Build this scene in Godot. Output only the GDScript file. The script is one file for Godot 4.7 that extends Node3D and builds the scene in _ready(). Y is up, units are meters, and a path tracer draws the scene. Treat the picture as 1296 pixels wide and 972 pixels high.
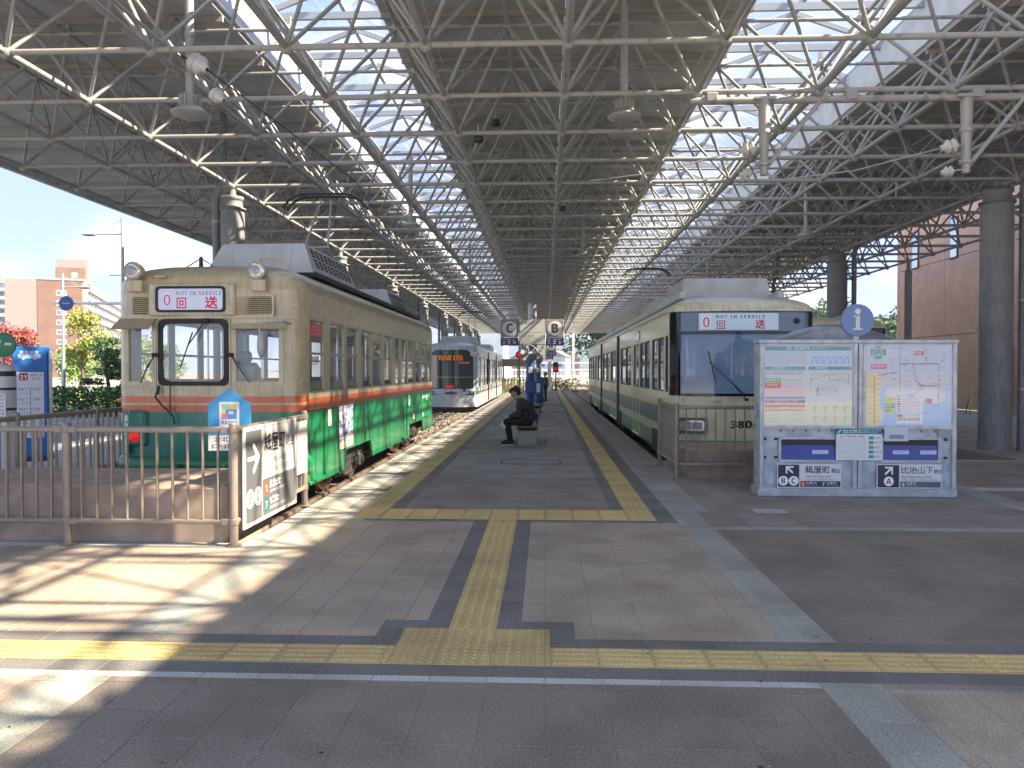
extends Node3D
# A covered tram terminus: x right, y up, the platforms run towards -z. Platform level is y = 0, rail level y = -0.3.

const RAIL := -0.3
const CHORD_X := [-9.9, -8.22, -6.56, -4.75, -3.1, -1.42, 0.265, 2.1, 3.77, 5.6, 7.5, 9.5, 11.15, 12.85]
const LOW_Y := 5.47
const TOP_Y := 6.82
const PITCH := 1.72
const ROWS := 48
const ROW0 := 1.05

var M := {}
var counts := {}
var rng := RandomNumberGenerator.new()
var font_cache := {}


# ---------------------------------------------------------------- mesh builder
class MB:
	var v := PackedVector3Array()
	var n := PackedVector3Array()
	var t := PackedVector2Array()
	var c := PackedColorArray()
	var idx := PackedInt32Array()
	var tint := Color.WHITE

	func vert(p: Vector3, nn: Vector3, u := Vector2.ZERO) -> int:
		v.append(p); n.append(nn); t.append(u); c.append(tint)
		return v.size() - 1

	func poly(p: Array, nn := Vector3.ZERO, uv: Array = []) -> void:   # counter-clockwise seen from outside
		if nn == Vector3.ZERO:
			for k in range(1, p.size() - 1):
				nn = (p[k] - p[0]).cross(p[k + 1] - p[0])
				if nn.length() > 1e-12:
					break
			nn = nn.normalized()
		var at := v.size()
		for k in p.size():
			vert(p[k], nn, uv[k] if uv.size() else Vector2.ZERO)
		for k in range(1, p.size() - 1):
			idx.append_array([at, at + k + 1, at + k])

	func conv(p: Array, centre: Vector3) -> void:       # a face turned away from the centre
		var mid := Vector3.ZERO
		for q in p: mid += q
		mid /= p.size()
		var nn: Vector3 = (p[1] - p[0]).cross(p[2] - p[0])
		if nn.dot(mid - centre) < 0: p.reverse()
		poly(p)

	func box(ce: Vector3, s: Vector3, b := Basis.IDENTITY) -> void:
		cbox(ce, s, 0.0, b)

	func cbox(ce: Vector3, s: Vector3, bev := 0.01, b := Basis.IDENTITY) -> void:
		var h := s / 2.0
		if bev <= 0.0:
			for a in 3:
				for sg in [-1.0, 1.0]:
					var q := []
					for w in [[-1, -1], [1, -1], [1, 1], [-1, 1]]:
						var p := Vector3.ZERO
						p[a] = sg * h[a]; p[(a + 1) % 3] = w[0] * h[(a + 1) % 3]; p[(a + 2) % 3] = w[1] * h[(a + 2) % 3]
						q.append(ce + b * p)
					conv(q, ce)
			return
		bev = minf(bev, minf(h.x, minf(h.y, h.z)) * 0.95)
		var corner := func(sx: float, sy: float, sz: float, a: int) -> Vector3:
			var p := Vector3(sx * (h.x - bev), sy * (h.y - bev), sz * (h.z - bev))
			p[a] += [sx, sy, sz][a] * bev
			return ce + b * p
		for a in 3:
			var a1 := (a + 1) % 3
			var a2 := (a + 2) % 3
			for sg in [-1.0, 1.0]:
				var q := []
				for w in [[-1, -1], [1, -1], [1, 1], [-1, 1]]:
					var s3 := [0.0, 0.0, 0.0]
					s3[a] = sg; s3[a1] = w[0]; s3[a2] = w[1]
					q.append(corner.call(s3[0], s3[1], s3[2], a))
				conv(q, ce)
			for s1 in [-1.0, 1.0]:
				for s2 in [-1.0, 1.0]:
					var q := []
					for w in [[-1, a1], [1, a1], [1, a2], [-1, a2]]:
						var s3 := [0.0, 0.0, 0.0]
						s3[a] = w[0]; s3[a1] = s1; s3[a2] = s2
						q.append(corner.call(s3[0], s3[1], s3[2], w[1]))
					conv(q, ce)
		for sx in [-1.0, 1.0]:
			for sy in [-1.0, 1.0]:
				for sz in [-1.0, 1.0]:
					conv([corner.call(sx, sy, sz, 0), corner.call(sx, sy, sz, 1), corner.call(sx, sy, sz, 2)], ce)

	func tube(p: Vector3, q: Vector3, r0: float, r1 := -1.0, seg := 8, caps := true) -> void:
		if r1 < 0: r1 = r0
		var d := (q - p).normalized()
		var x := d.cross(Vector3.UP if absf(d.y) < 0.9 else Vector3.RIGHT).normalized()
		var y := d.cross(x)
		var at := v.size()
		for k in seg + 1:
			var w := TAU * k / seg
			var o := x * cos(w) + y * sin(w)
			vert(p + o * r0, o, Vector2(float(k) / seg, 0)); vert(q + o * r1, o, Vector2(float(k) / seg, 1))
		for k in seg:
			var i := at + 2 * k
			idx.append_array([i, i + 1, i + 2, i + 1, i + 3, i + 2])
		if caps:
			var a := []
			var e := []
			for k in seg:
				var w := TAU * k / seg
				var o := x * cos(w) + y * sin(w)
				a.append(p + o * r0); e.append(q + o * r1)
			a.reverse()
			if r0 > 0.0005: poly(a, -d)
			if r1 > 0.0005: poly(e, d)

	func path(pts: Array, r: float, seg := 6) -> void:
		for k in pts.size() - 1:
			tube(pts[k], pts[k + 1], r, r, seg, k == 0 or k == pts.size() - 2)

	# rings of equal length; out = +1 / -1 picks which way the surface faces
	func loft(rings: Array, closed: bool, out := 1.0, uvs := false) -> void:
		var m: int = rings[0].size()
		var at := v.size()
		for i in rings.size():
			for j in m:
				var a: Vector3 = rings[maxi(i - 1, 0)][j]
				var b: Vector3 = rings[mini(i + 1, rings.size() - 1)][j]
				var j0 := (j - 1 + m) % m if closed else maxi(j - 1, 0)
				var j1 := (j + 1) % m if closed else mini(j + 1, m - 1)
				var du: Vector3 = rings[i][j1] - rings[i][j0]
				if du.length() < 1e-6:
					var i2 := mini(i + 1, rings.size() - 1) if i < rings.size() / 2.0 else maxi(i - 1, 0)
					du = rings[i2][j1] - rings[i2][j0]
				var nn := du.cross(b - a)
				vert(rings[i][j], (nn.normalized() if nn.length() > 1e-12 else Vector3.UP) * out, Vector2(float(j) / (m - 1), float(i) / (rings.size() - 1)) if uvs else Vector2.ZERO)
		for i in rings.size() - 1:
			for j in (m if closed else m - 1):
				var j1 := (j + 1) % m
				var p := at + i * m + j
				var q := at + i * m + j1
				if out > 0: idx.append_array([p, p + m, q, q, p + m, q + m])
				else: idx.append_array([p, q, p + m, q, q + m, p + m])

	func lathe(base: Vector3, prof: Array, seg := 16, b := Basis.IDENTITY) -> void:   # prof: (radius, height) from bottom to top
		var rings := []
		for pr in prof:
			var ring := PackedVector3Array()
			for k in seg:
				var w := TAU * k / seg
				ring.append(base + b * Vector3(cos(w) * pr.x, pr.y, -sin(w) * pr.x))
			rings.append(ring)
		loft(rings, true, 1.0)

	func ball(ce: Vector3, r: Vector3, seg := 10) -> void:
		var rings := []
		for i in seg / 2 + 1:
			var ph := -PI / 2 + PI * i / (seg / 2)
			var ring := PackedVector3Array()
			for k in seg:
				ring.append(ce + Vector3(cos(TAU * k / seg) * cos(ph) * r.x, sin(ph) * r.y, -sin(TAU * k / seg) * cos(ph) * r.z))
			rings.append(ring)
		loft(rings, true, 1.0)

	# a wall that follows the plan line pts (x, z) from y0 to y1, th thick inwards
	func ribbon(pts: Array, y0: float, y1: float, th: float, mid: Vector2, lift := 0.0) -> void:
		var o := []
		var norms := []
		for k in pts.size():
			var d: Vector2 = pts[mini(k + 1, pts.size() - 1)] - pts[maxi(k - 1, 0)]
			var nn := Vector2(d.y, -d.x).normalized()
			if nn.dot(pts[k] - mid) < 0: nn = -nn
			norms.append(nn)
			o.append(pts[k] + nn * lift)
		var low := []
		var face := func(a: Vector2, b: Vector2, ya: float, yb: float, na: Vector2, nb: Vector2) -> void:
			var p0 := Vector3(a.x, ya, a.y); var p1 := Vector3(b.x, ya, b.y); var p2 := Vector3(b.x, yb, b.y); var p3 := Vector3(a.x, yb, a.y)
			var n0 := Vector3(na.x, 0, na.y); var n1 := Vector3(nb.x, 0, nb.y)
			var at := v.size()
			vert(p0, n0); vert(p1, n1); vert(p2, n1); vert(p3, n0)
			if (p1 - p0).cross(p2 - p0).dot(n0 + n1) > 0: idx.append_array([at, at + 2, at + 1, at, at + 3, at + 2])
			else: idx.append_array([at, at + 1, at + 2, at, at + 2, at + 3])
		for k in pts.size() - 1:
			face.call(o[k], o[k + 1], y0, y1, norms[k], norms[k + 1])
			if th > 0:
				var a: Vector2 = o[k] - norms[k] * th
				var b: Vector2 = o[k + 1] - norms[k + 1] * th
				face.call(a, b, y0, y1, -norms[k], -norms[k + 1])
				var up := [Vector3(o[k].x, y1, o[k].y), Vector3(o[k + 1].x, y1, o[k + 1].y), Vector3(b.x, y1, b.y), Vector3(a.x, y1, a.y)]
				if (up[1] - up[0]).cross(up[2] - up[0]).y < 0: up.reverse()
				poly(up)
				var dn := [Vector3(o[k].x, y0, o[k].y), Vector3(o[k + 1].x, y0, o[k + 1].y), Vector3(b.x, y0, b.y), Vector3(a.x, y0, a.y)]
				if (dn[1] - dn[0]).cross(dn[2] - dn[0]).y > 0: dn.reverse()
				poly(dn)
		if th > 0:
			for k in [0, pts.size() - 1]:
				var other: int = 1 if k == 0 else pts.size() - 2
				var a: Vector2 = o[k]
				var b: Vector2 = o[k] - norms[k] * th
				var away: Vector2 = (o[k] - o[other])
				var q := [Vector3(a.x, y0, a.y), Vector3(b.x, y0, b.y), Vector3(b.x, y1, b.y), Vector3(a.x, y1, a.y)]
				if (q[1] - q[0]).cross(q[2] - q[0]).dot(Vector3(away.x, 0, away.y)) < 0: q.reverse()
				poly(q)

	# an extruded outline: points in the plane of x-axis ex and y-axis ey, depth along ex x ey
	func slab(pts: Array, o: Vector3, ex: Vector3, ey: Vector3, depth: float) -> void:
		var flat := PackedVector2Array(pts)
		if _area(flat) < 0: flat.reverse()
		var ez := ex.cross(ey).normalized()
		var tri := Geometry2D.triangulate_polygon(flat)
		for side in [0, 1]:
			var at := v.size()
			for q in flat: vert(o + ex * q.x + ey * q.y + ez * (depth if side else 0.0), ez if side else -ez, q)
			for k in range(0, tri.size(), 3):
				var a := tri[k]; var b := tri[k + 1]; var d := tri[k + 2]
				var ccw := (flat[b] - flat[a]).cross(flat[d] - flat[a]) > 0
				if ccw != (side == 1): idx.append_array([at + a, at + b, at + d])
				else: idx.append_array([at + a, at + d, at + b])
		for k in flat.size():
			var a := flat[k]; var b := flat[(k + 1) % flat.size()]
			var pa := o + ex * a.x + ey * a.y; var pb := o + ex * b.x + ey * b.y
			poly([pa, pb, pb + ez * depth, pa + ez * depth])

	func _area(f: PackedVector2Array) -> float:
		var s := 0.0
		for k in f.size(): s += f[k].cross(f[(k + 1) % f.size()])
		return s

	func mesh() -> ArrayMesh:
		var a := []
		a.resize(Mesh.ARRAY_MAX)
		a[Mesh.ARRAY_VERTEX] = v; a[Mesh.ARRAY_NORMAL] = n; a[Mesh.ARRAY_TEX_UV] = t; a[Mesh.ARRAY_COLOR] = c; a[Mesh.ARRAY_INDEX] = idx
		var m := ArrayMesh.new()
		m.add_surface_from_arrays(Mesh.PRIMITIVE_TRIANGLES, a)
		return m


# ---------------------------------------------------------------- scene helpers
func numbered(called: String, parent: Node) -> String:
	var key := str(parent.get_instance_id()) + called
	var k: int = counts.get(key, 0)
	counts[key] = k + 1
	return called if k == 0 else "%s_%03d" % [called, k]


func obj(called: String, shape, material: Material, parent: Node = self, at := Vector3.ZERO) -> MeshInstance3D:
	var o := MeshInstance3D.new()
	o.name = numbered(called, parent)
	o.mesh = shape.mesh() if shape is MB else shape
	o.material_override = material
	o.position = at
	parent.add_child(o, true)
	return o


func many(called: String, shape, material: Material, places: Array, tints: Array, parent: Node) -> MultiMeshInstance3D:
	var mm := MultiMesh.new()
	mm.transform_format = MultiMesh.TRANSFORM_3D
	mm.use_colors = tints.size() > 0
	mm.mesh = shape.mesh() if shape is MB else shape
	mm.instance_count = places.size()
	for k in places.size():
		mm.set_instance_transform(k, places[k])
		if tints.size(): mm.set_instance_color(k, tints[k])
	var o := MultiMeshInstance3D.new()
	o.name = numbered(called, parent)
	o.multimesh = mm
	o.material_override = material
	o.set_meta("kind", "stuff")
	parent.add_child(o, true)
	return o


func each(called: String, shapes: Array, material: Material, parent: Node) -> void:   # alike pieces, each a part of its own
	for s in shapes: obj(called, s, material, parent)


func tag(o: Node, label: String, category: String, group := "") -> Node:
	o.set_meta("label", label); o.set_meta("category", category)
	if group: o.set_meta("group", group)
	return o


func thing(called: String, label: String, category: String, at := Vector3.ZERO, turn := 0.0, group := "") -> Node3D:
	var o := Node3D.new()
	o.name = numbered(called, self)
	add_child(o, true)
	o.position = at; o.rotation.y = turn
	tag(o, label, category, group)
	return o


func copy(o: Node3D, called: String, label: String, at: Vector3, turn := 0.0) -> Node3D:
	var r: Node3D = o.duplicate()
	r.name = numbered(called, self)
	add_child(r, true)
	r.position = at; r.rotation.y = turn
	r.set_meta("label", label)
	return r


func struct(called: String, shape, material: Material, at := Vector3.ZERO) -> MeshInstance3D:
	var o := obj(called, shape, material, self, at)
	o.set_meta("kind", "structure")
	return o


func bx(ce: Vector3, s: Vector3, bev := 0.0) -> MB:
	var m := MB.new()
	m.cbox(ce, s, bev)
	return m


func lin(r: float, g: float, b: float) -> Color:
	return Color(r, g, b).linear_to_srgb()


func noise_tex(freq: float, a: Color, b: Color, sd := 1, octaves := 4, size := 256, pos := [0.25, 0.75]) -> NoiseTexture2D:
	var fn := FastNoiseLite.new()
	fn.seed = sd; fn.frequency = freq; fn.fractal_octaves = octaves; fn.noise_type = FastNoiseLite.TYPE_SIMPLEX
	var g := Gradient.new()
	g.offsets = PackedFloat32Array(pos); g.colors = PackedColorArray([a, b])
	var t := NoiseTexture2D.new()
	t.width = size; t.height = size; t.seamless = true; t.noise = fn; t.color_ramp = g
	return t


func mat(called: String, col: Color, rough := 0.6, metal := 0.0, grain: Texture2D = null, scale := 1.0) -> StandardMaterial3D:
	var m := StandardMaterial3D.new()
	m.resource_name = called
	m.albedo_color = col; m.roughness = rough; m.metallic = metal
	if grain:
		m.albedo_texture = grain
		m.uv1_triplanar = true; m.uv1_world_triplanar = true
		m.uv1_scale = Vector3.ONE * scale
	M[called] = m
	return m


func glass(called: String, col: Color, alpha: float) -> StandardMaterial3D:
	var m := mat(called, col, 0.03)
	m.albedo_color.a = alpha
	m.transparency = BaseMaterial3D.TRANSPARENCY_ALPHA
	m.metallic_specular = 0.6
	return m


func glow(called: String, col: Color, energy: float) -> StandardMaterial3D:
	var m := mat(called, col, 0.4)
	m.emission_enabled = true; m.emission = col; m.emission_energy_multiplier = energy
	return m


# ---------------------------------------------------------------- flat print
const KANJI := {
	"回": "1,1 9,1 9,9.5 1,9.5 1,1;3.5,3.5 6.5,3.5 6.5,7 3.5,7 3.5,3.5",
	"送": "4.5,.5 5.5,2;8,.5 7,2;3.8,2.3 9.3,2.3;3.5,4.3 9.6,4.3;6.5,2.3 6.4,4.3 5.5,6.3 3.8,7.8;6.5,4.5 7.5,6.3 9.5,7.5;1,1 2,2.2;.5,4 2.3,4 2.3,7 .6,8.8;2.3,7.3 3.8,8.9 9.8,9.3",
	"紙": "2.5,.5 1,2.5 2.8,3.2;3.8,2.2 1,5 4.2,4.6;2.5,5 2.5,9.5;1.3,6.5 .6,8.5;3.6,6.3 4.3,8;9,1 5.2,2;5.5,2 5.5,9 7.5,7.8;5.5,4.6 9.5,4.3;7.2,1.5 7.6,5.5 8.8,8.6 9.7,9.3 9.8,7.5",
	"屋": "1.5,1 9,1 9,3 1.5,3;1.5,1 1.5,5.5 .5,9.5;3,4.3 9.3,4.3;5,4.5 3.8,6 8,5.9;7,5 8.8,6.5;3.3,7.6 8.8,7.6;6,6.2 6,9.4;2.3,9.4 9.7,9.4",
	"町": ".8,1.5 4.8,1.5 4.8,8.3 .8,8.3 .8,1.5;2.8,1.5 2.8,8.3;.8,4.9 4.8,4.9;5.5,1.8 9.8,1.8;7.8,1.8 7.8,9.3 6.3,8.8",
	"経": "2.5,.5 1,2.5 2.8,3.2;3.8,2.2 1,5 4.2,4.6;2.5,5 2.5,9.5;1.3,6.5 .6,8.5;3.6,6.3 4.3,8;5,1 9,1 7.5,3.2 5,4.8;5.8,2 7.5,3.4 9.7,4.6;5.5,6.2 9.2,6.2;7.4,4.8 7.4,9.3;4.8,9.3 9.8,9.3",
	"由": "1.2,3 8.8,3 8.8,9.3 1.2,9.3 1.2,3;5,.5 5,9.3;1.2,6.2 8.8,6.2",
	"比": "1,.8 1,9 4.3,7.6;1,4 4.4,4;5.8,.6 5.8,9.2 9.5,9.2 9.6,7;9.4,2.5 5.8,4.6",
	"治": "1.2,.8 2.6,2.2;.6,3.4 2,4.7;.6,9.4 2.8,6;6.3,.6 4.2,4.2 9,3.8;7.8,2.2 9.6,4.8;4.3,5.8 9,5.8 9,9.3 4.3,9.3 4.3,5.8",
	"山": "5,.8 5,9;1,3.6 1,9 9,9;9,3.4 9,9.5",
	"下": ".6,1.2 9.5,1.2;4.8,1.2 4.8,9.6;5.2,3.8 8.3,5.8",
	"広": "5,.3 5,1.6;1.5,1.7 9.5,1.7;1.6,1.7 1.5,6 .5,9.5;5.4,3 3.6,9 8.8,8.6;7.4,6 9.5,9.6",
	"島": "5,.2 4,1.2;2.2,1.2 7.8,1.2 7.8,3.8 2.2,3.8;2.2,2.5 7.8,2.5;2.2,1.2 2.2,5.2 9.4,5.2;2.2,6.6 9.2,6.6 8.9,9.6 7.6,9.3;4.4,6.9 4.4,9;1.4,7.2 1.4,9.2 7,9.2",
	"電": "2,.8 8,.8;5,.8 5,3.8;1,3.8 1,2.2 9,2.2 9,3.6;2.5,3 4,3;6,3 7.5,3;2,5 8,5 8,8 2,8 2,5;2,6.5 8,6.5;5,5 5,9.4 9.4,9.4 9.4,8.4",
	"車": "1,1.5 9,1.5;2,3 8,3 8,6.5 2,6.5 2,3;2,4.8 8,4.8;5,.4 5,9.7;.6,8 9.4,8",
	"乗": "7.5,.6 2.5,1.4;.8,2.7 9.2,2.7;1.2,5 8.8,5;3,2.7 3,6.6;7,2.7 7,6.6;.8,6.6 9.2,6.6;5,1 5,9.8;4.8,6.6 .6,9.5;5.2,6.6 9.4,9.5",
	"降": "1,.8 1,9.6;1,.8 3.8,.8 2.6,3.6 3.8,5.2 3.2,6.6 2,6.4;6.3,.5 4.5,3;5.8,1.6 8.8,1.6 6.8,3.8 4.5,5;6,2.4 9.6,4.8;4.8,6 9,6;4.5,7.9 9.7,7.9;7.2,5 7.2,9.8;5.4,6 5.4,7.9",
	"者": "1.5,2 7.6,2;4.6,.4 4.6,3.8;.6,3.9 9.4,3.9;8.8,1 1,6.6;3,5.4 8,5.4 8,9.4 3,9.4 3,5.4;3,7.3 8,7.3",
	"優": "2.5,.5 .6,4;1.7,2.6 1.7,9.7;3.4,.8 9.6,.8;4.4,1.8 8.6,1.8 8.6,4 4.4,4 4.4,1.8;4.4,2.9 8.6,2.9;3.2,5.8 3.2,4.8 9.7,4.8 9.7,5.8;6,5.2 4.6,7;6,5.8 8,5.6;5.4,7.2 8.4,7.2 6,9 3.4,9.8;5.4,8 9.6,9.8",
	"先": "3,1.2 1.6,4;2.4,2.6 8.4,2.6;5,.5 5,5;.6,5 9.4,5;3.8,5 3.2,7.6 .8,9.6;6.3,5 6.3,9.3 9.4,9.3 9.5,7.6",
	"行": "3.4,.6 .8,3;3.6,3 .6,6;2.4,4.6 2.4,9.6;4.8,1.6 9.2,1.6;4.4,4.2 9.8,4.2;7.6,4.2 7.6,9.3 6.2,9",
	"線": "2.5,.5 1,2.5 2.8,3.2;3.8,2.2 1,5 4.2,4.6;2.5,5 2.5,9.5;1.3,6.5 .6,8.5;3.6,6.3 4.3,8;7,.2 6.2,1.2;5.2,1.4 8.8,1.4 8.8,4.4 5.2,4.4 5.2,1.4;5.2,2.9 8.8,2.9;7,4.4 7,9.4 6,9;5,6 6.4,6 5,8.6;9,5.2 7.4,6.6 9.6,9"
}


func canvas(w: int, h: int, col: Color) -> Image:
	var im := Image.create(w, h, false, Image.FORMAT_RGBA8)
	im.fill(col)
	return im


func fill(im: Image, x: float, y: float, w: float, h: float, col: Color) -> void:
	im.fill_rect(Rect2i(int(x), int(y), maxi(1, int(w)), maxi(1, int(h))), col)


func stroke(im: Image, a: Vector2, b: Vector2, w: float, col: Color) -> void:
	var l := a.distance_to(b)
	var st := maxf(1.0, w * 0.35)
	for k in int(l / st) + 1:
		var p := a.lerp(b, minf(1.0, k * st / maxf(l, 0.001)))
		im.fill_rect(Rect2i(roundi(p.x - w / 2), roundi(p.y - w / 2), maxi(1, roundi(w)), maxi(1, roundi(w))), col)
	im.fill_rect(Rect2i(roundi(b.x - w / 2), roundi(b.y - w / 2), maxi(1, roundi(w)), maxi(1, roundi(w))), col)


func disc(im: Image, ce: Vector2, r: float, col: Color) -> void:
	for y in range(int(ce.y - r), int(ce.y + r) + 1):
		var d := r * r - (y - ce.y) * (y - ce.y)
		if d > 0: fill(im, ce.x - sqrt(d), y, 2 * sqrt(d), 1, col)


func kanji(im: Image, text: String, x: float, y: float, size: float, col: Color, weight := 0.1, down := false, squash := 1.0) -> void:
	for ch in text:
		if KANJI.has(ch):
			for part in String(KANJI[ch]).split(";"):
				var last := Vector2.INF
				for pair in part.split(" ", false):
					var xy := pair.split(",")
					var p := Vector2(x + float(xy[0]) * size * squash / 10.0, y + float(xy[1]) * size / 10.0)
					if last != Vector2.INF: stroke(im, last, p, maxf(1.0, size * weight), col)
					last = p
		if down: y += size * 1.12
		else: x += size * 1.08 * squash


func text_face(bold: bool) -> RID:
	if not font_cache.has(bold):
		var f := SystemFont.new()
		f.font_names = PackedStringArray(["Droid Sans"]); f.font_weight = 700 if bold else 400
		font_cache[bold] = [f, f.get_rids()[0]]
	return font_cache[bold][1]


func text(im: Image, s: String, x: float, y: float, size: int, col: Color, bold := true, spacing := 0.0) -> float:   # y is the baseline
	var ts := TextServerManager.get_primary_interface()
	var rid := text_face(bold)
	for ch in s:
		var gi := ts.font_get_glyph_index(rid, size, ch.unicode_at(0), 0)
		ts.font_render_glyph(rid, Vector2i(size, 0), gi)
		var r := ts.font_get_glyph_uv_rect(rid, Vector2i(size, 0), gi)
		var off := ts.font_get_glyph_offset(rid, Vector2i(size, 0), gi)
		if r.size.x > 0:
			var g := ts.font_get_texture_image(rid, Vector2i(size, 0), ts.font_get_glyph_texture_idx(rid, Vector2i(size, 0), gi)).get_region(Rect2i(r))
			g.convert(Image.FORMAT_RGBA8)
			var src := canvas(g.get_width(), g.get_height(), col)
			for yy in g.get_height():
				for xx in g.get_width():
					src.set_pixel(xx, yy, Color(col.r, col.g, col.b, g.get_pixel(xx, yy).a))
			im.blend_rect(src, Rect2i(Vector2i.ZERO, src.get_size()), Vector2i(int(x + off.x), int(y + off.y)))
		x += ts.font_get_glyph_advance(rid, size, gi).x + spacing
	return x


func scribble(im: Image, x: float, y: float, w: float, h: float, col: Color) -> void:   # a line of print too small to read
	var at := x
	while at < x + w - h * 0.6:
		var cw := h * rng.randf_range(0.6, 0.95)
		fill(im, at, y + h * rng.randf_range(0.0, 0.3), cw, maxf(1, h * 0.16), col)
		fill(im, at + cw * rng.randf_range(0.1, 0.8), y, maxf(1, h * 0.15), h, col)
		fill(im, at + cw * 0.05, y + h * rng.randf_range(0.5, 0.85), cw * 0.9, maxf(1, h * 0.16), col)
		at += cw * 1.2 if rng.randf() > 0.12 else cw * 1.9


func print_mat(called: String, im: Image, rough := 0.35, lit := 0.0) -> StandardMaterial3D:
	var m := mat(called, Color.WHITE, rough)
	im.generate_mipmaps()
	m.albedo_texture = ImageTexture.create_from_image(im)
	m.texture_repeat = false
	if lit > 0:
		m.emission_enabled = true; m.emission = Color.BLACK; m.emission_texture = m.albedo_texture; m.emission_energy_multiplier = lit
	return m


func plate(o: Vector3, ex: Vector3, ey: Vector3, depth := 0.0) -> MB:   # a printed sheet: o is its lower left corner
	var m := MB.new()
	var ez := ex.cross(ey).normalized()
	m.poly([o, o + ex, o + ex + ey, o + ey], Vector3.ZERO, [Vector2(0, 1), Vector2(1, 1), Vector2(1, 0), Vector2(0, 0)])
	if depth > 0:
		var b := -ez * depth
		m.poly([o + b, o + ey + b, o + ex + ey + b, o + ex + b])
		m.poly([o, o + b, o + ex + b, o + ex]); m.poly([o + ey, o + ex + ey, o + ex + ey + b, o + ey + b])
		m.poly([o, o + ey, o + ey + b, o + b]); m.poly([o + ex, o + ex + b, o + ex + ey + b, o + ex + ey])
	return m


func round_rect(w: float, h: float, r: float, seg := 4) -> Array:
	var p := []
	for c in [[1, 1, 0.0], [-1, 1, 0.5], [-1, -1, 1.0], [1, -1, 1.5]]:
		for k in seg + 1:
			var a: float = PI * (c[2] + 0.5 * k / seg)
			p.append(Vector2(c[0] * (w / 2 - r) + cos(a) * r, c[1] * (h / 2 - r) + sin(a) * r))
	return p


func circle(r: float, seg := 24) -> Array:
	var p := []
	for k in seg: p.append(Vector2(cos(TAU * k / seg), sin(TAU * k / seg)) * r)
	return p


func ring(outer: Array, inner: Array, o: Vector3, ex: Vector3, ey: Vector3, depth: float) -> MB:   # a frame between two outlines of equal length
	var m := MB.new()
	var ez := ex.cross(ey).normalized()
	var k := outer.size()
	for i in k:
		var j := (i + 1) % k
		var P := func(q: Vector2, d: float) -> Vector3: return o + ex * q.x + ey * q.y + ez * d
		m.poly([P.call(outer[i], depth), P.call(outer[j], depth), P.call(inner[j], depth), P.call(inner[i], depth)])
		m.poly([P.call(outer[i], 0.0), P.call(inner[i], 0.0), P.call(inner[j], 0.0), P.call(outer[j], 0.0)])
		m.poly([P.call(outer[i], 0.0), P.call(outer[j], 0.0), P.call(outer[j], depth), P.call(outer[i], depth)])
		m.poly([P.call(inner[j], 0.0), P.call(inner[i], 0.0), P.call(inner[i], depth), P.call(inner[j], depth)])
	return m


func text3d(s: String, size: float, depth := 0.004, bold := true) -> TextMesh:
	var t := TextMesh.new()
	var f := SystemFont.new()
	f.font_names = PackedStringArray(["Droid Sans"]); f.font_weight = 700 if bold else 400
	t.font = f; t.text = s; t.font_size = 64; t.pixel_size = size / 64.0; t.depth = depth; t.curve_step = 2.0
	return t


# ---------------------------------------------------------------- camera, sky, sun
func view_and_light() -> void:
	var cam := Camera3D.new()
	cam.name = "camera"
	cam.fov = rad_to_deg(2.0 * atan(486.0 / 985.0))
	cam.near = 0.05; cam.far = 6000.0
	cam.position = Vector3(0, 1.6, 0)
	cam.rotation = Vector3(deg_to_rad(-0.988), deg_to_rad(2.4416), 0)
	add_child(cam)
	var e := Environment.new()
	e.background_mode = Environment.BG_SKY
	var sky := Sky.new()
	var pano := PanoramaSkyMaterial.new()
	pano.panorama = ImageTexture.create_from_image(sky_image())
	sky.sky_material = pano
	e.sky = sky
	e.background_energy_multiplier = 1.0
	e.tonemap_mode = Environment.TONE_MAPPER_LINEAR
	e.tonemap_exposure = 6.8
	e.sdfgi_enabled = true; e.ssao_enabled = true; e.ssil_enabled = true
	e.fog_enabled = true; e.fog_density = 0.0006; e.fog_light_color = Color(0.80, 0.88, 1.0)
	var w := WorldEnvironment.new()
	w.name = "environment"; w.environment = e
	add_child(w)
	var sun := DirectionalLight3D.new()
	sun.name = "sun"
	sun.light_energy = 1.05; sun.light_color = Color(1.0, 0.92, 0.80); sun.light_angular_distance = 0.8; sun.shadow_enabled = true
	sun.basis = Basis.looking_at(Vector3(-1.07, -1.0, -0.2).normalized(), Vector3.UP)
	add_child(sun)


func sky_image() -> Image:
	var w := 768
	var h := 384
	var im := Image.create(w, h, false, Image.FORMAT_RGBF)
	var big := FastNoiseLite.new(); big.seed = 11; big.frequency = 1.0; big.fractal_octaves = 5; big.fractal_gain = 0.52
	for y in h:
		var el := PI * (0.5 - (y + 0.5) / h)
		for x in w:
			var az := TAU * (x + 0.5) / w
			var d := Vector3(cos(el) * sin(az), sin(el), cos(el) * cos(az))
			var up := maxf(d.y, 0.0)
			var c := Color(0.45, 0.53, 0.86).lerp(Color(0.20, 0.37, 0.80), pow(up, 0.55))
			var q := Vector3(d.x, 0, d.z) / (up + 0.22) * 1.1
			var f := big.get_noise_3d(q.x, 0.4, q.z) * 0.5 + 0.5
			var cover := smoothstep(0.46, 0.74, f)
			c = c.lerp(Color(0.98, 0.99, 1.02).lerp(Color(0.66, 0.71, 0.82), smoothstep(0.62, 0.85, f)), cover * 0.92)
			im.set_pixel(x, y, c * 0.27)
	return im


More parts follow.
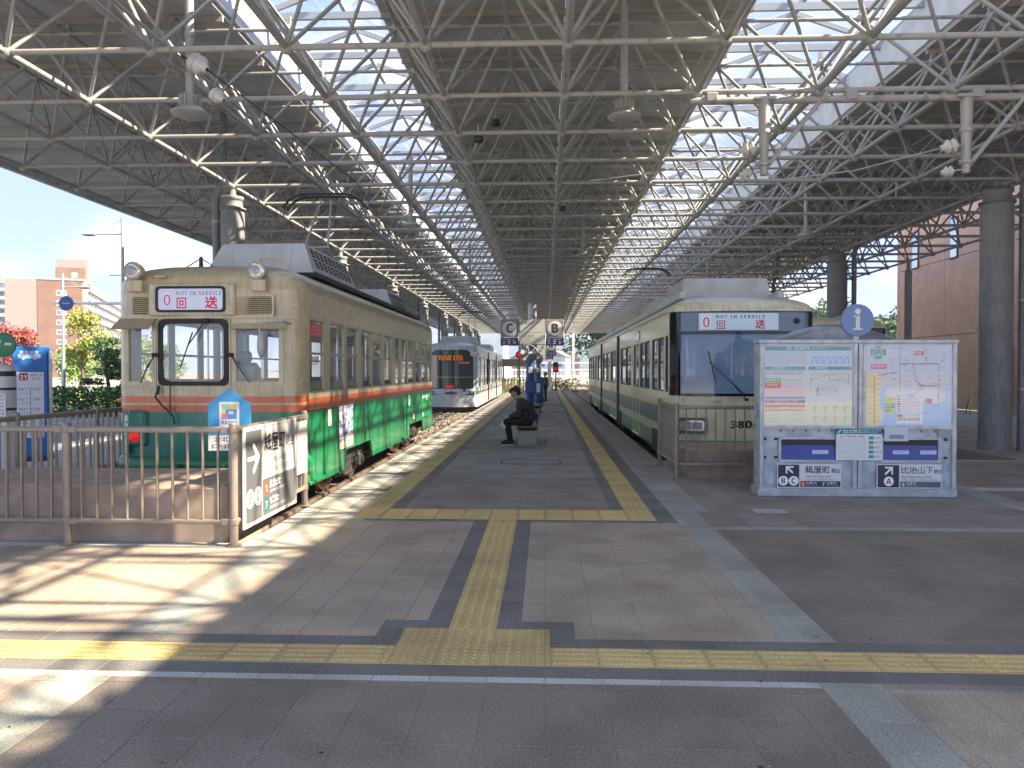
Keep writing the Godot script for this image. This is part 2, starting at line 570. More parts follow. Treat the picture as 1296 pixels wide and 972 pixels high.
func streaks(m: StandardMaterial3D, depth: float) -> void:   # rain and dust that has run down the surface
	var g := noise_tex(0.02, Color(depth, depth * 0.985, depth * 0.96), Color(1, 1, 1), 37, 5, 512, [0.22, 0.55])
	m.detail_enabled = true; m.detail_blend_mode = BaseMaterial3D.BLEND_MODE_MUL; m.detail_albedo = g
	m.detail_uv_layer = BaseMaterial3D.DETAIL_UV_2; m.uv2_triplanar = true; m.uv2_world_triplanar = true; m.uv2_scale = Vector3(1.6, 0.14, 1.6)


func materials() -> void:
	var speck := noise_tex(0.09, Color(0.78, 0.78, 0.78), Color(1, 1, 1), 3, 5, 512)
	var blot := noise_tex(0.012, Color(0.90, 0.895, 0.89), Color(1, 1, 1), 7, 5, 512)
	var rust := noise_tex(0.02, Color(0.80, 0.73, 0.66), Color(1, 1, 1), 9, 5, 256, [0.12, 0.27])
	var grime := noise_tex(0.010, Color(0.93, 0.925, 0.92), Color(1, 1, 1), 13, 4, 512)
	mat("asphalt", lin(0.22, 0.22, 0.225), 0.9, 0, speck, 0.7)
	mat("ballast_bed", lin(0.26, 0.18, 0.135), 0.95, 0, speck, 0.9)
	mat("earth", lin(0.30, 0.28, 0.23), 0.95, 0, blot, 0.1)
	mat("mortar", lin(0.40, 0.39, 0.37), 0.9, 0, speck, 1.5)
	mat("concrete", lin(0.42, 0.40, 0.37), 0.85, 0, blot, 0.35)
	mat("bounce_pale", lin(0.58, 0.57, 0.54), 0.8, 0, speck, 0.5)  # kept very pale so the added ground throws sunlight back up
	mat("buffer_block", lin(0.42, 0.33, 0.26), 0.85, 0, blot, 0.5)
	mat("white_line", lin(0.62, 0.62, 0.60), 0.8, 0, speck, 0.8)
	mat("truss_steel", lin(0.34, 0.35, 0.355), 0.5, 0.0, rust, 0.35)
	mat("roof_sheet", lin(0.46, 0.47, 0.475), 0.75, 0, blot, 0.12)
	mat("purlin_steel", lin(0.30, 0.29, 0.27), 0.6)
	mat("skylight_white", lin(0.62, 0.66, 0.70), 0.5, 0, grime, 0.2)
	mat("skylight_frame", lin(0.34, 0.38, 0.42), 0.4, 0.1)
	glass("roof_glass", Color(0.85, 0.93, 0.97), 0.08)
	mat("column_paint", lin(0.25, 0.27, 0.29), 0.5, 0, grime, 0.25)
	mat("column_cap", lin(0.20, 0.21, 0.225), 0.55)
	streaks(M.column_paint, 0.90)
	mat("bracket_grey", lin(0.42, 0.43, 0.43), 0.45, 0.3)
	mat("fence_steel", lin(0.33, 0.285, 0.24), 0.36, 0.2, grime, 0.7)
	mat("black_rubber", lin(0.018, 0.018, 0.02), 0.6)
	mat("dark_steel", lin(0.05, 0.05, 0.052), 0.55, 0.3)
	mat("rail_steel", lin(0.30, 0.24, 0.20), 0.45, 0.7)
	mat("chrome", lin(0.75, 0.76, 0.77), 0.12, 1.0)
	mat("white_paint", lin(0.78, 0.79, 0.78), 0.4)
	mat("porcelain", lin(0.62, 0.63, 0.62), 0.2)
	mat("wire", lin(0.04, 0.035, 0.03), 0.5, 0.5)
	mat("galvanised", lin(0.48, 0.51, 0.54), 0.42, 0.45, grime, 0.8)


# ---------------------------------------------------------------- ground
const TILE_TINTS := {
	"dark": Color(0.300, 0.266, 0.226), "tan": Color(0.490, 0.418, 0.338), "strip": Color(0.45, 0.465, 0.42), "border": Color(0.222, 0.220, 0.212), "white": Color(0.62, 0.63, 0.61),
	"grey": Color(0.36, 0.33, 0.30), "platform": Color(0.335, 0.308, 0.272), "light": Color(0.38, 0.365, 0.35), "edge": Color(0.46, 0.45, 0.43), "line": Color(0.70, 0.55, 0.245), "dots": Color(0.70, 0.55, 0.245)
}


func paving_zones() -> Array:    # [x0, x1, z far, z near, kind]
	var z := []
	var put := func(x0: float, x1: float, z0: float, z1: float, k: String): z.append([x0, x1, z0, z1, k])
	put.call(-12.0, -2.6, -3.96, 2.0, "tan"); put.call(-2.6, -2.27, -3.96, 2.0, "strip"); put.call(-2.27, 1.4, -3.96, 2.0, "dark")
	put.call(1.4, 1.72, -3.96, 2.0, "strip"); put.call(1.72, 12.0, -3.96, 2.0, "tan")
	put.call(-12.0, 1.4, -4.03, -3.96, "white"); put.call(1.4, 1.72, -4.03, -3.96, "strip"); put.call(1.72, 12.0, -4.03, -3.96, "grey")
	put.call(-12.0, 12.0, -4.19, -4.03, "border")
	put.call(-12.0, -0.87, -4.48, -4.19, "line"); put.call(0.03, 12.0, -4.48, -4.19, "line"); put.call(-0.87, 0.03, -4.79, -4.19, "dots")
	put.call(-12.0, -2.6, -4.63, -4.48, "border"); put.call(-2.6, -2.27, -4.63, -4.48, "border"); put.call(-2.27, -1.02, -4.63, -4.48, "border")
	put.call(0.18, 12.0, -4.63, -4.48, "border"); put.call(-1.02, -0.87, -4.79, -4.48, "border"); put.call(0.03, 0.18, -4.79, -4.48, "border")
	put.call(-1.02, -0.6, -4.94, -4.79, "border"); put.call(-0.3, 0.18, -4.94, -4.79, "border")
	put.call(-2.27, -1.02, -4.94, -4.63, "tan"); put.call(0.18, 1.4, -4.94, -4.63, "tan")
	put.call(-2.27, -0.75, -8.2, -4.94, "tan"); put.call(-0.15, 1.4, -8.2, -4.94, "tan")
	put.call(-0.75, -0.6, -8.33, -4.94, "border"); put.call(-0.3, -0.15, -8.33, -4.94, "border"); put.call(-0.6, -0.3, -8.33, -4.79, "line")
	put.call(-1.95, -0.75, -8.33, -8.2, "border"); put.call(-0.15, 1.35, -8.33, -8.2, "border")
	put.call(-2.27, -1.95, -8.33, -8.2, "strip"); put.call(1.35, 1.4, -8.33, -8.2, "border")
	put.call(-12.0, -2.6, -6.9, -4.63, "tan"); put.call(-2.6, -2.27, -8.33, -4.63, "strip"); put.call(1.4, 1.72, -8.93, -4.63, "strip")
	put.call(-2.78, -2.6, -8.93, -7.05, "white"); put.call(-12.0, -2.6, -7.05, -6.9, "white")
	put.call(-2.6, -2.1, -8.93, -8.33, "strip"); put.call(-2.1, 1.2, -8.93, -8.33, "line"); put.call(1.2, 1.4, -8.93, -8.33, "border")
	put.call(1.72, 5.45, -7.9, -4.63, "dark"); put.call(5.45, 12.0, -7.9, -4.63, "dark")
	put.call(1.72, 12.0, -8.05, -7.9, "strip"); put.call(1.72, 5.45, -8.93, -8.05, "grey"); put.call(5.45, 5.8, -14.0, -8.05, "strip")
	put.call(1.85, 5.45, -11.6, -8.93, "grey"); put.call(5.8, 12.0, -10.6, -8.05, "dark"); put.call(5.8, 12.0, -10.9, -10.6, "white"); put.call(5.8, 12.0, -14.0, -10.9, "platform")
	put.call(5.45, 12.0, -14.3, -14.0, "strip"); put.call(8.5, 12.0, -26.0, -14.3, "grey")
	var far := -62.0
	put.call(-2.78, -2.3, far, -8.93, "edge"); put.call(-2.3, -2.1, far, -8.93, "border"); put.call(-2.1, -1.8, far, -8.93, "line"); put.call(-1.8, -1.64, far, -8.93, "border")
	put.call(0.75, 0.9, far, -8.93, "border"); put.call(0.9, 1.2, far, -8.93, "line"); put.call(1.2, 1.4, far, -8.93, "border"); put.call(1.4, 1.85, far, -8.93, "edge"); put.call(1.85, 2.02, far, -11.6, "edge")
	var a := -8.93
	while a > far:
		put.call(-1.64, 0.75, maxf(a - 2.75, far), a, "platform"); put.call(-1.64, 0.75, maxf(a - 6.6, far), maxf(a - 2.75, far), "light")
		a -= 6.6
	return z


func tile_mesh(kind: String) -> ArrayMesh:    # 1 x 1, top at y = 0, edges a little worn
	var m := MB.new()
	m.tint = Color(0.86, 0.86, 0.86)
	var e := 0.4955
	var f := 0.484
	var top := [Vector3(-f, 0, f), Vector3(f, 0, f), Vector3(f, 0, -f), Vector3(-f, 0, -f)]
	var mid := [Vector3(-e, -0.003, e), Vector3(e, -0.003, e), Vector3(e, -0.003, -e), Vector3(-e, -0.003, -e)]
	m.poly(top)
	for k in 4:
		var j := (k + 1) % 4
		m.poly([mid[k], mid[j], top[j], top[k]])
		m.poly([mid[k] - Vector3(0, 0.02, 0), mid[j] - Vector3(0, 0.02, 0), mid[j], mid[k]])
	m.tint = Color(1, 1, 1)
	if kind == "edge":
		for a in 5:
			for b in 3: m.cbox(Vector3(-0.38 + 0.19 * a, 0.001, -0.32 + 0.32 * b), Vector3(0.09, 0.006, 0.24), 0.0)
	if kind.begins_with("line"):
		for k in 4:
			var s := -0.36 + 0.24 * k
			var c := Vector3(s, 0.002, 0) if kind == "line_z" else Vector3(0, 0.002, s)
			var d := Vector3(0.09, 0.006, 0.88) if kind == "line_z" else Vector3(0.88, 0.006, 0.09)
			m.cbox(c, d, 0.0025)
	if kind == "dots":
		for a in 5:
			for b in 5:
				var c := Vector3(-0.38 + 0.19 * a, 0, -0.38 + 0.19 * b)
				m.tube(c, c + Vector3(0, 0.005, 0), 0.045, 0.03, 6)
	return m.mesh()


func pavement() -> void:
	struct("ground", bx(Vector3(0, -0.65, -900), Vector3(5000, 0.4, 4400)), M.earth)
	struct("added_bounce_ground", bx(Vector3(2, -0.22, 27), Vector3(70, 0.4, 42), 0.02), M.bounce_pale)  # added out of view behind the camera to bounce sunlight under the roof
	var bed := MB.new()
	for r in [[-12.6, -2.6, -7.1, 6.0], [-2.6, 1.86, -62.0, 6.0], [1.86, 2.02, -62.0, 6.0], [2.02, 13.0, -11.6, 6.0], [8.5, 17.1, -60.0, -11.6]]:
		bed.box(Vector3((r[0] + r[1]) / 2, -0.204, (r[2] + r[3]) / 2), Vector3(r[1] - r[0], 0.4, r[3] - r[2]))
	bed.box(Vector3(15.05, -0.204, -2.8), Vector3(4.1, 0.4, 17.6)); bed.box(Vector3(5.5, -0.205, -12.8), Vector3(7.0, 0.4, 2.4))
	var floor := struct("pavement", bed, M.mortar)
	var grain := noise_tex(0.11, Color(0.82, 0.82, 0.82), Color(1, 1, 1), 21, 5, 512, [0.2, 0.7])
	var shades := {}
	for k in TILE_TINTS:
		for i in 3:
			var c: Color = TILE_TINTS[k]
			var f := 0.96 + 0.04 * i
			shades[k + str(i)] = mat("paving_" + k + str(i), lin(c.r * f, c.g * f * (1.0 + 0.01 * (i - 1)), c.b * f) * Color(1.06, 1.06, 1.06), 0.72, 0, grain, 0.9)
			shades[k + str(i)].vertex_color_use_as_albedo = true
	var white := mat("paving_many", Color.WHITE, 0.72, 0, grain, 0.9)
	var worn := noise_tex(0.008, Color(0.90, 0.895, 0.89), Color(1, 1, 1), 23, 5, 1024, [0.22, 0.62])
	var all_paving := shades.values()
	all_paving.append(white)
	for p in all_paving:
		p.detail_enabled = true; p.detail_blend_mode = BaseMaterial3D.BLEND_MODE_MUL; p.detail_albedo = worn
		p.detail_uv_layer = BaseMaterial3D.DETAIL_UV_2; p.uv2_triplanar = true; p.uv2_world_triplanar = true; p.uv2_scale = Vector3.ONE * 0.13
	white.vertex_color_use_as_albedo = true
	var stock := {}
	for k in ["plain", "edge", "line_x", "line_z", "dots"]: stock[k] = tile_mesh(k)
	var list := []
	for r in paving_zones():
		var gx := floori((r[0] + 0.6) / 0.3) * 0.3 - 0.6
		while gx < r[1] - 0.004:
			var x0 := maxf(gx, r[0]); var x1 := minf(gx + 0.3, r[1])
			gx += 0.3
			if x1 - x0 < 0.008: continue
			var gz := floori((r[2] + 4.19) / 0.3) * 0.3 - 4.19
			while gz < r[3] - 0.004:
				var z0 := maxf(gz, r[2]); var z1 := minf(gz + 0.3, r[3])
				gz += 0.3
				if z1 - z0 < 0.008: continue
				var ce := Vector3((x0 + x1) / 2, rng.randf_range(-0.0012, 0.0), (z0 + z1) / 2)
				var seen := ce.z < -2.9 and absf(ce.x + 0.043 * -ce.z) < -ce.z * 0.70
				list.append({"at": Transform3D(Basis.from_scale(Vector3(x1 - x0, 1, z1 - z0)), ce), "kind": r[4], "far": ce.length() if seen else 1e6 + ce.length(), "k": rng.randi() % 3})
	list.sort_custom(func(a, b): return a.far < b.far)
	var single := {"paving_tile": 0, "tactile_tile": 0}
	var rest := {"plain": [[], []], "line_x": [[], []], "line_z": [[], []], "dots": [[], []], "edge": [[], []]}
	for q in list:
		var shape: String = "plain"
		if q.kind == "line": shape = "line_x" if q.at.origin.z > -4.6 or (q.at.origin.z > -8.94 and q.at.origin.z < -8.32) else "line_z"
		if q.kind == "dots": shape = "dots"
		if q.kind == "edge" and q.at.origin.z < -13.3: shape = "edge"
		var called := "paving_tile" if shape in ["plain", "edge"] else "tactile_tile"
		var most := 295 if called == "paving_tile" else 110
		if q.far < 1e6 and single[called] < most:
			single[called] += 1
			var o := obj(called, stock[shape], shades[q.kind + str(q.k)], floor)
			o.transform = q.at
		else:
			var c: Color = TILE_TINTS[q.kind] * (0.96 + 0.04 * q.k) * rng.randf_range(0.98, 1.02) * 1.13
			rest[shape][0].append(q.at); rest[shape][1].append(Color(c.r, c.g, c.b))
	for k in rest:
		if rest[k][0].size(): many("paving_tile" if k in ["plain", "edge"] else "tactile_tile", stock[k], white, rest[k][0], rest[k][1], floor)
	# old chewing gum and scuffs trodden into the paving
	var spots := MB.new()
	for k in 90:
		var p := Vector3(rng.randf_range(-3.6, 5.0), 0.0015, -3.0 - 8.0 * pow(rng.randf(), 1.6))
		var s := rng.randf_range(0.004, 0.013)
		var ring := []
		for j in 8: ring.append(p + Vector3(cos(TAU * j / 8) * s * rng.randf_range(0.8, 1.2), 0, -sin(TAU * j / 8) * s * rng.randf_range(0.8, 1.2)))
		spots.poly(ring, Vector3.UP)
	many("gum_stain", spots, mat("gum", lin(0.05, 0.047, 0.045), 0.9), [Transform3D()], [], floor)
	var chips := MB.new()
	for k in 260:
		var p := Vector3(floorf(rng.randf_range(-12, 14)) * 0.3 + rng.randf_range(-0.006, 0.006), 0.0012, rng.randf_range(-8.0, -2.9))
		if k % 3 == 0: p = Vector3(rng.randf_range(-3.5, 4.0), 0.0012, rng.randf_range(-7.0, -2.9))
		var s := rng.randf_range(0.002, 0.0065)
		var ring := []
		for j in 6: ring.append(p + Vector3(cos(TAU * j / 6) * s * rng.randf_range(0.6, 1.3), 0, -sin(TAU * j / 6) * s * rng.randf_range(0.6, 1.6)))
		chips.poly(ring, Vector3.UP)
	many("worn_speck", chips, mat("worn_speck", lin(0.52, 0.50, 0.47), 0.9), [Transform3D()], [], floor)
	# access cover let into the platform
	var cover := ring(round_rect(1.05, 0.62, 0.04), round_rect(1.0, 0.57, 0.03), Vector3(-0.25, -0.001, -13.6), Vector3.RIGHT, Vector3.FORWARD, 0.005)
	obj("access_cover", cover, M.dark_steel, floor)
	obj("drain_cover", bx(Vector3(2.55, 0.003, -8.95), Vector3(0.36, 0.006, 0.22), 0.002), M.white_line, floor)


func tracks() -> void:
	struct("track_bed", bx(Vector3(-4.2, -0.43, -60), Vector3(3.2, 0.1, 106)), M.ballast_bed)
	struct("track_bed", bx(Vector3(5.6, -0.43, -66), Vector3(7.2, 0.1, 106)), M.ballast_bed)
	var stone := MB.new()
	stone.ball(Vector3.ZERO, Vector3(0.045, 0.03, 0.04), 6)
	var places := []
	var tints := []
	for k in 5200:
		var left := rng.randf() < 0.6
		var z := rng.randf_range(-20.5, -38.0) if left else rng.randf_range(-13.0, -44.0)
		var x := rng.randf_range(-5.6, -2.82) if left else rng.randf_range(2.05, 2.35)
		places.append(Transform3D(Basis.from_euler(Vector3(rng.randf() * 6, rng.randf() * 6, rng.randf() * 6)).scaled(Vector3.ONE * rng.randf_range(0.6, 1.4)), Vector3(x, -0.37, z)))
		var g := rng.randf_range(0.12, 0.32)
		tints.append(Color(g, g * 0.9, g * 0.8))
	var pm := mat("ballast_stone", Color.WHITE, 0.95)
	pm.vertex_color_use_as_albedo = true
	var b := many("ballast", stone, pm, places, tints, self)
	tag(b, "grey and brown ballast stones between the rails", "ballast")
	# rails: straight under the roof, then swinging away to the right
	for line in [[-4.17, "left-hand track"], [3.45, "right-hand track"], [7.1, "outermost right-hand track"]]:
		var t := thing("rail_track", "pair of rusty steel rails of the " + line[1], "track", Vector3.ZERO, 0.0, "tram tracks")
		for s in [-0.72, 0.72]:
			var m := MB.new()
			var pts := []
			var z := -8.0 if line[0] < 0 else -12.4
			while z > -62.0: pts.append(Vector3(line[0] + s, 0, z)); z -= 9.0
			for k in 26:
				var a := k * 0.045
				var r: float = 75.0 - s - (line[0] - 3.45)
				pts.append(Vector3(line[0] + s + r - r * cos(a) if line[0] > 0 else line[0] + s, 0, -62.0 - (r * sin(a) if line[0] > 0 else k * 2.5)))
			var rings := []
			for k in pts.size():
				var d: Vector3 = (pts[mini(k + 1, pts.size() - 1)] - pts[maxi(k - 1, 0)]).normalized()
				var side := Vector3(-d.z, 0, d.x)
				var ring := PackedVector3Array()
				for q in [[-0.06, -0.38], [-0.035, -0.33], [-0.035, -0.302], [0.035, -0.302], [0.035, -0.33], [0.06, -0.38]]: ring.append(pts[k] + side * q[0] + Vector3(0, q[1], 0))
				rings.append(ring)
			m.loft(rings, true, -1.0)
			obj("rail", m, M.rail_steel, t)


# ---------------------------------------------------------------- the roof
func canopy() -> void:
	var roof := thing("canopy_roof", "vast grey space-frame roof with two glazed strips over the tram platforms", "roof")
	var tube := MB.new()
	tube.tube(Vector3(0, -0.5, 0), Vector3(0, 0.5, 0), 1.0, 1.0, 8, false)
	var tm := tube.mesh()
	var list := []
	var eye := Vector3(0, 1.6, 0)
	var add := func(a: Vector3, b: Vector3, r: float) -> void:
		var d := b - a
		var y := d.normalized()
		var x := y.cross(Vector3.UP if absf(y.y) < 0.9 else Vector3.RIGHT).normalized()
		var mid := (a + b) / 2
		var seen := mid.z < -5.0 and absf(mid.x + 0.043 * -mid.z) < -mid.z * 0.68 and (mid.y - 1.6) < -mid.z * 0.50
		list.append({"at": Transform3D(Basis(x * r, d, x.cross(y) * r), mid), "size": (r / mid.distance_to(eye)) if seen else 0.0})
	var zs := []
	for k in ROWS: zs.append(ROW0 - PITCH * k)
	var nx := CHORD_X.size()
	for k in ROWS:
		for i in nx:
			var p := Vector3(CHORD_X[i], LOW_Y, zs[k])
			if i + 1 < nx: add.call(p, Vector3(CHORD_X[i + 1], LOW_Y, zs[k]), 0.040)
			if k + 1 < ROWS: add.call(p, Vector3(CHORD_X[i], LOW_Y, zs[k + 1]), 0.040 if i % 2 else 0.044)
			if i + 1 < nx and k + 1 < ROWS:
				var top := Vector3((CHORD_X[i] + CHORD_X[i + 1]) / 2, TOP_Y, zs[k] - PITCH / 2)
				for q in [p, Vector3(CHORD_X[i + 1], LOW_Y, zs[k]), Vector3(CHORD_X[i], LOW_Y, zs[k + 1]), Vector3(CHORD_X[i + 1], LOW_Y, zs[k + 1])]: add.call(q, top, 0.027)
				if i + 2 < nx: add.call(top, Vector3((CHORD_X[i + 1] + CHORD_X[i + 2]) / 2, TOP_Y, top.z), 0.030)
				if k + 2 < ROWS: add.call(top, top - Vector3(0, 0, PITCH), 0.030)
	list.sort_custom(func(a, b): return a.size > b.size)
	var rest := []
	for k in list.size():
		if k < 295:
			var o := obj("truss_tube", tm, M.truss_steel, roof)
			o.transform = list[k].at
		else: rest.append(list[k].at)
	many("truss_tube", tm, M.truss_steel, rest, [], roof)
	var hub := MB.new()
	hub.ball(Vector3.ZERO, Vector3(0.085, 0.085, 0.085), 10)
	var hubs := []
	for k in ROWS:
		for i in nx:
			hubs.append(Transform3D(Basis.IDENTITY, Vector3(CHORD_X[i], LOW_Y, zs[k])))
			if i + 1 < nx and k + 1 < ROWS: hubs.append(Transform3D(Basis.from_scale(Vector3(0.95, 0.9, 0.95)), Vector3((CHORD_X[i] + CHORD_X[i + 1]) / 2, TOP_Y, zs[k] - PITCH / 2)))
	many("truss_node", hub, M.truss_steel, hubs, [], roof)
	# conduits clipped along the chords
	for q in [[-4.62, 5.56, 0.022], [-4.86, 5.55, 0.016], [2.22, 5.56, 0.022], [1.97, 5.55, 0.016], [7.62, 5.56, 0.02], [-1.32, 5.55, 0.012]]:
		var cm := MB.new()
		cm.tube(Vector3(q[0], q[1], zs[0]), Vector3(q[0], q[1], zs[ROWS - 1]), q[2], q[2], 8)
		obj("conduit", cm, M.bracket_grey, roof)
	# short stools and purlins carry the sheets
	var purlins := []
	var stools := []
	var fields := [[-14.2, -4.95], [-2.5, 3.1], [6.45, 13.5]]
	for k in ROWS - 1:
		var z: float = zs[k] - PITCH / 2
		for f in fields: purlins.append(Transform3D(Basis.from_scale(Vector3(f[1] - f[0], 0.09, 0.06)), Vector3((f[0] + f[1]) / 2, 7.0, z)))
		for i in nx - 1: stools.append(Transform3D(Basis.from_scale(Vector3(0.06, 0.2, 0.06)), Vector3((CHORD_X[i] + CHORD_X[i + 1]) / 2, 6.92, z)))
	var unit := bx(Vector3.ZERO, Vector3.ONE).mesh()
	many("purlin", unit, M.purlin_steel, purlins, [], roof)
	many("roof_stool", unit, M.truss_steel, stools, [], roof)
	var halves := [[-14.2, -9.6], [-9.6, -4.95], [-2.5, 0.3], [0.3, 3.1], [6.45, 9.97], [9.97, 13.5]]
	var sheets := {}
	for h in halves: sheets[h] = bx(Vector3.ZERO, Vector3(h[1] - h[0] - 0.008, 0.1, PITCH - 0.008), 0.004).mesh()
	for k in ROWS - 1:
		for h in halves: obj("roof_panel", sheets[h], M.roof_sheet, roof, Vector3((h[0] + h[1]) / 2, 7.1, zs[k] - PITCH))
	for x in [-14.25, 13.55]:
		var gut := MB.new()
		gut.cbox(Vector3(x, 7.08, (zs[0] + zs[ROWS - 1]) / 2), Vector3(0.12, 0.3, PITCH * ROWS), 0.02)
		obj("gutter", gut, M.skylight_white, roof)
	# the two glazed strips: upright white walls, a low gable of glass on grey bars
	for sk in [[-4.95, -2.5], [3.1, 6.45]]:
		var wall := bx(Vector3.ZERO, Vector3(0.05, 0.72, PITCH - 0.01), 0.004).mesh()
		for k in ROWS - 1:
			for x in sk: obj("skylight_wall", wall, M.skylight_white, roof, Vector3(x + (0.028 if x == sk[0] else -0.028), 7.48, zs[k] - PITCH))
		var xm: float = (sk[0] + sk[1]) / 2
		var e0 := Vector3(sk[0], 7.86, 0)
		var e1 := Vector3(sk[1], 7.86, 0)
		var ridge := Vector3(xm, 7.86 + 0.36 * (sk[1] - sk[0]) / 2, 0)
		var bars := []
		var bar := func(a: Vector3, b: Vector3, w: float, hh: float) -> void:
			var y := (b - a).normalized()
			var x := y.cross(Vector3.UP).normalized()
			bars.append(Transform3D(Basis(x * w, b - a, x.cross(y) * hh), (a + b) / 2))
		for k in ROWS - 1:
			var z: Vector3 = Vector3(0, 0, zs[0] - PITCH / 2 - PITCH * k)
			bar.call(e0 + z, ridge + z, 0.06, 0.09); bar.call(e1 + z, ridge + z, 0.06, 0.09)
			bar.call(e0 + z + Vector3(0, -0.06, 0), e1 + z + Vector3(0, -0.06, 0), 0.07, 0.12)
		var za := Vector3(0, 0, zs[0]); var zb := Vector3(0, 0, zs[ROWS - 1])
		for f in [0.0, 1.0]:
			bar.call(e0.lerp(ridge, f) + za, e0.lerp(ridge, f) + zb, 0.07, 0.1)
			if f < 1.0: bar.call(e1.lerp(ridge, f) + za, e1.lerp(ridge, f) + zb, 0.07, 0.1)
		many("glazing_bar", unit, M.skylight_frame, bars, [], roof)
		for side in [e0, e1]:
			var pane := MB.new()
			var up := Vector3(0, 0.06, 0)
			var q := [side + up, ridge + up, ridge + up + Vector3(0, 0, -PITCH), side + up + Vector3(0, 0, -PITCH)]
			pane.poly(q, ((q[1] - q[0]).cross(q[2] - q[0]).normalized()))
			var pm := pane.mesh()
			for k in ROWS - 1: obj("glass_pane", pm, M.roof_glass, roof, Vector3(0, 0, zs[k] - PITCH / 2))


func columns() -> void:
	for left in [true, false]:
		for k in 8:
			var r := 0.24 if left else 0.30
			var x := -6.56 if left else 9.1
			var z := -16.15 - 8.6 * k
			var where := "left of the left-hand track" if left else "on the right beyond the information board"
			var t := thing("roof_column", "%s round grey steel roof column %s" % [["nearest", "second", "third", "fourth", "fifth", "sixth", "seventh", "farthest"][k], where], "column", Vector3(x, 0, z), 0.0, "round columns that carry the roof")
			if k == 0: t.set_meta("label", "nearest grey roof column behind the cream and green tram" if left else "thick grey roof column nearest the camera, right of the information board")
			var base := -0.4 if left else 0.0
			var s := MB.new()
			s.lathe(Vector3.ZERO, [Vector2(r, base), Vector2(r, 4.95)], 28)
			obj("shaft", s, M.column_paint, t)
			var c := MB.new()
			c.lathe(Vector3.ZERO, [Vector2(r * 0.5, 4.93), Vector2(r + 0.03, 4.95), Vector2(r + 0.035, 5.0), Vector2(r * 0.86, 5.03), Vector2(r * 0.86, 5.17), Vector2(r * 0.98, 5.18), Vector2(r * 0.98, 5.24), Vector2(0.08, 5.25), Vector2(0.07, 5.40)], 28)
			obj("capital", c, M.column_cap, t)
			if not left:
				var b := MB.new()
				b.lathe(Vector3.ZERO, [Vector2(r + 0.012, 0.0), Vector2(r + 0.012, 0.18), Vector2(r, 0.20)], 28)
				obj("base_collar", b, M.column_paint, t)
			var px := x + (-0.36 if left else 0.52)
			var pipe := thing("drain_pipe", "slim grey rainwater pipe beside %s" % ("the nearest column behind the old tram" if left and k == 0 else "the thick column at the right" if k == 0 else "the %s roof column on the %s" % [["nearest", "second", "third", "fourth", "fifth", "sixth", "seventh", "farthest"][k], "tram side" if left else "building side"]), "pipe", Vector3(px, 0, z), 0.0, "rainwater pipes beside the columns")
			var pm := MB.new()
			pm.tube(Vector3(0, base, 0), Vector3(0, 5.3, 0), 0.075, 0.075, 12)
			pm.path([Vector3(0, 5.28, 0), Vector3(0.06, 5.42, 0), Vector3(0.16, 5.56, -0.02)], 0.075, 12)
			pm.tube(Vector3(0.16, 5.54, -0.02), Vector3(0.16, 7.0, -0.02), 0.075, 0.075, 12)
			obj("pipe", pm, M.column_paint, pipe)
			for y in [1.2, 3.0, 4.7]:
				var cl := MB.new()
				cl.lathe(Vector3(0, y, 0), [Vector2(0.078, 0), Vector2(0.088, 0.005), Vector2(0.088, 0.045), Vector2(0.078, 0.05)], 12)
				obj("clamp", cl, M.bracket_grey, pipe)
	for k in 3:
		var t := thing("edge_post", "%s slim dark post under the right edge of the roof" % ["nearest", "middle", "farthest"][k], "post", Vector3(12.85, 0, -28.2 - 17.2 * k), 0.0, "slim posts under the roof edge")
		var s := MB.new()
		s.lathe(Vector3.ZERO, [Vector2(0.12, 0), Vector2(0.12, 5.1), Vector2(0.06, 5.2), Vector2(0.06, 5.46)], 16)
		obj("shaft", s, M.column_paint, t)


# ---------------------------------------------------------------- trams (local frame: origin at the nose on rail level, nose towards +z)
func front_line(w: float, rc: float, bow: float) -> Array:
	var p := []
	var xs := w - rc
	for k in 7:
		var a := PI / 2 * k / 6.0
		p.append(Vector2(-w + rc * (1 - cos(a)), -bow - rc * (1 - sin(a))))
	for k in range(1, 12):
		var x := -xs + 2 * xs * k / 12.0
		p.append(Vector2(x, -bow * (x / xs) * (x / xs)))
	for k in 7:
		var a := PI / 2 * (1 - k / 6.0)
		p.append(Vector2(w - rc * (1 - cos(a)), -bow - rc * (1 - sin(a))))
	return p


func cut_line(p: Array, x0: float, x1: float) -> Array:
	var at := func(x: float) -> Vector2:
		for k in p.size() - 1:
			if x <= p[k + 1].x + 1e-6 and p[k + 1].x > p[k].x: return p[k].lerp(p[k + 1], clampf((x - p[k].x) / (p[k + 1].x - p[k].x), 0, 1))
		return p[p.size() - 1]
	var r := []
	if x0 > p[0].x: r.append(at.call(x0))
	for q in p:
		if q.x > x0 + 1e-4 and q.x < x1 - 1e-4 or (q.x == p[0].x and x0 <= p[0].x) or (q.x == p[-1].x and x1 >= p[-1].x): r.append(q)
	if x1 < p[-1].x: r.append(at.call(x1))
	return r


func front_z(x: float, w: float, rc: float, bow: float) -> float:
	var q: float = clampf(x / (w - rc), -1, 1)
	return -bow * q * q


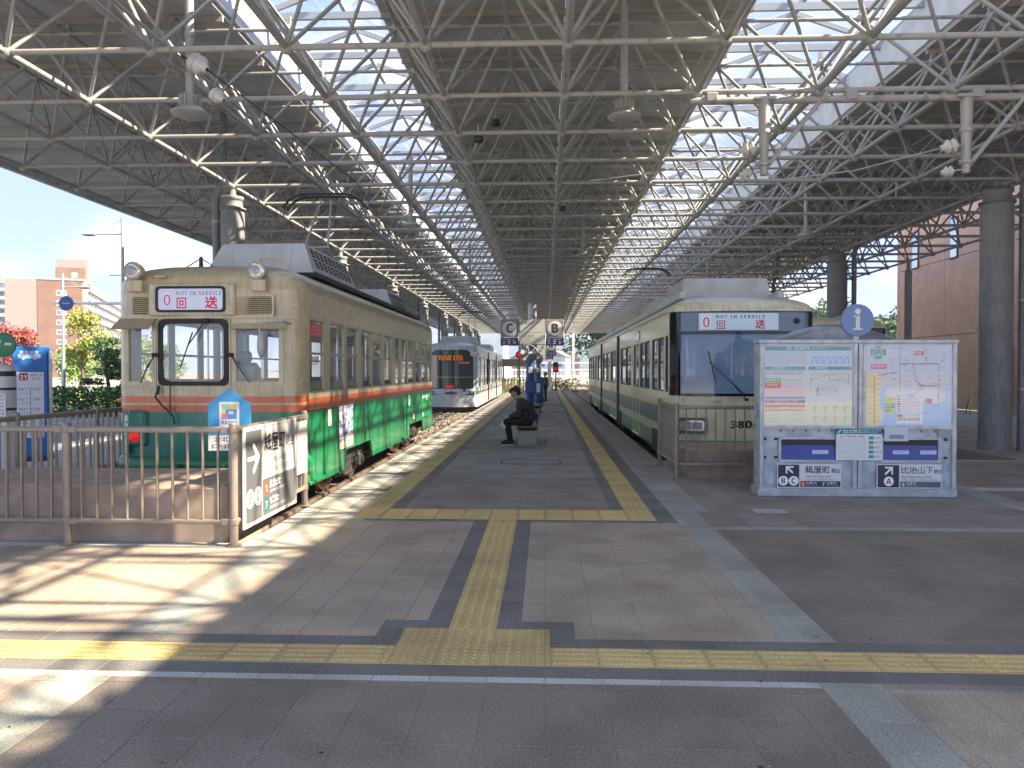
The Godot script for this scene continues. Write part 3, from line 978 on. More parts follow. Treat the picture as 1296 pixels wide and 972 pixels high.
func full_plan(w: float, l: float, rc: float, bow: float, inset: float) -> PackedVector3Array:
	var r := PackedVector3Array()
	var ww := maxf(w - inset, 0.002)
	var rr := clampf(rc - inset * 0.3, 0.001, ww)
	var f := front_line(ww, rr, bow * ww / w)
	for q in f: r.append(Vector3(q.x, 0, q.y - inset))
	for k in range(1, 12): r.append(Vector3(ww, 0, lerpf(f[-1].y - inset, -l - f[-1].y + inset, k / 12.0)))
	f.reverse()
	for q in f: r.append(Vector3(q.x, 0, -l - q.y + inset))
	for k in range(1, 12): r.append(Vector3(-ww, 0, lerpf(-l - f[-1].y + inset, f[-1].y - inset, k / 12.0)))
	return r


func tram_roof(t: Node3D, w: float, l: float, rc: float, bow: float, y0: float, y1: float, m: Material, power := 2.4) -> void:
	var b := MB.new()
	var rings := []
	for u in [0.0, 0.012, 0.035, 0.07, 0.13, 0.22, 0.36, 0.55, 0.78, 1.0]:
		var ring := full_plan(w, l, rc, bow, u * w)
		var y: float = y0 + (y1 - y0) * pow(1.0 - pow(1.0 - u, power), 1.0 / power)
		for k in ring.size(): ring[k].y = y
		rings.append(ring)
	b.loft(rings, true, 1.0)
	obj("roof", b, m, t)


# a wall with openings: wins = [[z0, z1], ...] as distances behind the nose; bands = [[y0, y1, material], ...] below and above
func tram_side(t: Node3D, side: float, w: float, za: float, zb: float, bands: Array, wins: Array, wy0: float, wy1: float, wall: Material, frame: Material, pane: Material, split := 0.0) -> void:
	var mid := Vector2(0, -(za + zb) / 2)
	for b in bands:
		var m := MB.new()
		m.ribbon([Vector2(side * w, -za), Vector2(side * w, -zb)], b[0], b[1], 0.04, mid)
		obj("side_panel", m, b[2], t)
	var edges := [za]
	for q in wins: edges.append_array([q[0], q[1]])
	edges.append(zb)
	for k in range(0, edges.size(), 2):
		if edges[k + 1] - edges[k] > 0.005:
			var m := MB.new()
			m.ribbon([Vector2(side * w, -edges[k]), Vector2(side * w, -edges[k + 1])], wy0, wy1, 0.04, mid)
			obj("window_post", m, wall, t)
	var o := Vector3(side * (w - 0.03), (wy0 + wy1) / 2, 0)
	for q in wins:
		var ww: float = q[1] - q[0]
		var ex := Vector3(0, 0, -side)
		var c := o + Vector3(0, 0, -(q[0] + q[1]) / 2)
		var f := ring(round_rect(ww + 0.004, wy1 - wy0 + 0.004, 0.03, 2), round_rect(ww - 0.06, wy1 - wy0 - 0.06, 0.03, 2), c, ex, Vector3.UP, 0.022 * 1.0)
		if split > 0.0: f.cbox(c + Vector3(side * 0.012, split - (wy0 + wy1) / 2, 0), Vector3(0.024, 0.035, ww - 0.05), 0.004)
		var fr := obj("window_frame", f, frame, t)
		var p := MB.new()
		p.poly([c - ex * (ww / 2 - 0.02) - Vector3.UP * ((wy1 - wy0) / 2 - 0.02), c + ex * (ww / 2 - 0.02) - Vector3.UP * ((wy1 - wy0) / 2 - 0.02), c + ex * (ww / 2 - 0.02) + Vector3.UP * ((wy1 - wy0) / 2 - 0.02), c - ex * (ww / 2 - 0.02) + Vector3.UP * ((wy1 - wy0) / 2 - 0.02)])
		obj("pane", p, pane, fr)


func tram_front(t: Node3D, line: Array, mid: Vector2, bands: Array, wins: Array, wy0: float, wy1: float, wall: Material) -> void:
	for b in bands:
		var m := MB.new()
		m.ribbon(line, b[0], b[1], 0.04, mid)
		obj("front_panel", m, b[2], t)
	var edges := [line[0].x - 0.01]
	for q in wins: edges.append_array([q[0], q[1]])
	edges.append(line[-1].x + 0.01)
	for k in range(0, edges.size(), 2):
		var m := MB.new()
		m.ribbon(cut_line(line, edges[k], edges[k + 1]), wy0, wy1, 0.04, mid)
		obj("front_pillar", m, wall, t)


func tram_rear(t: Node3D, line: Array, l: float, y0: float, y1: float, wall: Material) -> void:
	var r := []
	for q in line: r.append(Vector2(q.x, -l - q.y))
	var m := MB.new()
	m.ribbon(r, y0, y1, 0.04, Vector2(0, -l / 2))
	obj("rear_panel", m, wall, t)


func bogie(t: Node3D, z: float, w: float) -> void:
	var f := MB.new()
	for s in [-1.0, 1.0]:
		f.cbox(Vector3(s * (w - 0.26), 0.36, -z), Vector3(0.10, 0.14, 1.9), 0.02)
		for a in [-0.8, 0.8]:
			f.cbox(Vector3(s * (w - 0.22), 0.33, -z + a), Vector3(0.14, 0.24, 0.24), 0.03)
			f.tube(Vector3(s * (w - 0.24), 0.33, -z + a), Vector3(s * (w - 0.12), 0.33, -z + a), 0.08, 0.07, 12)
		for a in [-0.16, 0.0, 0.16]: f.tube(Vector3(s * (w - 0.24), 0.22, -z + a), Vector3(s * (w - 0.24), 0.50, -z + a), 0.055, 0.055, 10)
		f.cbox(Vector3(s * (w - 0.24), 0.19, -z), Vector3(0.16, 0.06, 0.55), 0.02)
	var b := obj("bogie_frame", f, M.dark_steel, t)
	for s in [-1.0, 1.0]:
		for a in [-0.8, 0.8]:
			var wm := MB.new()
			wm.lathe(Vector3(s * (w - 0.36), 0.33, -z + a), [Vector2(0.02, 0.06), Vector2(0.24, 0.06), Vector2(0.26, 0.03), Vector2(0.33, 0.02), Vector2(0.33, -0.05), Vector2(0.36, -0.06), Vector2(0.36, -0.09), Vector2(0.02, -0.09)], 24, Basis(Vector3(0, 0, 1), PI / 2 * -s))
			obj("wheel", wm, M.rail_steel, b)


func roof_unit(t: Node3D, ce: Vector3, s: Vector3, taper: float, m: Material, grille := true) -> void:
	var h := s / 2
	var b := MB.new()
	var lo := [Vector3(-h.x, -h.y, h.z), Vector3(h.x, -h.y, h.z), Vector3(h.x, -h.y, -h.z), Vector3(-h.x, -h.y, -h.z)]
	var hi := [Vector3(-h.x + taper, h.y, h.z - taper), Vector3(h.x - taper, h.y, h.z - taper), Vector3(h.x - taper, h.y, -h.z + taper), Vector3(-h.x + taper, h.y, -h.z + taper)]
	var bev := 0.025
	for k in 4:
		var j := (k + 1) % 4
		b.conv([ce + lo[k], ce + lo[j], ce + hi[j], ce + hi[k]], ce)
	var top := []
	for q in hi:
		var c: Vector3 = q * Vector3(1 - bev, 1, 1 - bev) + Vector3(0, 0.02, 0)
		top.append(ce + c)
	b.conv(top.duplicate(), ce)
	for k in 4:
		var j := (k + 1) % 4
		b.conv([ce + hi[k], ce + hi[j], top[j], top[k]], ce)
	for k in 3: b.cbox(ce + Vector3(-h.x * 0.55 + k * h.x * 0.55, 0, h.z - taper * 0.5 + 0.004), Vector3(0.012, s.y * 0.9, 0.01), 0.0, Basis(Vector3.RIGHT, -atan2(taper, s.y)))
	var u := obj("roof_unit", b, m, t)
	if grille:
		for side in [-1.0, 1.0]:
			var slots := []
			var lean: float = atan2(taper, s.y) * side
			var bas := Basis(Vector3(0, 0, 1), lean)
			for r in 2:
				for k in 9:
					for q in 3:
						var y: float = (-0.28 + r * 0.5) * s.y * 0.8 + q * s.y * 0.12
						slots.append(Transform3D(bas.scaled_local(Vector3(0.008, s.y * 0.075, h.z * 0.10)), ce + Vector3(side * (h.x - taper * 0.5), 0, 0) + bas * Vector3(side * 0.004, y, -h.z * 0.75 + k * h.z * 0.18)))
			many("vent_slot", bx(Vector3.ZERO, Vector3.ONE), M.dark_steel, slots, [], u)
	for a in [-0.7, 0.7]: obj("mounting", bx(ce + Vector3(0, -h.y - 0.05, a * h.z), Vector3(s.x * 0.8, 0.10, 0.10), 0.01), M.dark_steel, u)


func pantograph(t: Node3D, z: float, y0: float, y1: float, low: float) -> void:
	var p := MB.new()
	p.cbox(Vector3(0, y0 + 0.06, -z), Vector3(0.9, 0.08, 1.1), 0.02)
	for s in [-1.0, 1.0]:
		for a in [-0.45, 0.45]:
			p.tube(Vector3(s * 0.36, y0 - 0.08, -z + a), Vector3(s * 0.36, y0 + 0.06, -z + a), 0.05, 0.04, 8)
	for s in [-0.32, 0.32]: p.tube(Vector3(s, y0 + 0.12, -z - 0.45), Vector3(s * 0.7, low, -z + 0.65), 0.03, 0.022, 8)
	for s in [-0.16, 0.16]: p.tube(Vector3(s * 1.4, low, -z + 0.65), Vector3(s * 0.6, y1 - 0.08, -z - 0.05), 0.024, 0.018, 8)
	p.tube(Vector3(-0.25, low, -z + 0.65), Vector3(0.25, low, -z + 0.65), 0.025, 0.025, 8)
	p.tube(Vector3(0, y0 + 0.12, -z - 0.3), Vector3(0, low - 0.05, -z + 0.5), 0.02, 0.02, 8)
	var b := obj("pantograph", p, M.bracket_grey, t)
	var h := MB.new()
	for a in [-0.13, 0.13]:
		var pts := []
		for k in 13:
			var u := -1.0 + k / 6.0
			pts.append(Vector3(u * 0.82, y1 - 0.26 * pow(absf(u), 5.0), -z + a))
		h.path(pts, 0.022, 6)
	h.tube(Vector3(-0.2, y1 - 0.05, -z - 0.13), Vector3(-0.2, y1 - 0.05, -z + 0.13), 0.015, 0.015, 6)
	h.tube(Vector3(0.2, y1 - 0.05, -z - 0.13), Vector3(0.2, y1 - 0.05, -z + 0.13), 0.015, 0.015, 6)
	obj("collector_head", h, M.dark_steel, b)


func tram_inside(t: Node3D, w: float, l: float, floor_y: float, top_y: float, seat: Material, nose := 0.6) -> void:
	obj("floor", bx(Vector3(0, floor_y - 0.06, -l / 2), Vector3(w * 2 - 0.1, 0.08, l - 0.7)), M.cab_floor, t)
	obj("ceiling", bx(Vector3(0, top_y, -l / 2), Vector3(w * 2 - 0.3, 0.03, l - 0.8)), M.cab_white, t)
	for s in [-1.0, 1.0]:
		obj("bench_seat", bx(Vector3(s * (w - 0.3), floor_y + 0.42, -l / 2), Vector3(0.44, 0.12, l - 3.6), 0.04), seat, t)
		obj("bench_back", bx(Vector3(s * (w - 0.12), floor_y + 0.68, -l / 2), Vector3(0.10, 0.42, l - 3.6), 0.03), seat, t)
	for k in int(l / 2.2):
		var z := -1.7 - k * 2.2
		if z < -l + 0.9: break
		for s in [-1.0, 1.0]:
			var pole := MB.new()
			pole.tube(Vector3(s * (w - 0.56), floor_y, z), Vector3(s * (w - 0.56), top_y, z), 0.016, 0.016, 8)
			obj("grab_pole", pole, M.chrome, t)
	for s in [-1.0, 1.0]:
		var hr := MB.new()
		hr.tube(Vector3(s * (w - 0.56), top_y - 0.22, -1.7), Vector3(s * (w - 0.56), top_y - 0.22, -l + 1.0), 0.014, 0.014, 6)
		obj("handrail", hr, M.chrome, t)
	var d := MB.new()
	d.cbox(Vector3(-0.1, floor_y + 0.5, -nose), Vector3(w * 1.3, 0.85, 0.4), 0.05)
	d.cbox(Vector3(0.35, floor_y + 1.0, -nose + 0.02), Vector3(0.3, 0.2, 0.25), 0.03)
	obj("driver_console", d, M.cab_grey, t)
	var c := MB.new()
	c.cbox(Vector3(-0.1, floor_y + 0.5, -nose - 0.75), Vector3(0.46, 0.10, 0.42), 0.04)
	c.cbox(Vector3(-0.1, floor_y + 0.85, -nose - 0.98), Vector3(0.46, 0.62, 0.09), 0.04)
	c.cbox(Vector3(-0.1, floor_y + 1.24, -nose - 0.98), Vector3(0.26, 0.18, 0.08), 0.035)
	c.tube(Vector3(-0.1, floor_y, -nose - 0.75), Vector3(-0.1, floor_y + 0.47, -nose - 0.75), 0.06, 0.06, 10)
	obj("driver_seat", c, M.dark_steel, t)


func wiper(t: Node3D, a: Vector3, b: Vector3, c: Vector3) -> void:
	var m := MB.new()
	m.tube(a, b, 0.010, 0.008, 6)
	m.cbox(a, Vector3(0.07, 0.05, 0.04), 0.012)
	m.tube(b.lerp(c, -0.55), c, 0.009, 0.007, 6)
	obj("wiper", m, M.black_rubber, t)


func tram_materials() -> void:
	var dirt := noise_tex(0.014, Color(0.94, 0.93, 0.915), Color(1, 1, 1), 31, 5, 512)
	for q in [["tram_cream", lin(0.62, 0.55, 0.355)], ["tram_orange", lin(0.72, 0.16, 0.07)], ["tram_green", lin(0.012, 0.21, 0.085)], ["tram_teal", lin(0.03, 0.25, 0.18)], ["pale_cream", lin(0.82, 0.81, 0.60)], ["fresh_green", lin(0.18, 0.35, 0.18)], ["deep_green", lin(0.06, 0.16, 0.13)], ["ice_blue", lin(0.68, 0.79, 0.87)], ["tram_white", lin(0.70, 0.78, 0.84)]]:
		var m := mat(q[0], q[1], 0.32, 0, dirt, 0.5)
		m.clearcoat_enabled = true; m.clearcoat = 0.5; m.clearcoat_roughness = 0.12
	for k in ["tram_cream", "tram_green", "tram_teal", "pale_cream", "ice_blue"]: streaks(M[k], 0.92)
	mat("roof_grey", lin(0.58, 0.63, 0.66), 0.45, 0.1, dirt, 0.25)
	mat("cab_floor", lin(0.16, 0.13, 0.11), 0.7)
	mat("cab_white", lin(0.70, 0.70, 0.66), 0.6)
	mat("cab_grey", lin(0.22, 0.24, 0.25), 0.6)
	mat("seat_green", lin(0.06, 0.18, 0.10), 0.9)
	mat("seat_blue", lin(0.05, 0.08, 0.2), 0.9)
	mat("window_alu", lin(0.50, 0.46, 0.36), 0.35, 0.4)
	mat("gloss_black", lin(0.012, 0.013, 0.015), 0.08)
	mat("lens_red", lin(0.45, 0.02, 0.02), 0.15)
	glass("clear_pane", Color(0.85, 0.93, 0.92), 0.10)
	glass("tint_veil_pane", Color(0.62, 0.76, 0.90), 0.36)  # blue tint plus a milky veil that stands in for reflections
	glass("sky_veil_pane", Color(0.66, 0.82, 1.0), 0.46)  # pale blue veil in the colour imitates sky reflected in the windscreen
	glass("lens_glass", Color(0.95, 0.97, 1.0), 0.25)
	glow("red_lamp", Color(0.8, 0.06, 0.03), 0.14)
	glow("amber_led", Color(1.0, 0.50, 0.05), 0.8)


func round_headlight(t: Node3D, at: Vector3) -> void:
	var h := MB.new()
	var fw := Basis(Vector3.RIGHT, PI / 2)
	h.lathe(at, [Vector2(0.02, -0.16), Vector2(0.075, -0.13), Vector2(0.105, -0.05), Vector2(0.112, 0.03), Vector2(0.118, 0.035), Vector2(0.118, 0.055), Vector2(0.103, 0.06)], 24, fw)
	h.cbox(at + Vector3(0.02, -0.19, -0.02), Vector3(0.20, 0.15, 0.16), 0.01)
	h.tube(at + Vector3(0, -0.14, -0.02), at + Vector3(0, -0.09, -0.02), 0.05, 0.05, 10)
	var o := obj("headlight", h, M.tram_cream, t)
	var b := MB.new()
	b.lathe(at, [Vector2(0.001, -0.06), Vector2(0.05, -0.045), Vector2(0.09, 0.0), Vector2(0.104, 0.045)], 24, fw)
	obj("reflector", b, M.chrome, o)
	var g := MB.new()
	g.lathe(at, [Vector2(0.104, 0.05), Vector2(0.08, 0.066), Vector2(0.04, 0.076), Vector2(0.001, 0.08)], 24, fw)
	obj("lens", g, M.lens_glass, o)
	var bulb := MB.new()
	bulb.ball(at + Vector3(0, 0, 0.0), Vector3(0.02, 0.02, 0.025), 8)
	obj("bulb", bulb, M.porcelain, o)


func old_tram() -> void:
	var w := 1.24
	var l := 12.0
	var rc := 0.30
	var bow := 0.09
	var t := thing("tram_car", "old cream, orange and green single tram at the left platform showing NOT IN SERVICE", "tram", Vector3(-4.36, RAIL, -9.75))
	var line := front_line(w, rc, bow)
	var mid := Vector2(0, -l / 2)
	var sz := rc + bow
	var orange := [1.37, 1.455, M.tram_orange]
	var bands := [[0.75, 1.37, M.tram_teal], orange, [1.455, 1.485, M.tram_cream], [1.485, 1.57, M.tram_orange], [1.57, 1.72, M.tram_cream], [2.54, 2.94, M.tram_cream]]
	tram_front(t, line, mid, bands, [[-1.04, -0.64], [-0.57, 0.31], [0.39, 0.99]], 1.72, 2.54, M.tram_cream)
	tram_rear(t, line, l, 0.40, 1.37, M.tram_green); tram_rear(t, line, l, 1.37, 1.57, M.tram_orange); tram_rear(t, line, l, 1.57, 2.94, M.tram_cream)
	var right := [[1.425, 2.25], [2.37, 3.16], [3.35, 4.16], [4.25, 5.06], [5.24, 6.01], [6.34, 6.95], [7.86, 8.76], [8.87, 9.70], [9.82, 10.67], [10.80, 11.5]]
	var side_bands := [[1.37, 1.53, M.tram_orange], [1.53, 1.60, M.tram_cream], [2.61, 2.94, M.tram_cream]]
	var posts: Array = right.duplicate()
	posts.insert(0, [0.45, 1.15]); posts.insert(7, [7.12, 7.76])
	tram_side(t, 1.0, w, sz, l - sz, side_bands, posts, 1.60, 2.61, M.tram_cream, M.window_alu, M.clear_pane, 2.13)
	var lw := []
	for k in 11: lw.append([0.75 + k * 0.98, 0.75 + k * 0.98 + 0.84])
	tram_side(t, -1.0, w, sz, l - sz, side_bands, lw, 1.60, 2.61, M.tram_cream, M.window_alu, M.clear_pane, 2.13)
	# corner fillers between the front's and the side's window heights
	# green flanks with arches over the bogies, doors let into them
	for s in [1.0, -1.0]:
		var low := 0.36
		var outl := [Vector2(1.17, low), Vector2(2.2, low), Vector2(2.35, 0.66), Vector2(4.05, 0.66), Vector2(4.2, low), Vector2(7.10, low), Vector2(7.10, 1.37), Vector2(1.17, 1.37)]
		var out2 := [Vector2(7.78, low), Vector2(7.95, low), Vector2(8.05, 0.66), Vector2(9.9, 0.66), Vector2(10.0, low), Vector2(l - sz, low), Vector2(l - sz, 1.37), Vector2(7.78, 1.37)]
		for o2 in [outl, out2]:
			var q := []
			for p in o2: q.append(Vector2(p.x * s, p.y))
			var m := MB.new()
			m.slab(q, Vector3(s * (w - 0.04), 0, 0), Vector3(0, 0, -s), Vector3.UP, 0.04)
			# pressed seams between the sheets
			for z in [2.28, 3.2, 4.2, 5.1, 6.1, 8.8, 9.75, 10.7]:
				if z > o2[0].x and z < o2[-1].x + 5.9 and (o2 == out2) == (z > 7.5): m.cbox(Vector3(s * (w + 0.003), 1.0, -z), Vector3(0.008, 0.70, 0.025), 0.003)
			obj("side_panel", m, M.tram_green, t)
		for d in [[sz, 1.17], [7.10, 7.78]]:
			var m := MB.new()
			m.cbox(Vector3(s * (w - 0.05), 0.88, -(d[0] + d[1]) / 2), Vector3(0.05, 0.98, d[1] - d[0] - 0.02), 0.01)
			m.cbox(Vector3(s * (w - 0.02), 0.40, -(d[0] + d[1]) / 2), Vector3(0.10, 0.05, d[1] - d[0]), 0.01)
			m.cbox(Vector3(s * (w - 0.022), 0.92, -(d[0] + d[1]) / 2), Vector3(0.012, 0.8, 0.03), 0.003)
			obj("door", m, M.tram_green, t)
	var fr := MB.new()
	fr.cbox(Vector3(0, 0.50, -l / 2), Vector3(2 * w - 0.35, 0.22, l - 0.8), 0.03)
	for z in [5.0, 5.8, 6.6]: fr.cbox(Vector3(0.8, 0.34, -z), Vector3(0.4, 0.2, 0.5), 0.03)
	obj("underframe", fr, M.dark_steel, t)
	bogie(t, 3.2, w); bogie(t, 8.95, w)
	# apron and bumper
	var ap := MB.new()
	var rings := []
	for q in [[0.50, -0.04], [0.52, 0.0], [0.58, 0.05], [0.70, 0.06], [0.76, 0.03], [0.80, 0.0]]:
		var r := PackedVector3Array()
		for p in front_line(w + q[1], rc + q[1], bow): r.append(Vector3(p.x, q[0], p.y + q[1]))
		rings.append(r)
	ap.loft(rings, false, 1.0)
	obj("bumper", ap, M.tram_green, t)
	var cp := MB.new()
	cp.cbox(Vector3(0.02, 0.60, 0.12), Vector3(0.72, 0.14, 0.10), 0.03)
	cp.cbox(Vector3(-0.04, 0.60, 0.17), Vector3(0.26, 0.05, 0.05), 0.01)
	for x in [-0.28, 0.3]: cp.cbox(Vector3(x, 0.69, 0.10), Vector3(0.05, 0.05, 0.12), 0.01)
	obj("coupler_guard", cp, M.tram_green, t)
	obj("coupler_slot", bx(Vector3(-0.04, 0.605, 0.172), Vector3(0.30, 0.04, 0.01)), M.black_rubber, t)
	tram_roof(t, w, l, rc, bow, 2.94, 3.34, M.tram_cream, 2.5)
	# windscreen and the side lights of the front
	var fz := func(x: float) -> float: return front_z(x, w, rc, bow)
	for q in [[-1.04, -0.64, 1.72, 2.54, 0.02], [-0.57, 0.31, 1.72, 2.54, 0.09], [0.39, 0.99, 1.72, 2.54, 0.02]]:
		var c := Vector3((q[0] + q[1]) / 2, (q[2] + q[3]) / 2, (fz.call(q[0]) + fz.call(q[1])) / 2 - 0.01)
		var ex := Vector3(1, 0, (fz.call(q[1]) - fz.call(q[0])) / (q[1] - q[0])).normalized()
		var ww: float = q[1] - q[0]
		var hh: float = q[3] - q[2]
		var big: bool = q[4] > 0.05
		var f := ring(round_rect(ww + 0.05, hh + 0.04, q[4] if big else 0.01), round_rect(ww - 0.07, hh - 0.08, q[4] if big else 0.01), c, ex, Vector3.UP, 0.03)
		var fo := obj("window_frame", f, M.black_rubber if big else M.tram_cream, t)
		var p := MB.new()
		p.slab(round_rect(ww - 0.02, hh - 0.02, q[4] if big else 0.01), c, ex, Vector3.UP, 0.006)
		obj("pane", p, M.clear_pane, fo)
	# destination box
	var zf := 0.02
	var db := MB.new()
	db.cbox(Vector3(-0.13, 2.80, zf - 0.03), Vector3(1.12, 0.42, 0.10), 0.02)
	obj("destination_box", db, M.tram_cream, t)
	obj("destination_frame", ring(round_rect(0.90, 0.33, 0.05), round_rect(0.84, 0.27, 0.035), Vector3(-0.135, 2.805, zf + 0.021), Vector3.RIGHT, Vector3.UP, 0.02), M.black_rubber, t)
	var im := canvas(640, 208, Color(0.83, 0.86, 0.94))
	fill(im, 44, 30, 92, 156, Color(0.78, 0.75, 0.83)); fill(im, 48, 34, 84, 148, Color(0.86, 0.87, 0.94))
	text(im, "0", 54, 158, 136, Color(0.80, 0.22, 0.32), false)
	text(im, "NOT IN SERVICE", 176, 66, 50, Color(0.52, 0.52, 0.62), true, 5)
	kanji(im, "回", 180, 84, 104, Color(0.80, 0.16, 0.24), 0.12); kanji(im, "送", 462, 78, 116, Color(0.80, 0.16, 0.24), 0.12)
	obj("destination_sign", plate(Vector3(-0.56, 2.665, zf + 0.026), Vector3(0.85, 0, 0), Vector3(0, 0.28, 0)), print_mat("old_destination", im, 0.25, 0.02), t)
	for q in [[-0.95, -0.62], [0.36, 0.90]]:
		var louvres := []
		var c := Vector3((q[0] + q[1]) / 2, 2.73, fz.call((q[0] + q[1]) / 2) + 0.0)
		for k in 9:
			var vm := MB.new()
			vm.cbox(c + Vector3(0, -0.105 + 0.026 * k, 0.012), Vector3(q[1] - q[0] - 0.04, 0.010, 0.04), 0.003, Basis(Vector3.RIGHT, 0.5))
			louvres.append(vm)
		var rr := ring(round_rect(q[1] - q[0] + 0.03, 0.28, 0.03), round_rect(q[1] - q[0] - 0.03, 0.23, 0.02), c, Vector3(1, 0, 0), Vector3.UP, 0.02)
		var vo := obj("vent_grille", rr, M.tram_cream, t)
		each("louvre", louvres, M.tram_cream, vo)
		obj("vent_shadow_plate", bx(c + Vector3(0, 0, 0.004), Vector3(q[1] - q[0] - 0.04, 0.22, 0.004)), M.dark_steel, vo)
	round_headlight(t, Vector3(-0.89, 3.17, -0.02)); round_headlight(t, Vector3(0.71, 3.17, -0.02))
	# sun visors, rain ledge, steps, handles
	mat("visor_tan", lin(0.42, 0.33, 0.22), 0.5)
	for q in [[-1.12, -0.62], [0.40, 1.06]]:
		var vs := MB.new()
		var a: float = fz.call(q[0]) - (0.0 if q[0] < 0 else 0.11); var b: float = fz.call(q[1]) - (0.0 if q[0] < 0 else 0.09)
		vs.poly([Vector3(q[0], 2.43, a + 0.24), Vector3(q[1], 2.43, b + 0.20), Vector3(q[1], 2.57, b + 0.02), Vector3(q[0], 2.57, a + 0.02)])
		vs.poly([Vector3(q[0], 2.42, a + 0.24), Vector3(q[0], 2.56, a + 0.02), Vector3(q[1], 2.56, b + 0.02), Vector3(q[1], 2.42, b + 0.20)])
		obj("sun_visor", vs, M.visor_tan if q[0] < 0 else M.tram_cream, t)
	var led := MB.new()
	led.ribbon(cut_line(line, -1.15, 1.15), 2.565, 2.60, 0.02, mid, 0.03)
	led.ribbon(cut_line(line, -1.15, 1.15), 1.68, 1.705, 0.02, mid, 0.018)
	for x in [-0.60, 0.35]: led.cbox(Vector3(x, 2.13, fz.call(x) + 0.012), Vector3(0.025, 0.84, 0.02), 0.005)
	for y in [1.83, 2.45, 2.75]: obj("step_iron", bx(Vector3(1.15, y, -0.20), Vector3(0.09, 0.03, 0.10), 0.008), M.tram_cream, t)
	obj("rain_ledge", led, M.tram_cream, t)
	wiper(t, Vector3(0.05, 2.54, 0.03), Vector3(-0.16, 2.22, 0.07), Vector3(-0.28, 1.92, 0.045))
	wiper(t, Vector3(-0.62, 2.10, 0.02), Vector3(-0.72, 1.90, 0.05), Vector3(-0.80, 1.74, 0.03))
	wiper(t, Vector3(0.37, 2.10, 0.02), Vector3(0.50, 1.92, 0.05), Vector3(0.62, 1.74, 0.03))
	var mr := MB.new()
	mr.path([Vector3(1.10, 2.50, -0.12), Vector3(1.05, 2.52, 0.06), Vector3(0.86, 2.50, 0.16), Vector3(0.80, 2.46, 0.18), Vector3(0.80, 2.36, 0.18)], 0.012, 6)
	var mo := obj("mirror", mr, M.bracket_grey, t)
	var mh := MB.new()
	mh.ball(Vector3(0.82, 2.22, 0.17), Vector3(0.055, 0.17, 0.05), 14)
	obj("mirror_head", mh, M.bracket_grey, mo)
	var lamp := MB.new()
	lamp.cbox(Vector3(-0.88, 1.16, fz.call(-0.88) + 0.03), Vector3(0.24, 0.46, 0.10), 0.03)
	var lo := obj("lamp_housing", lamp, M.tram_teal, t)
	var ll := MB.new()
	ll.lathe(Vector3(-0.90, 1.05, fz.call(-0.88) + 0.08), [Vector2(0.065, 0), Vector2(0.06, 0.02), Vector2(0.03, 0.03), Vector2(0.001, 0.034)], 16, Basis(Vector3.RIGHT, PI / 2))
	obj("tail_lamp", ll, M.red_lamp, lo)
	var cable := MB.new()
	cable.path([Vector3(-0.58, 1.66, 0.02), Vector3(-0.60, 1.56, 0.05), Vector3(-0.50, 1.45, 0.06), Vector3(-0.42, 1.38, 0.06), Vector3(-0.36, 1.30, 0.05), Vector3(-0.36, 1.22, 0.04)], 0.012, 6)
	cable.path([Vector3(-0.42, 1.72, 0.02), Vector3(-0.41, 1.5, 0.04), Vector3(-0.41, 1.38, 0.04)], 0.008, 6)
	cable.tube(Vector3(-0.58, 1.70, 0.0), Vector3(-0.58, 1.60, 0.03), 0.022, 0.022, 8)
	obj("jumper_cable", cable, M.dark_steel, t)
	var rail := MB.new()
	rail.path([Vector3(-1.15, 2.5, -0.28), Vector3(-1.16, 2.8, -0.24), Vector3(-1.08, 3.05, -0.20), Vector3(-0.95, 3.12, -0.18)], 0.014, 6)
	rail.path([Vector3(0.60, 3.24, -0.3), Vector3(0.66, 3.36, -0.25), Vector3(0.86, 3.36, -0.25), Vector3(1.0, 3.3, -0.3), Vector3(1.05, 3.12, -0.35)], 0.014, 6)
	rail.cbox(Vector3(-0.55, 3.10, -0.02), Vector3(0.14, 0.03, 0.08), 0.008)
	obj("grab_rail", rail, M.tram_cream, t)
	var roofbits := MB.new()
	roofbits.cbox(Vector3(-0.45, 3.27, -0.9), Vector3(0.5, 0.06, 0.6), 0.02)
	roofbits.tube(Vector3(-0.42, 3.28, -0.9), Vector3(-0.42, 3.48, -0.9), 0.035, 0.025, 8)
	roofbits.path([Vector3(-0.75, 3.22, -0.8), Vector3(-0.42, 3.46, -0.9), Vector3(-0.12, 3.27, -0.9)], 0.008, 6)
	obj("trolley_hook", roofbits, M.dark_steel, t)
	roof_unit(t, Vector3(0.16, 3.56, -2.9), Vector3(1.6, 0.44, 2.7), 0.18, M.roof_grey)
	roof_unit(t, Vector3(0.16, 3.52, -8.9), Vector3(1.5, 0.46, 2.2), 0.20, M.roof_grey)
	for s in [-1.0, 1.0]: obj("roof_board", bx(Vector3(s * 0.86, 3.32, -6.4), Vector3(0.26, 0.08, 9.6), 0.015), M.dark_steel, t)
	pantograph(t, 5.6, 3.36, 5.38, 4.25)
	tram_inside(t, w, l, 0.86, 2.86, M.seat_green)
	# print on the flanks
	im = canvas(96, 460, M.tram_teal.albedo_color)
	kanji(im, "乗降者優先", 8, 10, 80, Color(0.88, 0.95, 0.92), 0.11, true)
	var words := print_mat("front_words", im, 0.3)
	obj("painted_words", plate(Vector3(-1.10, 0.82, fz.call(-1.0) - 0.02), Vector3(0.10, 0, 0.07), Vector3(0, 0.52, 0)), words, t)
	im = canvas(220, 640, Color(0.72, 0.82, 0.94))
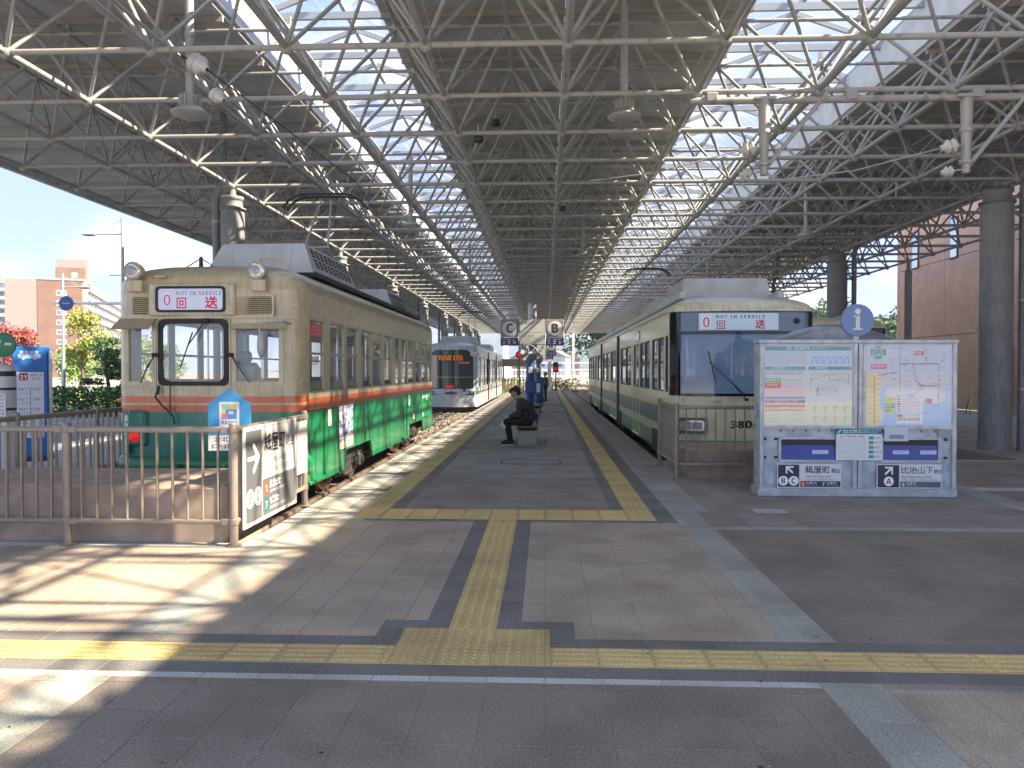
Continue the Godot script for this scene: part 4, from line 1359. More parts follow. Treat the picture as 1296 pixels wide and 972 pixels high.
	for k in 60: disc(im, Vector2(rng.randf_range(0, 220), rng.randf_range(0, 640)), rng.randf_range(10, 36), [Color(0.95, 0.94, 0.98), Color(0.80, 0.50, 0.58), Color(0.90, 0.82, 0.50), Color(0.50, 0.58, 0.80), Color(0.85, 0.88, 0.95), Color(0.50, 0.38, 0.52)][rng.randi() % 6])
	fill(im, 0, 560, 220, 80, Color(0.93, 0.90, 0.80)); text(im, "TOUR", 24, 622, 56, Color(0.75, 0.2, 0.2))
	for k in 8: scribble(im, 20, 20 + k * 12, 90, 8, Color.WHITE)
	obj("side_poster", plate(Vector3(w + 0.008, 0.70, -1.88), Vector3(0, 0, -0.86), Vector3(0, 0.66, 0)), print_mat("tram_poster", im, 0.3), t)
	im = canvas(64, 96, Color(0.9, 0.93, 0.9))
	for k in 5: scribble(im, 8, 10 + k * 16, 48, 10, Color(0.15, 0.25, 0.2))
	for z in [1.30, 3.25, 5.15, 7.0, 9.76]:
		obj("roof_seam", bx(Vector3(w + 0.001, 2.775, -z), Vector3(0.006, 0.33, 0.012), 0.002), M.tram_cream, t)
	for z in [2.32, 4.2, 6.15, 8.8, 10.72]: obj("rivet_strip", bx(Vector3(w + 0.001, 2.10, -z), Vector3(0.008, 0.98, 0.03), 0.003), M.window_alu, t)
	var small := print_mat("tram_notice", im, 0.4)
	for z in [1.30, 7.9, 8.5]: obj("side_notice", plate(Vector3(w + 0.006, 1.10 if z != 8.5 else 0.75, -z), Vector3(0, 0, -0.17), Vector3(0, 0.24 if z != 8.5 else 0.14, 0)), small, t)
	im = canvas(300, 320, Color(0.06, 0.62, 0.35))
	for k in 6: disc(im, Vector2(rng.randf_range(30, 270), rng.randf_range(60, 290)), rng.randf_range(14, 46), [Color(0.94, 0.96, 0.92), Color(0.85, 0.92, 0.4), Color(0.10, 0.48, 0.3)][k % 3])
	fill(im, 40, 30, 220, 34, Color.WHITE); scribble(im, 46, 34, 200, 24, Color(0.06, 0.5, 0.3))
	obj("side_advert", plate(Vector3(w + 0.006, 0.72, -9.75), Vector3(0, 0, -1.25), Vector3(0, 0.6, 0)), print_mat("tram_advert", im, 0.3), t)
	im = canvas(128, 64, Color(0.83, 0.12, 0.12))
	for k in 3: scribble(im, 8, 8 + k * 18, 110, 12, Color.WHITE)
	obj("door_notice", plate(Vector3(w - 0.02, 2.36, -0.52), Vector3(0, 0, -0.56), Vector3(0, 0.17, 0)), print_mat("door_red", im, 0.3), t)


func cream_tram() -> Node3D:
	var w := 1.25
	var l := 26.2
	var rc := 0.22
	var bow := 0.14
	var t := thing("tram_car", "long cream and green articulated tram numbered 3804 at the right platform", "tram", Vector3(3.45, RAIL, -13.6), 0.0, "cream and green articulated trams")
	var line := front_line(w, rc, bow)
	var mid := Vector2(0, -l / 2)
	var sz := rc + bow
	tram_front(t, line, mid, [[0.36, 0.52, M.fresh_green], [0.52, 0.68, M.fresh_green], [0.68, 1.46, M.pale_cream]], [[-1.10, 1.10]], 1.46, 2.56, M.gloss_black)
	tram_rear(t, line, l, 0.36, 0.70, M.fresh_green); tram_rear(t, line, l, 0.70, 2.94, M.pale_cream)
	var m := MB.new()
	m.ribbon(line, 2.56, 2.94, 0.04, mid, 0.002)
	obj("sign_surround", m, M.gloss_black, t)
	m = MB.new()
	m.ribbon(cut_line(line, -1.12, 1.12), 2.53, 2.575, 0.03, mid, 0.012); m.ribbon(cut_line(line, -1.12, 1.12), 1.455, 1.50, 0.03, mid, 0.012)
	for x in [-1.11, 1.10]: m.cbox(Vector3(x, 2.0, front_z(x, w, rc, bow)), Vector3(0.05, 1.08, 0.04), 0.01)
	var fr := obj("windscreen_frame", m, M.gloss_black, t)
	m = MB.new()
	m.ribbon(cut_line(line, -1.10, 1.10), 1.48, 2.55, 0.0, mid, -0.012)
	obj("pane", m, M.sky_veil_pane, fr)
	m = MB.new()
	m.ribbon(cut_line(line, -1.08, 1.12), 2.585, 2.91, 0.0, mid, 0.006)
	obj("sign_glass", m, M.tint_veil_pane, t)
	var im := canvas(900, 190, Color(0.75, 0.83, 0.90))
	fill(im, 24, 18, 118, 158, Color(0.86, 0.84, 0.88)); text(im, "0", 44, 156, 150, Color(0.62, 0.12, 0.25), false)
	text(im, "NOT IN SERVICE", 190, 58, 52, Color(0.22, 0.25, 0.32), true, 12)
	kanji(im, "回", 200, 78, 100, Color(0.66, 0.08, 0.16), 0.11); kanji(im, "送", 640, 72, 106, Color(0.66, 0.08, 0.16), 0.11)
	obj("destination_sign", plate(Vector3(-0.80, 2.60, 0.012), Vector3(1.36, 0, 0), Vector3(0, 0.29, 0)), print_mat("cream_destination", im, 0.25, 0.03), t)
	var camb := MB.new()
	camb.lathe(Vector3(0.90, 2.76, -0.10), [Vector2(0.05, 0), Vector2(0.05, 0.03), Vector2(0.001, 0.035)], 16, Basis(Vector3.RIGHT, PI / 2))
	obj("camera_lens", camb, M.dark_steel, t)
	wiper(t, Vector3(0.02, 1.40, 0.03), Vector3(-0.25, 1.70, 0.06), Vector3(-0.62, 2.05, 0.0))
	m = MB.new()
	m.tube(Vector3(-0.62, 2.24, -0.03), Vector3(-0.50, 1.68, 0.0), 0.010, 0.008, 6)
	obj("wiper_blade", m, M.black_rubber, t)
	obj("handle", bx(Vector3(-0.5, 1.38, 0.0), Vector3(0.14, 0.03, 0.03), 0.008), M.pale_cream, t)
	for s in [-1.0, 1.0]:
		var c := Vector3(s * 0.90, 0.94, front_z(0.90, w, rc, bow) + 0.02)
		var ex := Vector3(1, 0, -s * 0.22).normalized()
		var h := ring(round_rect(0.54, 0.28, 0.05), round_rect(0.44, 0.18, 0.04), c, ex, Vector3.UP, 0.035)
		var ho := obj("headlight", h, M.deep_green, t)
		obj("bezel", ring(round_rect(0.44, 0.18, 0.04), round_rect(0.38, 0.13, 0.03), c, ex, Vector3.UP, 0.045), M.chrome, ho)
		var r := MB.new()
		r.cbox(c + ex * (s * 0.09) + Vector3(0, 0, 0.008), Vector3(0.17, 0.12, 0.03), 0.01)
		obj("reflector", r, M.chrome, ho)
		var r2 := MB.new()
		r2.cbox(c + ex * (s * 0.09) * -1.0 + Vector3(0, 0, 0.012), Vector3(0.14, 0.11, 0.03), 0.01)
		obj("indicator", r2, M.lens_red, ho)
		var g := MB.new()
		g.slab(round_rect(0.38, 0.13, 0.03), c + Vector3(0, 0, 0.036), ex, Vector3.UP, 0.004)
		obj("lens", g, M.lens_glass, ho)
	var num := obj("fleet_number", text3d("3804", 0.17, 0.006), M.gloss_black, t, Vector3(0.0, 0.965, 0.004))
	num.scale = Vector3(1.35, 1, 1)
	# flanks
	var wins := [[0.45, 0.80], [0.98, 1.70], [1.76, 2.57], [2.94, 3.72], [3.78, 4.60], [4.85, 5.84], [6.46, 7.8], [7.86, 9.2], [10.75, 12.6], [13.1, 14.6], [14.7, 16.2], [17.6, 19.2], [19.6, 20.9], [21.3, 22.7], [22.8, 24.2], [24.3, 25.6]]
	var bands := [[0.36, 0.70, M.fresh_green], [0.70, 0.88, M.pale_cream], [0.88, 1.22, M.deep_green], [1.22, 1.51, M.pale_cream], [2.53, 2.94, M.pale_cream]]
	for s in [-1.0, 1.0]:
		tram_side(t, s, w, sz, l - sz, bands, wins, 1.51, 2.53, M.pale_cream, M.dark_steel, M.tint_veil_pane, 2.06)
		for z in [9.95, 16.85]:
			var b := MB.new()
			b.cbox(Vector3(s * (w - 0.03), 1.66, -z), Vector3(0.04, 2.5, 0.64), 0.01)
			var bo := obj("bellows", b, M.dark_steel, t)
			for k in 7: obj("fold", bx(Vector3(s * (w - 0.008 + 0.014 * (k % 2)), 1.66, -z - k * 0.09 + 0.27), Vector3(0.05, 2.56, 0.085), 0.02), M.dark_steel, bo)
		for d in [[4.72, 5.96], [10.62, 12.72], [19.5, 21.0]]:
			var b := MB.new()
			for z in [d[0], (d[0] + d[1]) / 2, d[1]]: obj("door_seam", bx(Vector3(s * (w + 0.004), 1.5, -z), Vector3(0.02, 2.1, 0.035), 0.004), M.pale_cream, t)
			b.cbox(Vector3(s * (w + 0.01), 0.40, -(d[0] + d[1]) / 2), Vector3(0.06, 0.05, d[1] - d[0]), 0.01)
			obj("door_step", b, M.pale_cream, t)
		for z in [1.9, 9.5, 16.9, 24.2]:
			obj("wheel_opening", bx(Vector3(s * (w + 0.002), 0.52, -z), Vector3(0.02, 0.44, 1.15), 0.005), M.black_rubber, t)
	var vent := MB.new()
	vent.cbox(Vector3(-w - 0.005, 2.72, -4.9), Vector3(0.02, 0.22, 0.5), 0.004)
	obj("side_sign", vent, M.gloss_black, t)
	for z in [1.9, 9.5, 16.9, 24.2]: bogie(t, z, w + 0.12)
	obj("underframe", bx(Vector3(0, 0.46, -l / 2), Vector3(2 * w - 0.35, 0.22, l - 0.8), 0.03), M.dark_steel, t)
	tram_roof(t, w, l, rc, bow, 2.94, 3.26, M.pale_cream, 2.2)
	m = MB.new()
	m.ribbon(line, 2.93, 2.97, 0.05, mid, 0.03)
	for s in [-1.0, 1.0]: m.cbox(Vector3(s * (w + 0.01), 2.95, -l / 2), Vector3(0.05, 0.04, l - 2 * sz), 0.01)
	obj("roof_gutter", m, M.pale_cream, t)
	roof_unit(t, Vector3(0.06, 3.47, -2.8), Vector3(1.72, 0.42, 2.2), 0.06, M.roof_grey, false)
	roof_unit(t, Vector3(0.06, 3.48, -7.2), Vector3(1.6, 0.44, 2.4), 0.06, M.roof_grey, false)
	roof_unit(t, Vector3(0.06, 3.48, -20.0), Vector3(1.6, 0.44, 3.0), 0.06, M.roof_grey, false)
	for s in [-1.0, 1.0]: obj("roof_board", bx(Vector3(s * 0.9, 3.30, -l / 2), Vector3(0.12, 0.14, l - 2.0), 0.02), M.roof_grey, t)
	pantograph(t, 13.2, 3.36, 5.38, 4.3)
	tram_inside(t, w, l, 0.80, 2.86, M.seat_blue, 0.7)
	return t


func blue_tram() -> void:
	var w := 1.2
	var l := 21.0
	var rc := 0.34
	var bow := 0.20
	var t := thing("tram_car", "modern white and pale blue articulated tram with orange lit sign behind the old tram", "tram", Vector3(-4.33, RAIL, -35.6))
	var line := front_line(w, rc, bow)
	var mid := Vector2(0, -l / 2)
	var sz := rc + bow
	tram_front(t, line, mid, [[0.22, 0.70, M.ice_blue], [0.70, 1.06, M.ice_blue], [2.86, 3.0, M.ice_blue]], [[-1.02, 1.02]], 1.06, 2.86, M.ice_blue)
	tram_rear(t, line, l, 0.22, 3.0, M.tram_white)
	var m := MB.new()
	m.ribbon(cut_line(line, -1.02, 1.02), 1.06, 2.86, 0.03, mid, -0.02)
	obj("windscreen", m, mat("dark_screen", lin(0.05, 0.085, 0.085), 0.06), t)
	# the screen's rounded upper corners
	m = MB.new()
	for s in [-1.0, 1.0]:
		var pts := []
		for k in 7: pts.append(Vector2(s * (1.02 - 0.42 * (1 - sin(PI / 2 * k / 6.0))), 2.86 - 0.42 * (1 - cos(PI / 2 * k / 6.0))))
		pts.append(Vector2(s * 1.03, 2.87))
		m.slab(pts, Vector3(0, 0, -bow - 0.14), Vector3.RIGHT, Vector3.UP, 0.16)
	obj("corner_panel", m, M.ice_blue, t)
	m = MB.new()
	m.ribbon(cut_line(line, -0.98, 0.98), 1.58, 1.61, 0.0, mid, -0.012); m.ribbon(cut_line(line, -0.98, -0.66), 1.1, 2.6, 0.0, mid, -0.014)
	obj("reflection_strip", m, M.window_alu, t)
	var im := canvas(480, 110, Color(0.03, 0.02, 0.01))
	for r in 3:
		scribble(im, 14, 10 + r * 32, 240, 24, Color(1.0, 0.58, 0.08)); scribble(im, 280, 10 + r * 32, 180, 24, Color(1.0, 0.45, 0.05))
	var led := print_mat("led_sign", im, 0.3, 0.2)
	obj("destination_sign", plate(Vector3(-0.62, 2.33, 0.015), Vector3(1.24, 0, 0), Vector3(0, 0.30, 0)), led, t)
	im = canvas(160, 40, Color(0.85, 0.25, 0.42)); scribble(im, 8, 8, 144, 22, Color.WHITE)
	obj("pink_notice", plate(Vector3(0.36, 2.20, 0.006), Vector3(0.52, 0, -0.05), Vector3(0, 0.11, 0)), print_mat("pink", im), t)
	obj("stop_lamp", bx(Vector3(-0.05, 1.16, 0.0), Vector3(0.34, 0.10, 0.03), 0.01), M.red_lamp, t)
	for s in [-1.0, 1.0]:
		m = MB.new()
		m.slab([Vector2(-0.2, -0.07), Vector2(0.2, -0.09), Vector2(0.22, 0.07), Vector2(-0.05, 0.09)] if s > 0 else [Vector2(0.2, -0.07), Vector2(-0.2, -0.09), Vector2(-0.22, 0.07), Vector2(0.05, 0.09)], Vector3(s * 0.85, 0.86, -bow + 0.0), Vector3(1, 0, -s * 0.3).normalized(), Vector3.UP, 0.03)
		var h := obj("headlight", m, M.gloss_black, t)
		var b := MB.new()
		b.ball(Vector3(s * 0.80, 0.86, -bow + 0.06), Vector3(0.06, 0.05, 0.02), 10)
		b.ball(Vector3(s * 0.95, 0.87, -bow + 0.02), Vector3(0.05, 0.04, 0.02), 10)
		obj("lens", b, M.porcelain, h)
	m = MB.new()
	m.slab([Vector2(-0.3, -0.03), Vector2(0.3, -0.03), Vector2(0.26, 0.06), Vector2(0.1, 0.07), Vector2(0, 0.11), Vector2(-0.1, 0.07), Vector2(-0.26, 0.06)], Vector3(0.0, 0.84, 0.0), Vector3.RIGHT, Vector3.UP, 0.01)
	obj("emblem", m, mat("emblem_blue", lin(0.05, 0.08, 0.22), 0.3), t)
	m = MB.new()
	m.slab(round_rect(0.16, 0.14, 0.01), Vector3(0.62, 1.0, -0.04), Vector3(1, 0, -0.2).normalized(), Vector3.UP, 0.01)
	obj("parking_badge", m, mat("badge_blue", lin(0.03, 0.12, 0.5), 0.3), t)
	m = MB.new()
	m.ribbon(line, 0.06, 0.22, 0.2, mid, -0.12)
	obj("skirt", m, M.black_rubber, t)
	m = MB.new()
	m.path([Vector3(1.1, 2.75, -0.3), Vector3(1.3, 2.72, 0.05)], 0.03, 6)
	m.cbox(Vector3(1.12, 2.64, 0.10), Vector3(0.42, 0.18, 0.12), 0.05)
	obj("mirror", m, M.ice_blue, t)
	var wins := []
	for k in 9: wins.append([1.0 + k * 2.15, 1.0 + k * 2.15 + [1.1, 1.75, 1.75][k % 3]])
	for s in [-1.0, 1.0]:
		tram_side(t, s, w, sz, l - sz, [[0.22, 1.15, M.tram_white], [2.55, 3.0, M.tram_white]], wins, 1.15, 2.55, M.tram_white, M.gloss_black, M.tint_veil_pane)
		for q in [[0.62, 0.9, "band_blue", lin(0.05, 0.42, 0.75)], [7.4, 7.9, "band_red", lin(0.65, 0.06, 0.06)], [3.4, 3.65, "band_lime", lin(0.35, 0.6, 0.08)], [12.2, 12.5, "band_teal", lin(0.05, 0.5, 0.6)]]:
			obj("livery_stripe", bx(Vector3(s * (w + 0.003), 1.3, -(q[0] + q[1]) / 2), Vector3(0.012, 2.1, q[1] - q[0]), 0.003), M[q[2]] if M.has(q[2]) else mat(q[2], q[3], 0.3), t)
		for z in [6.9, 13.9]:
			var b := MB.new()
			for k in 6: b.cbox(Vector3(s * (w - 0.008 + 0.012 * (k % 2)), 1.6, -z - k * 0.09), Vector3(0.05, 2.6, 0.085), 0.02)
			obj("bellows", b, M.dark_steel, t)
	bogie(t, 3.4, w); bogie(t, 17.5, w)
	tram_roof(t, w, l, rc, bow, 3.0, 3.24, M.tram_white, 2.0)
	roof_unit(t, Vector3(0, 3.4, -4.0), Vector3(1.7, 0.34, 3.4), 0.10, M.roof_grey, false)
	roof_unit(t, Vector3(0, 3.4, -16.0), Vector3(1.7, 0.34, 3.4), 0.10, M.roof_grey, false)
	pantograph(t, 10.5, 3.36, 5.38, 4.3)
	obj("inner_floor", bx(Vector3(0, 0.5, -l / 2), Vector3(2 * w - 0.2, 0.1, l - 1.0)), M.cab_floor, t)
	for s in [-1.0, 1.0]: obj("bench_seat", bx(Vector3(s * 0.9, 0.95, -l / 2), Vector3(0.42, 0.5, l - 3.0), 0.05), M.seat_blue, t)


# ---------------------------------------------------------------- fences and buffers
func fence(label: String, a: Vector3, b: Vector3, posts: int, first_post := true, last_post := true) -> Node3D:
	var t := thing("railing", label, "railing", a, 0.0, "brown steel railings round the track ends")
	var d := b - a
	var u := d.normalized()
	var along := Basis(u, Vector3.UP, u.cross(Vector3.UP))
	for k in posts:
		if (k == 0 and not first_post) or (k == posts - 1 and not last_post): continue
		var p := d * (float(k) / (posts - 1))
		var m := MB.new()
		m.lathe(p, [Vector2(0.038, -0.02), Vector2(0.038, 1.10), Vector2(0.03, 1.125), Vector2(0.001, 1.13)], 14)
		m.lathe(p, [Vector2(0.038, 0.0), Vector2(0.07, 0.0), Vector2(0.07, 0.012), Vector2(0.038, 0.015)], 14)
		for y in [0.22, 1.06]: m.lathe(p + Vector3(0, y - 0.03, 0), [Vector2(0.038, 0), Vector2(0.046, 0.004), Vector2(0.046, 0.056), Vector2(0.038, 0.06)], 14)
		obj("post", m, M.fence_steel, t)
	for k in posts - 1:
		var p := d * (float(k) / (posts - 1))
		var q := d * (float(k + 1) / (posts - 1))
		var w := p.distance_to(q)
		for y in [0.22, 1.06]:
			var m := MB.new()
			m.cbox((p + q) / 2 + Vector3(0, y, 0), Vector3(w - 0.07, 0.055 if y > 1 else 0.045, 0.05), 0.012, along)
			for s in [-1.0, 1.0]: m.cbox((p + q) / 2 + u * s * (w / 2 - 0.07) + Vector3(0, y, 0) + u.cross(Vector3.UP) * -0.028, Vector3(0.07, 0.06, 0.016), 0.005, along)
			obj("rail", m, M.fence_steel, t)
		var n := roundi(w / 0.145)
		var bar := bx(Vector3(0, 0.64, 0), Vector3(0.016, 0.80, 0.036), 0.004).mesh()
		for i in range(1, n):
			var o := obj("baluster", bar, M.fence_steel, t, p + u * (w * i / n))
			o.basis = along
	return t


func railings() -> void:
	fence("brown railing across the front of the left track end, before the old tram", Vector3(-2.84, 0, -6.97), Vector3(-5.96, 0, -6.97), 3)
	fence("brown railing beside the left platform edge that carries the arrow sign", Vector3(-2.84, 0, -6.97), Vector3(-2.84, 0, -9.06), 2, false)
	fence("brown railing on the far side of the left track, towards the bus stop", Vector3(-5.96, 0, -6.97), Vector3(-5.96, 0, -13.2), 5, false)
	fence("brown railing across the right track end, before the tram numbered 3804", Vector3(1.93, 0, -11.52), Vector3(5.05, 0, -11.52), 3)
	fence("short brown railing beside the right platform edge next to tram 3804", Vector3(1.93, 0, -11.52), Vector3(1.93, 0, -13.2), 2, false)
	for q in [["low tan concrete buffer block behind the left railing, before the old tram", Vector3(-4.45, 0.1, -7.75), Vector3(2.95, 0.86, 1.25)], ["low tan concrete buffer block behind the right railing, before tram 3804", Vector3(3.55, 0.05, -12.35), Vector3(2.85, 0.76, 1.1)]]:
		tag(obj("buffer_block", bx(q[1], q[2], 0.035), M.buffer_block), q[0], "buffer", "concrete buffers at the track ends")
	# direction sign on the side railing
	var im := canvas(740, 470, Color(0.74, 0.74, 0.74))
	var grey := Color(0.38, 0.39, 0.41)
	fill(im, 16, 16, 200, 438, grey)
	stroke(im, Vector2(50, 150), Vector2(168, 150), 20, Color.WHITE); stroke(im, Vector2(112, 88), Vector2(172, 150), 20, Color.WHITE); stroke(im, Vector2(112, 212), Vector2(172, 150), 20, Color.WHITE)
	disc(im, Vector2(68, 340), 46, Color.WHITE); disc(im, Vector2(166, 340), 46, Color.WHITE)
	text(im, "B", 45, 366, 72, grey); text(im, "C", 144, 366, 72, grey)
	kanji(im, "紙屋町", 250, 44, 96, Color(0.15, 0.15, 0.16), 0.11); kanji(im, "経由", 572, 76, 62, Color(0.15, 0.15, 0.16), 0.10)
	text(im, "via Kamiya-cho", 252, 200, 48, Color(0.25, 0.25, 0.26), false); scribble(im, 252, 222, 400, 26, Color(0.4, 0.4, 0.42))
	fill(im, 228, 270, 496, 184, grey)
	fill(im, 250, 288, 56, 66, Color(0.86, 0.33, 0.14)); text(im, "1", 262, 340, 54, Color.WHITE); fill(im, 250, 372, 56, 66, Color(0.08, 0.42, 0.45)); text(im, "7", 262, 424, 54, Color.WHITE)
	kanji(im, "広島", 324, 286, 40, Color.WHITE, 0.1); scribble(im, 412, 290, 90, 34, Color.WHITE); scribble(im, 324, 336, 240, 16, Color(0.85, 0.85, 0.85))
	scribble(im, 324, 374, 150, 36, Color.WHITE); scribble(im, 324, 420, 240, 16, Color(0.85, 0.85, 0.85))
	var t := thing("direction_sign", "white and grey sign with right arrow, B and C, fixed to the side railing", "sign", Vector3(-2.79, 0, -7.08), 0.0)
	obj("sign_face", plate(Vector3(0.01, 0.13, 0), Vector3(0, 0, -1.5), Vector3(0, 0.93, 0)), print_mat("arrow_sign", im, 0.3), t)
	obj("sign_panel", bx(Vector3(-0.002, 0.595, -0.75), Vector3(0.02, 0.95, 1.52), 0.004), M.white_paint, t)
	im = canvas(200, 360, Color(0.74, 0.74, 0.73))
	for k in 9: scribble(im, 20, 60 + k * 26, 150, 12, Color(0.45, 0.45, 0.47))
	var n := thing("paper_notice", "small white paper notice on the side railing beside the arrow sign", "notice", Vector3(-2.79, 0, -8.62))
	obj("sheet", plate(Vector3(0.004, 0.42, 0), Vector3(0, 0, -0.36), Vector3(0, 0.60, 0), 0.004), print_mat("rail_notice", im, 0.5), n)
	# pale blue house-shaped sign that stands up from the railing
	var h := thing("card_sign", "pale blue house-shaped sign standing above the railing corner", "sign", Vector3(-3.03, 0, -7.35), 0.1)
	var m := MB.new()
	m.slab([Vector2(-0.20, 0.98), Vector2(0.20, 0.98), Vector2(0.20, 1.28), Vector2(0.0, 1.43), Vector2(-0.20, 1.28)], Vector3(0, 0, -0.012), Vector3.RIGHT, Vector3.UP, 0.02)
	obj("board", m, mat("sign_cyan", lin(0.05, 0.36, 0.66), 0.35), h)
	im = canvas(240, 300, Color(0.92, 0.92, 0.93))
	fill(im, 30, 26, 180, 180, Color(0.95, 0.85, 0.45)); fill(im, 30, 26, 90, 60, Color(0.55, 0.80, 0.75)); fill(im, 80, 90, 130, 116, Color(0.35, 0.60, 0.88)); fill(im, 30, 140, 70, 66, Color(0.90, 0.60, 0.75)); fill(im, 110, 110, 60, 40, Color(0.95, 0.95, 0.95))
	text(im, "PASPY", 26, 272, 58, Color(0.35, 0.45, 0.6), true, 2)
	obj("emblem", plate(Vector3(-0.095, 1.06, 0.0105), Vector3(0.19, 0, 0), Vector3(0, 0.24, 0)), print_mat("card_emblem", im), h)
	im = canvas(300, 110, Color(0.94, 0.94, 0.94))
	scribble(im, 40, 14, 230, 34, Color(0.15, 0.2, 0.3)); scribble(im, 20, 64, 260, 30, Color(0.15, 0.2, 0.3))
	obj("caption", plate(Vector3(-0.20, 0.83, 0.006), Vector3(0.40, 0, 0), Vector3(0, 0.15, 0), 0.012), print_mat("card_caption", im), h)
	obj("stem", bx(Vector3(0, 0.5, -0.03), Vector3(0.04, 1.4, 0.02), 0.004), M.bracket_grey, h)


# ---------------------------------------------------------------- information board
func sign_print(which: String) -> Image:
	var im := canvas(800, 310, Color(0.88, 0.90, 0.92))
	var dark := Color(0.22, 0.25, 0.30)
	fill(im, 12, 12, 264, 286, dark)
	var a := Vector2(190, 112); var b := Vector2(118, 40)
	if which == "A": a = Vector2(110, 124); b = Vector2(190, 44)
	stroke(im, a, b, 20, Color.WHITE)
	stroke(im, b, b + Vector2(-78 if which == "A" else 78, 0), 20, Color.WHITE); stroke(im, b, b + Vector2(0, 78), 20, Color.WHITE)
	if which == "A":
		disc(im, Vector2(150, 220), 62, Color.WHITE); text(im, "A", 116, 254, 96, dark)
		kanji(im, "比治山下", 300, 26, 94, Color(0.2, 0.2, 0.22), 0.1); kanji(im, "経由", 706, 62, 54, Color(0.2, 0.2, 0.22), 0.1, false, 0.85)
		text(im, "via Hijiyama-shita", 300, 178, 48, Color(0.3, 0.3, 0.32), false); scribble(im, 320, 192, 430, 22, Color(0.4, 0.4, 0.42))
	else:
		disc(im, Vector2(78, 220), 62, Color.WHITE); disc(im, Vector2(208, 220), 62, Color.WHITE)
		text(im, "B", 46, 254, 96, dark); text(im, "C", 174, 254, 96, dark)
		kanji(im, "紙屋町", 350, 24, 98, Color(0.2, 0.2, 0.22), 0.1); kanji(im, "経由", 676, 58, 58, Color(0.2, 0.2, 0.22), 0.1, false, 0.9)
		text(im, "via Kamiya-cho", 360, 178, 46, Color(0.3, 0.3, 0.32), false); scribble(im, 350, 192, 360, 22, Color(0.4, 0.4, 0.42))
	fill(im, 290, 222, 500, 76, Color(0.40, 0.43, 0.46) if which == "A" else dark)
	for q in ([["5", Color(0.35, 0.55, 0.42), 300]] if which == "A" else [["1", Color(0.86, 0.36, 0.16), 296], ["7", Color(0.10, 0.35, 0.38), 550]]):
		fill(im, q[2], 228, 60, 64, q[1]); text(im, q[0], q[2] + 14, 282, 56, Color.WHITE)
		kanji(im, "広島", q[2] + 70, 230, 34, Color.WHITE, 0.1); scribble(im, q[2] + 146, 232, 60, 30, Color.WHITE); scribble(im, q[2] + 70, 272, 150, 16, Color(0.85, 0.85, 0.85))
	return im


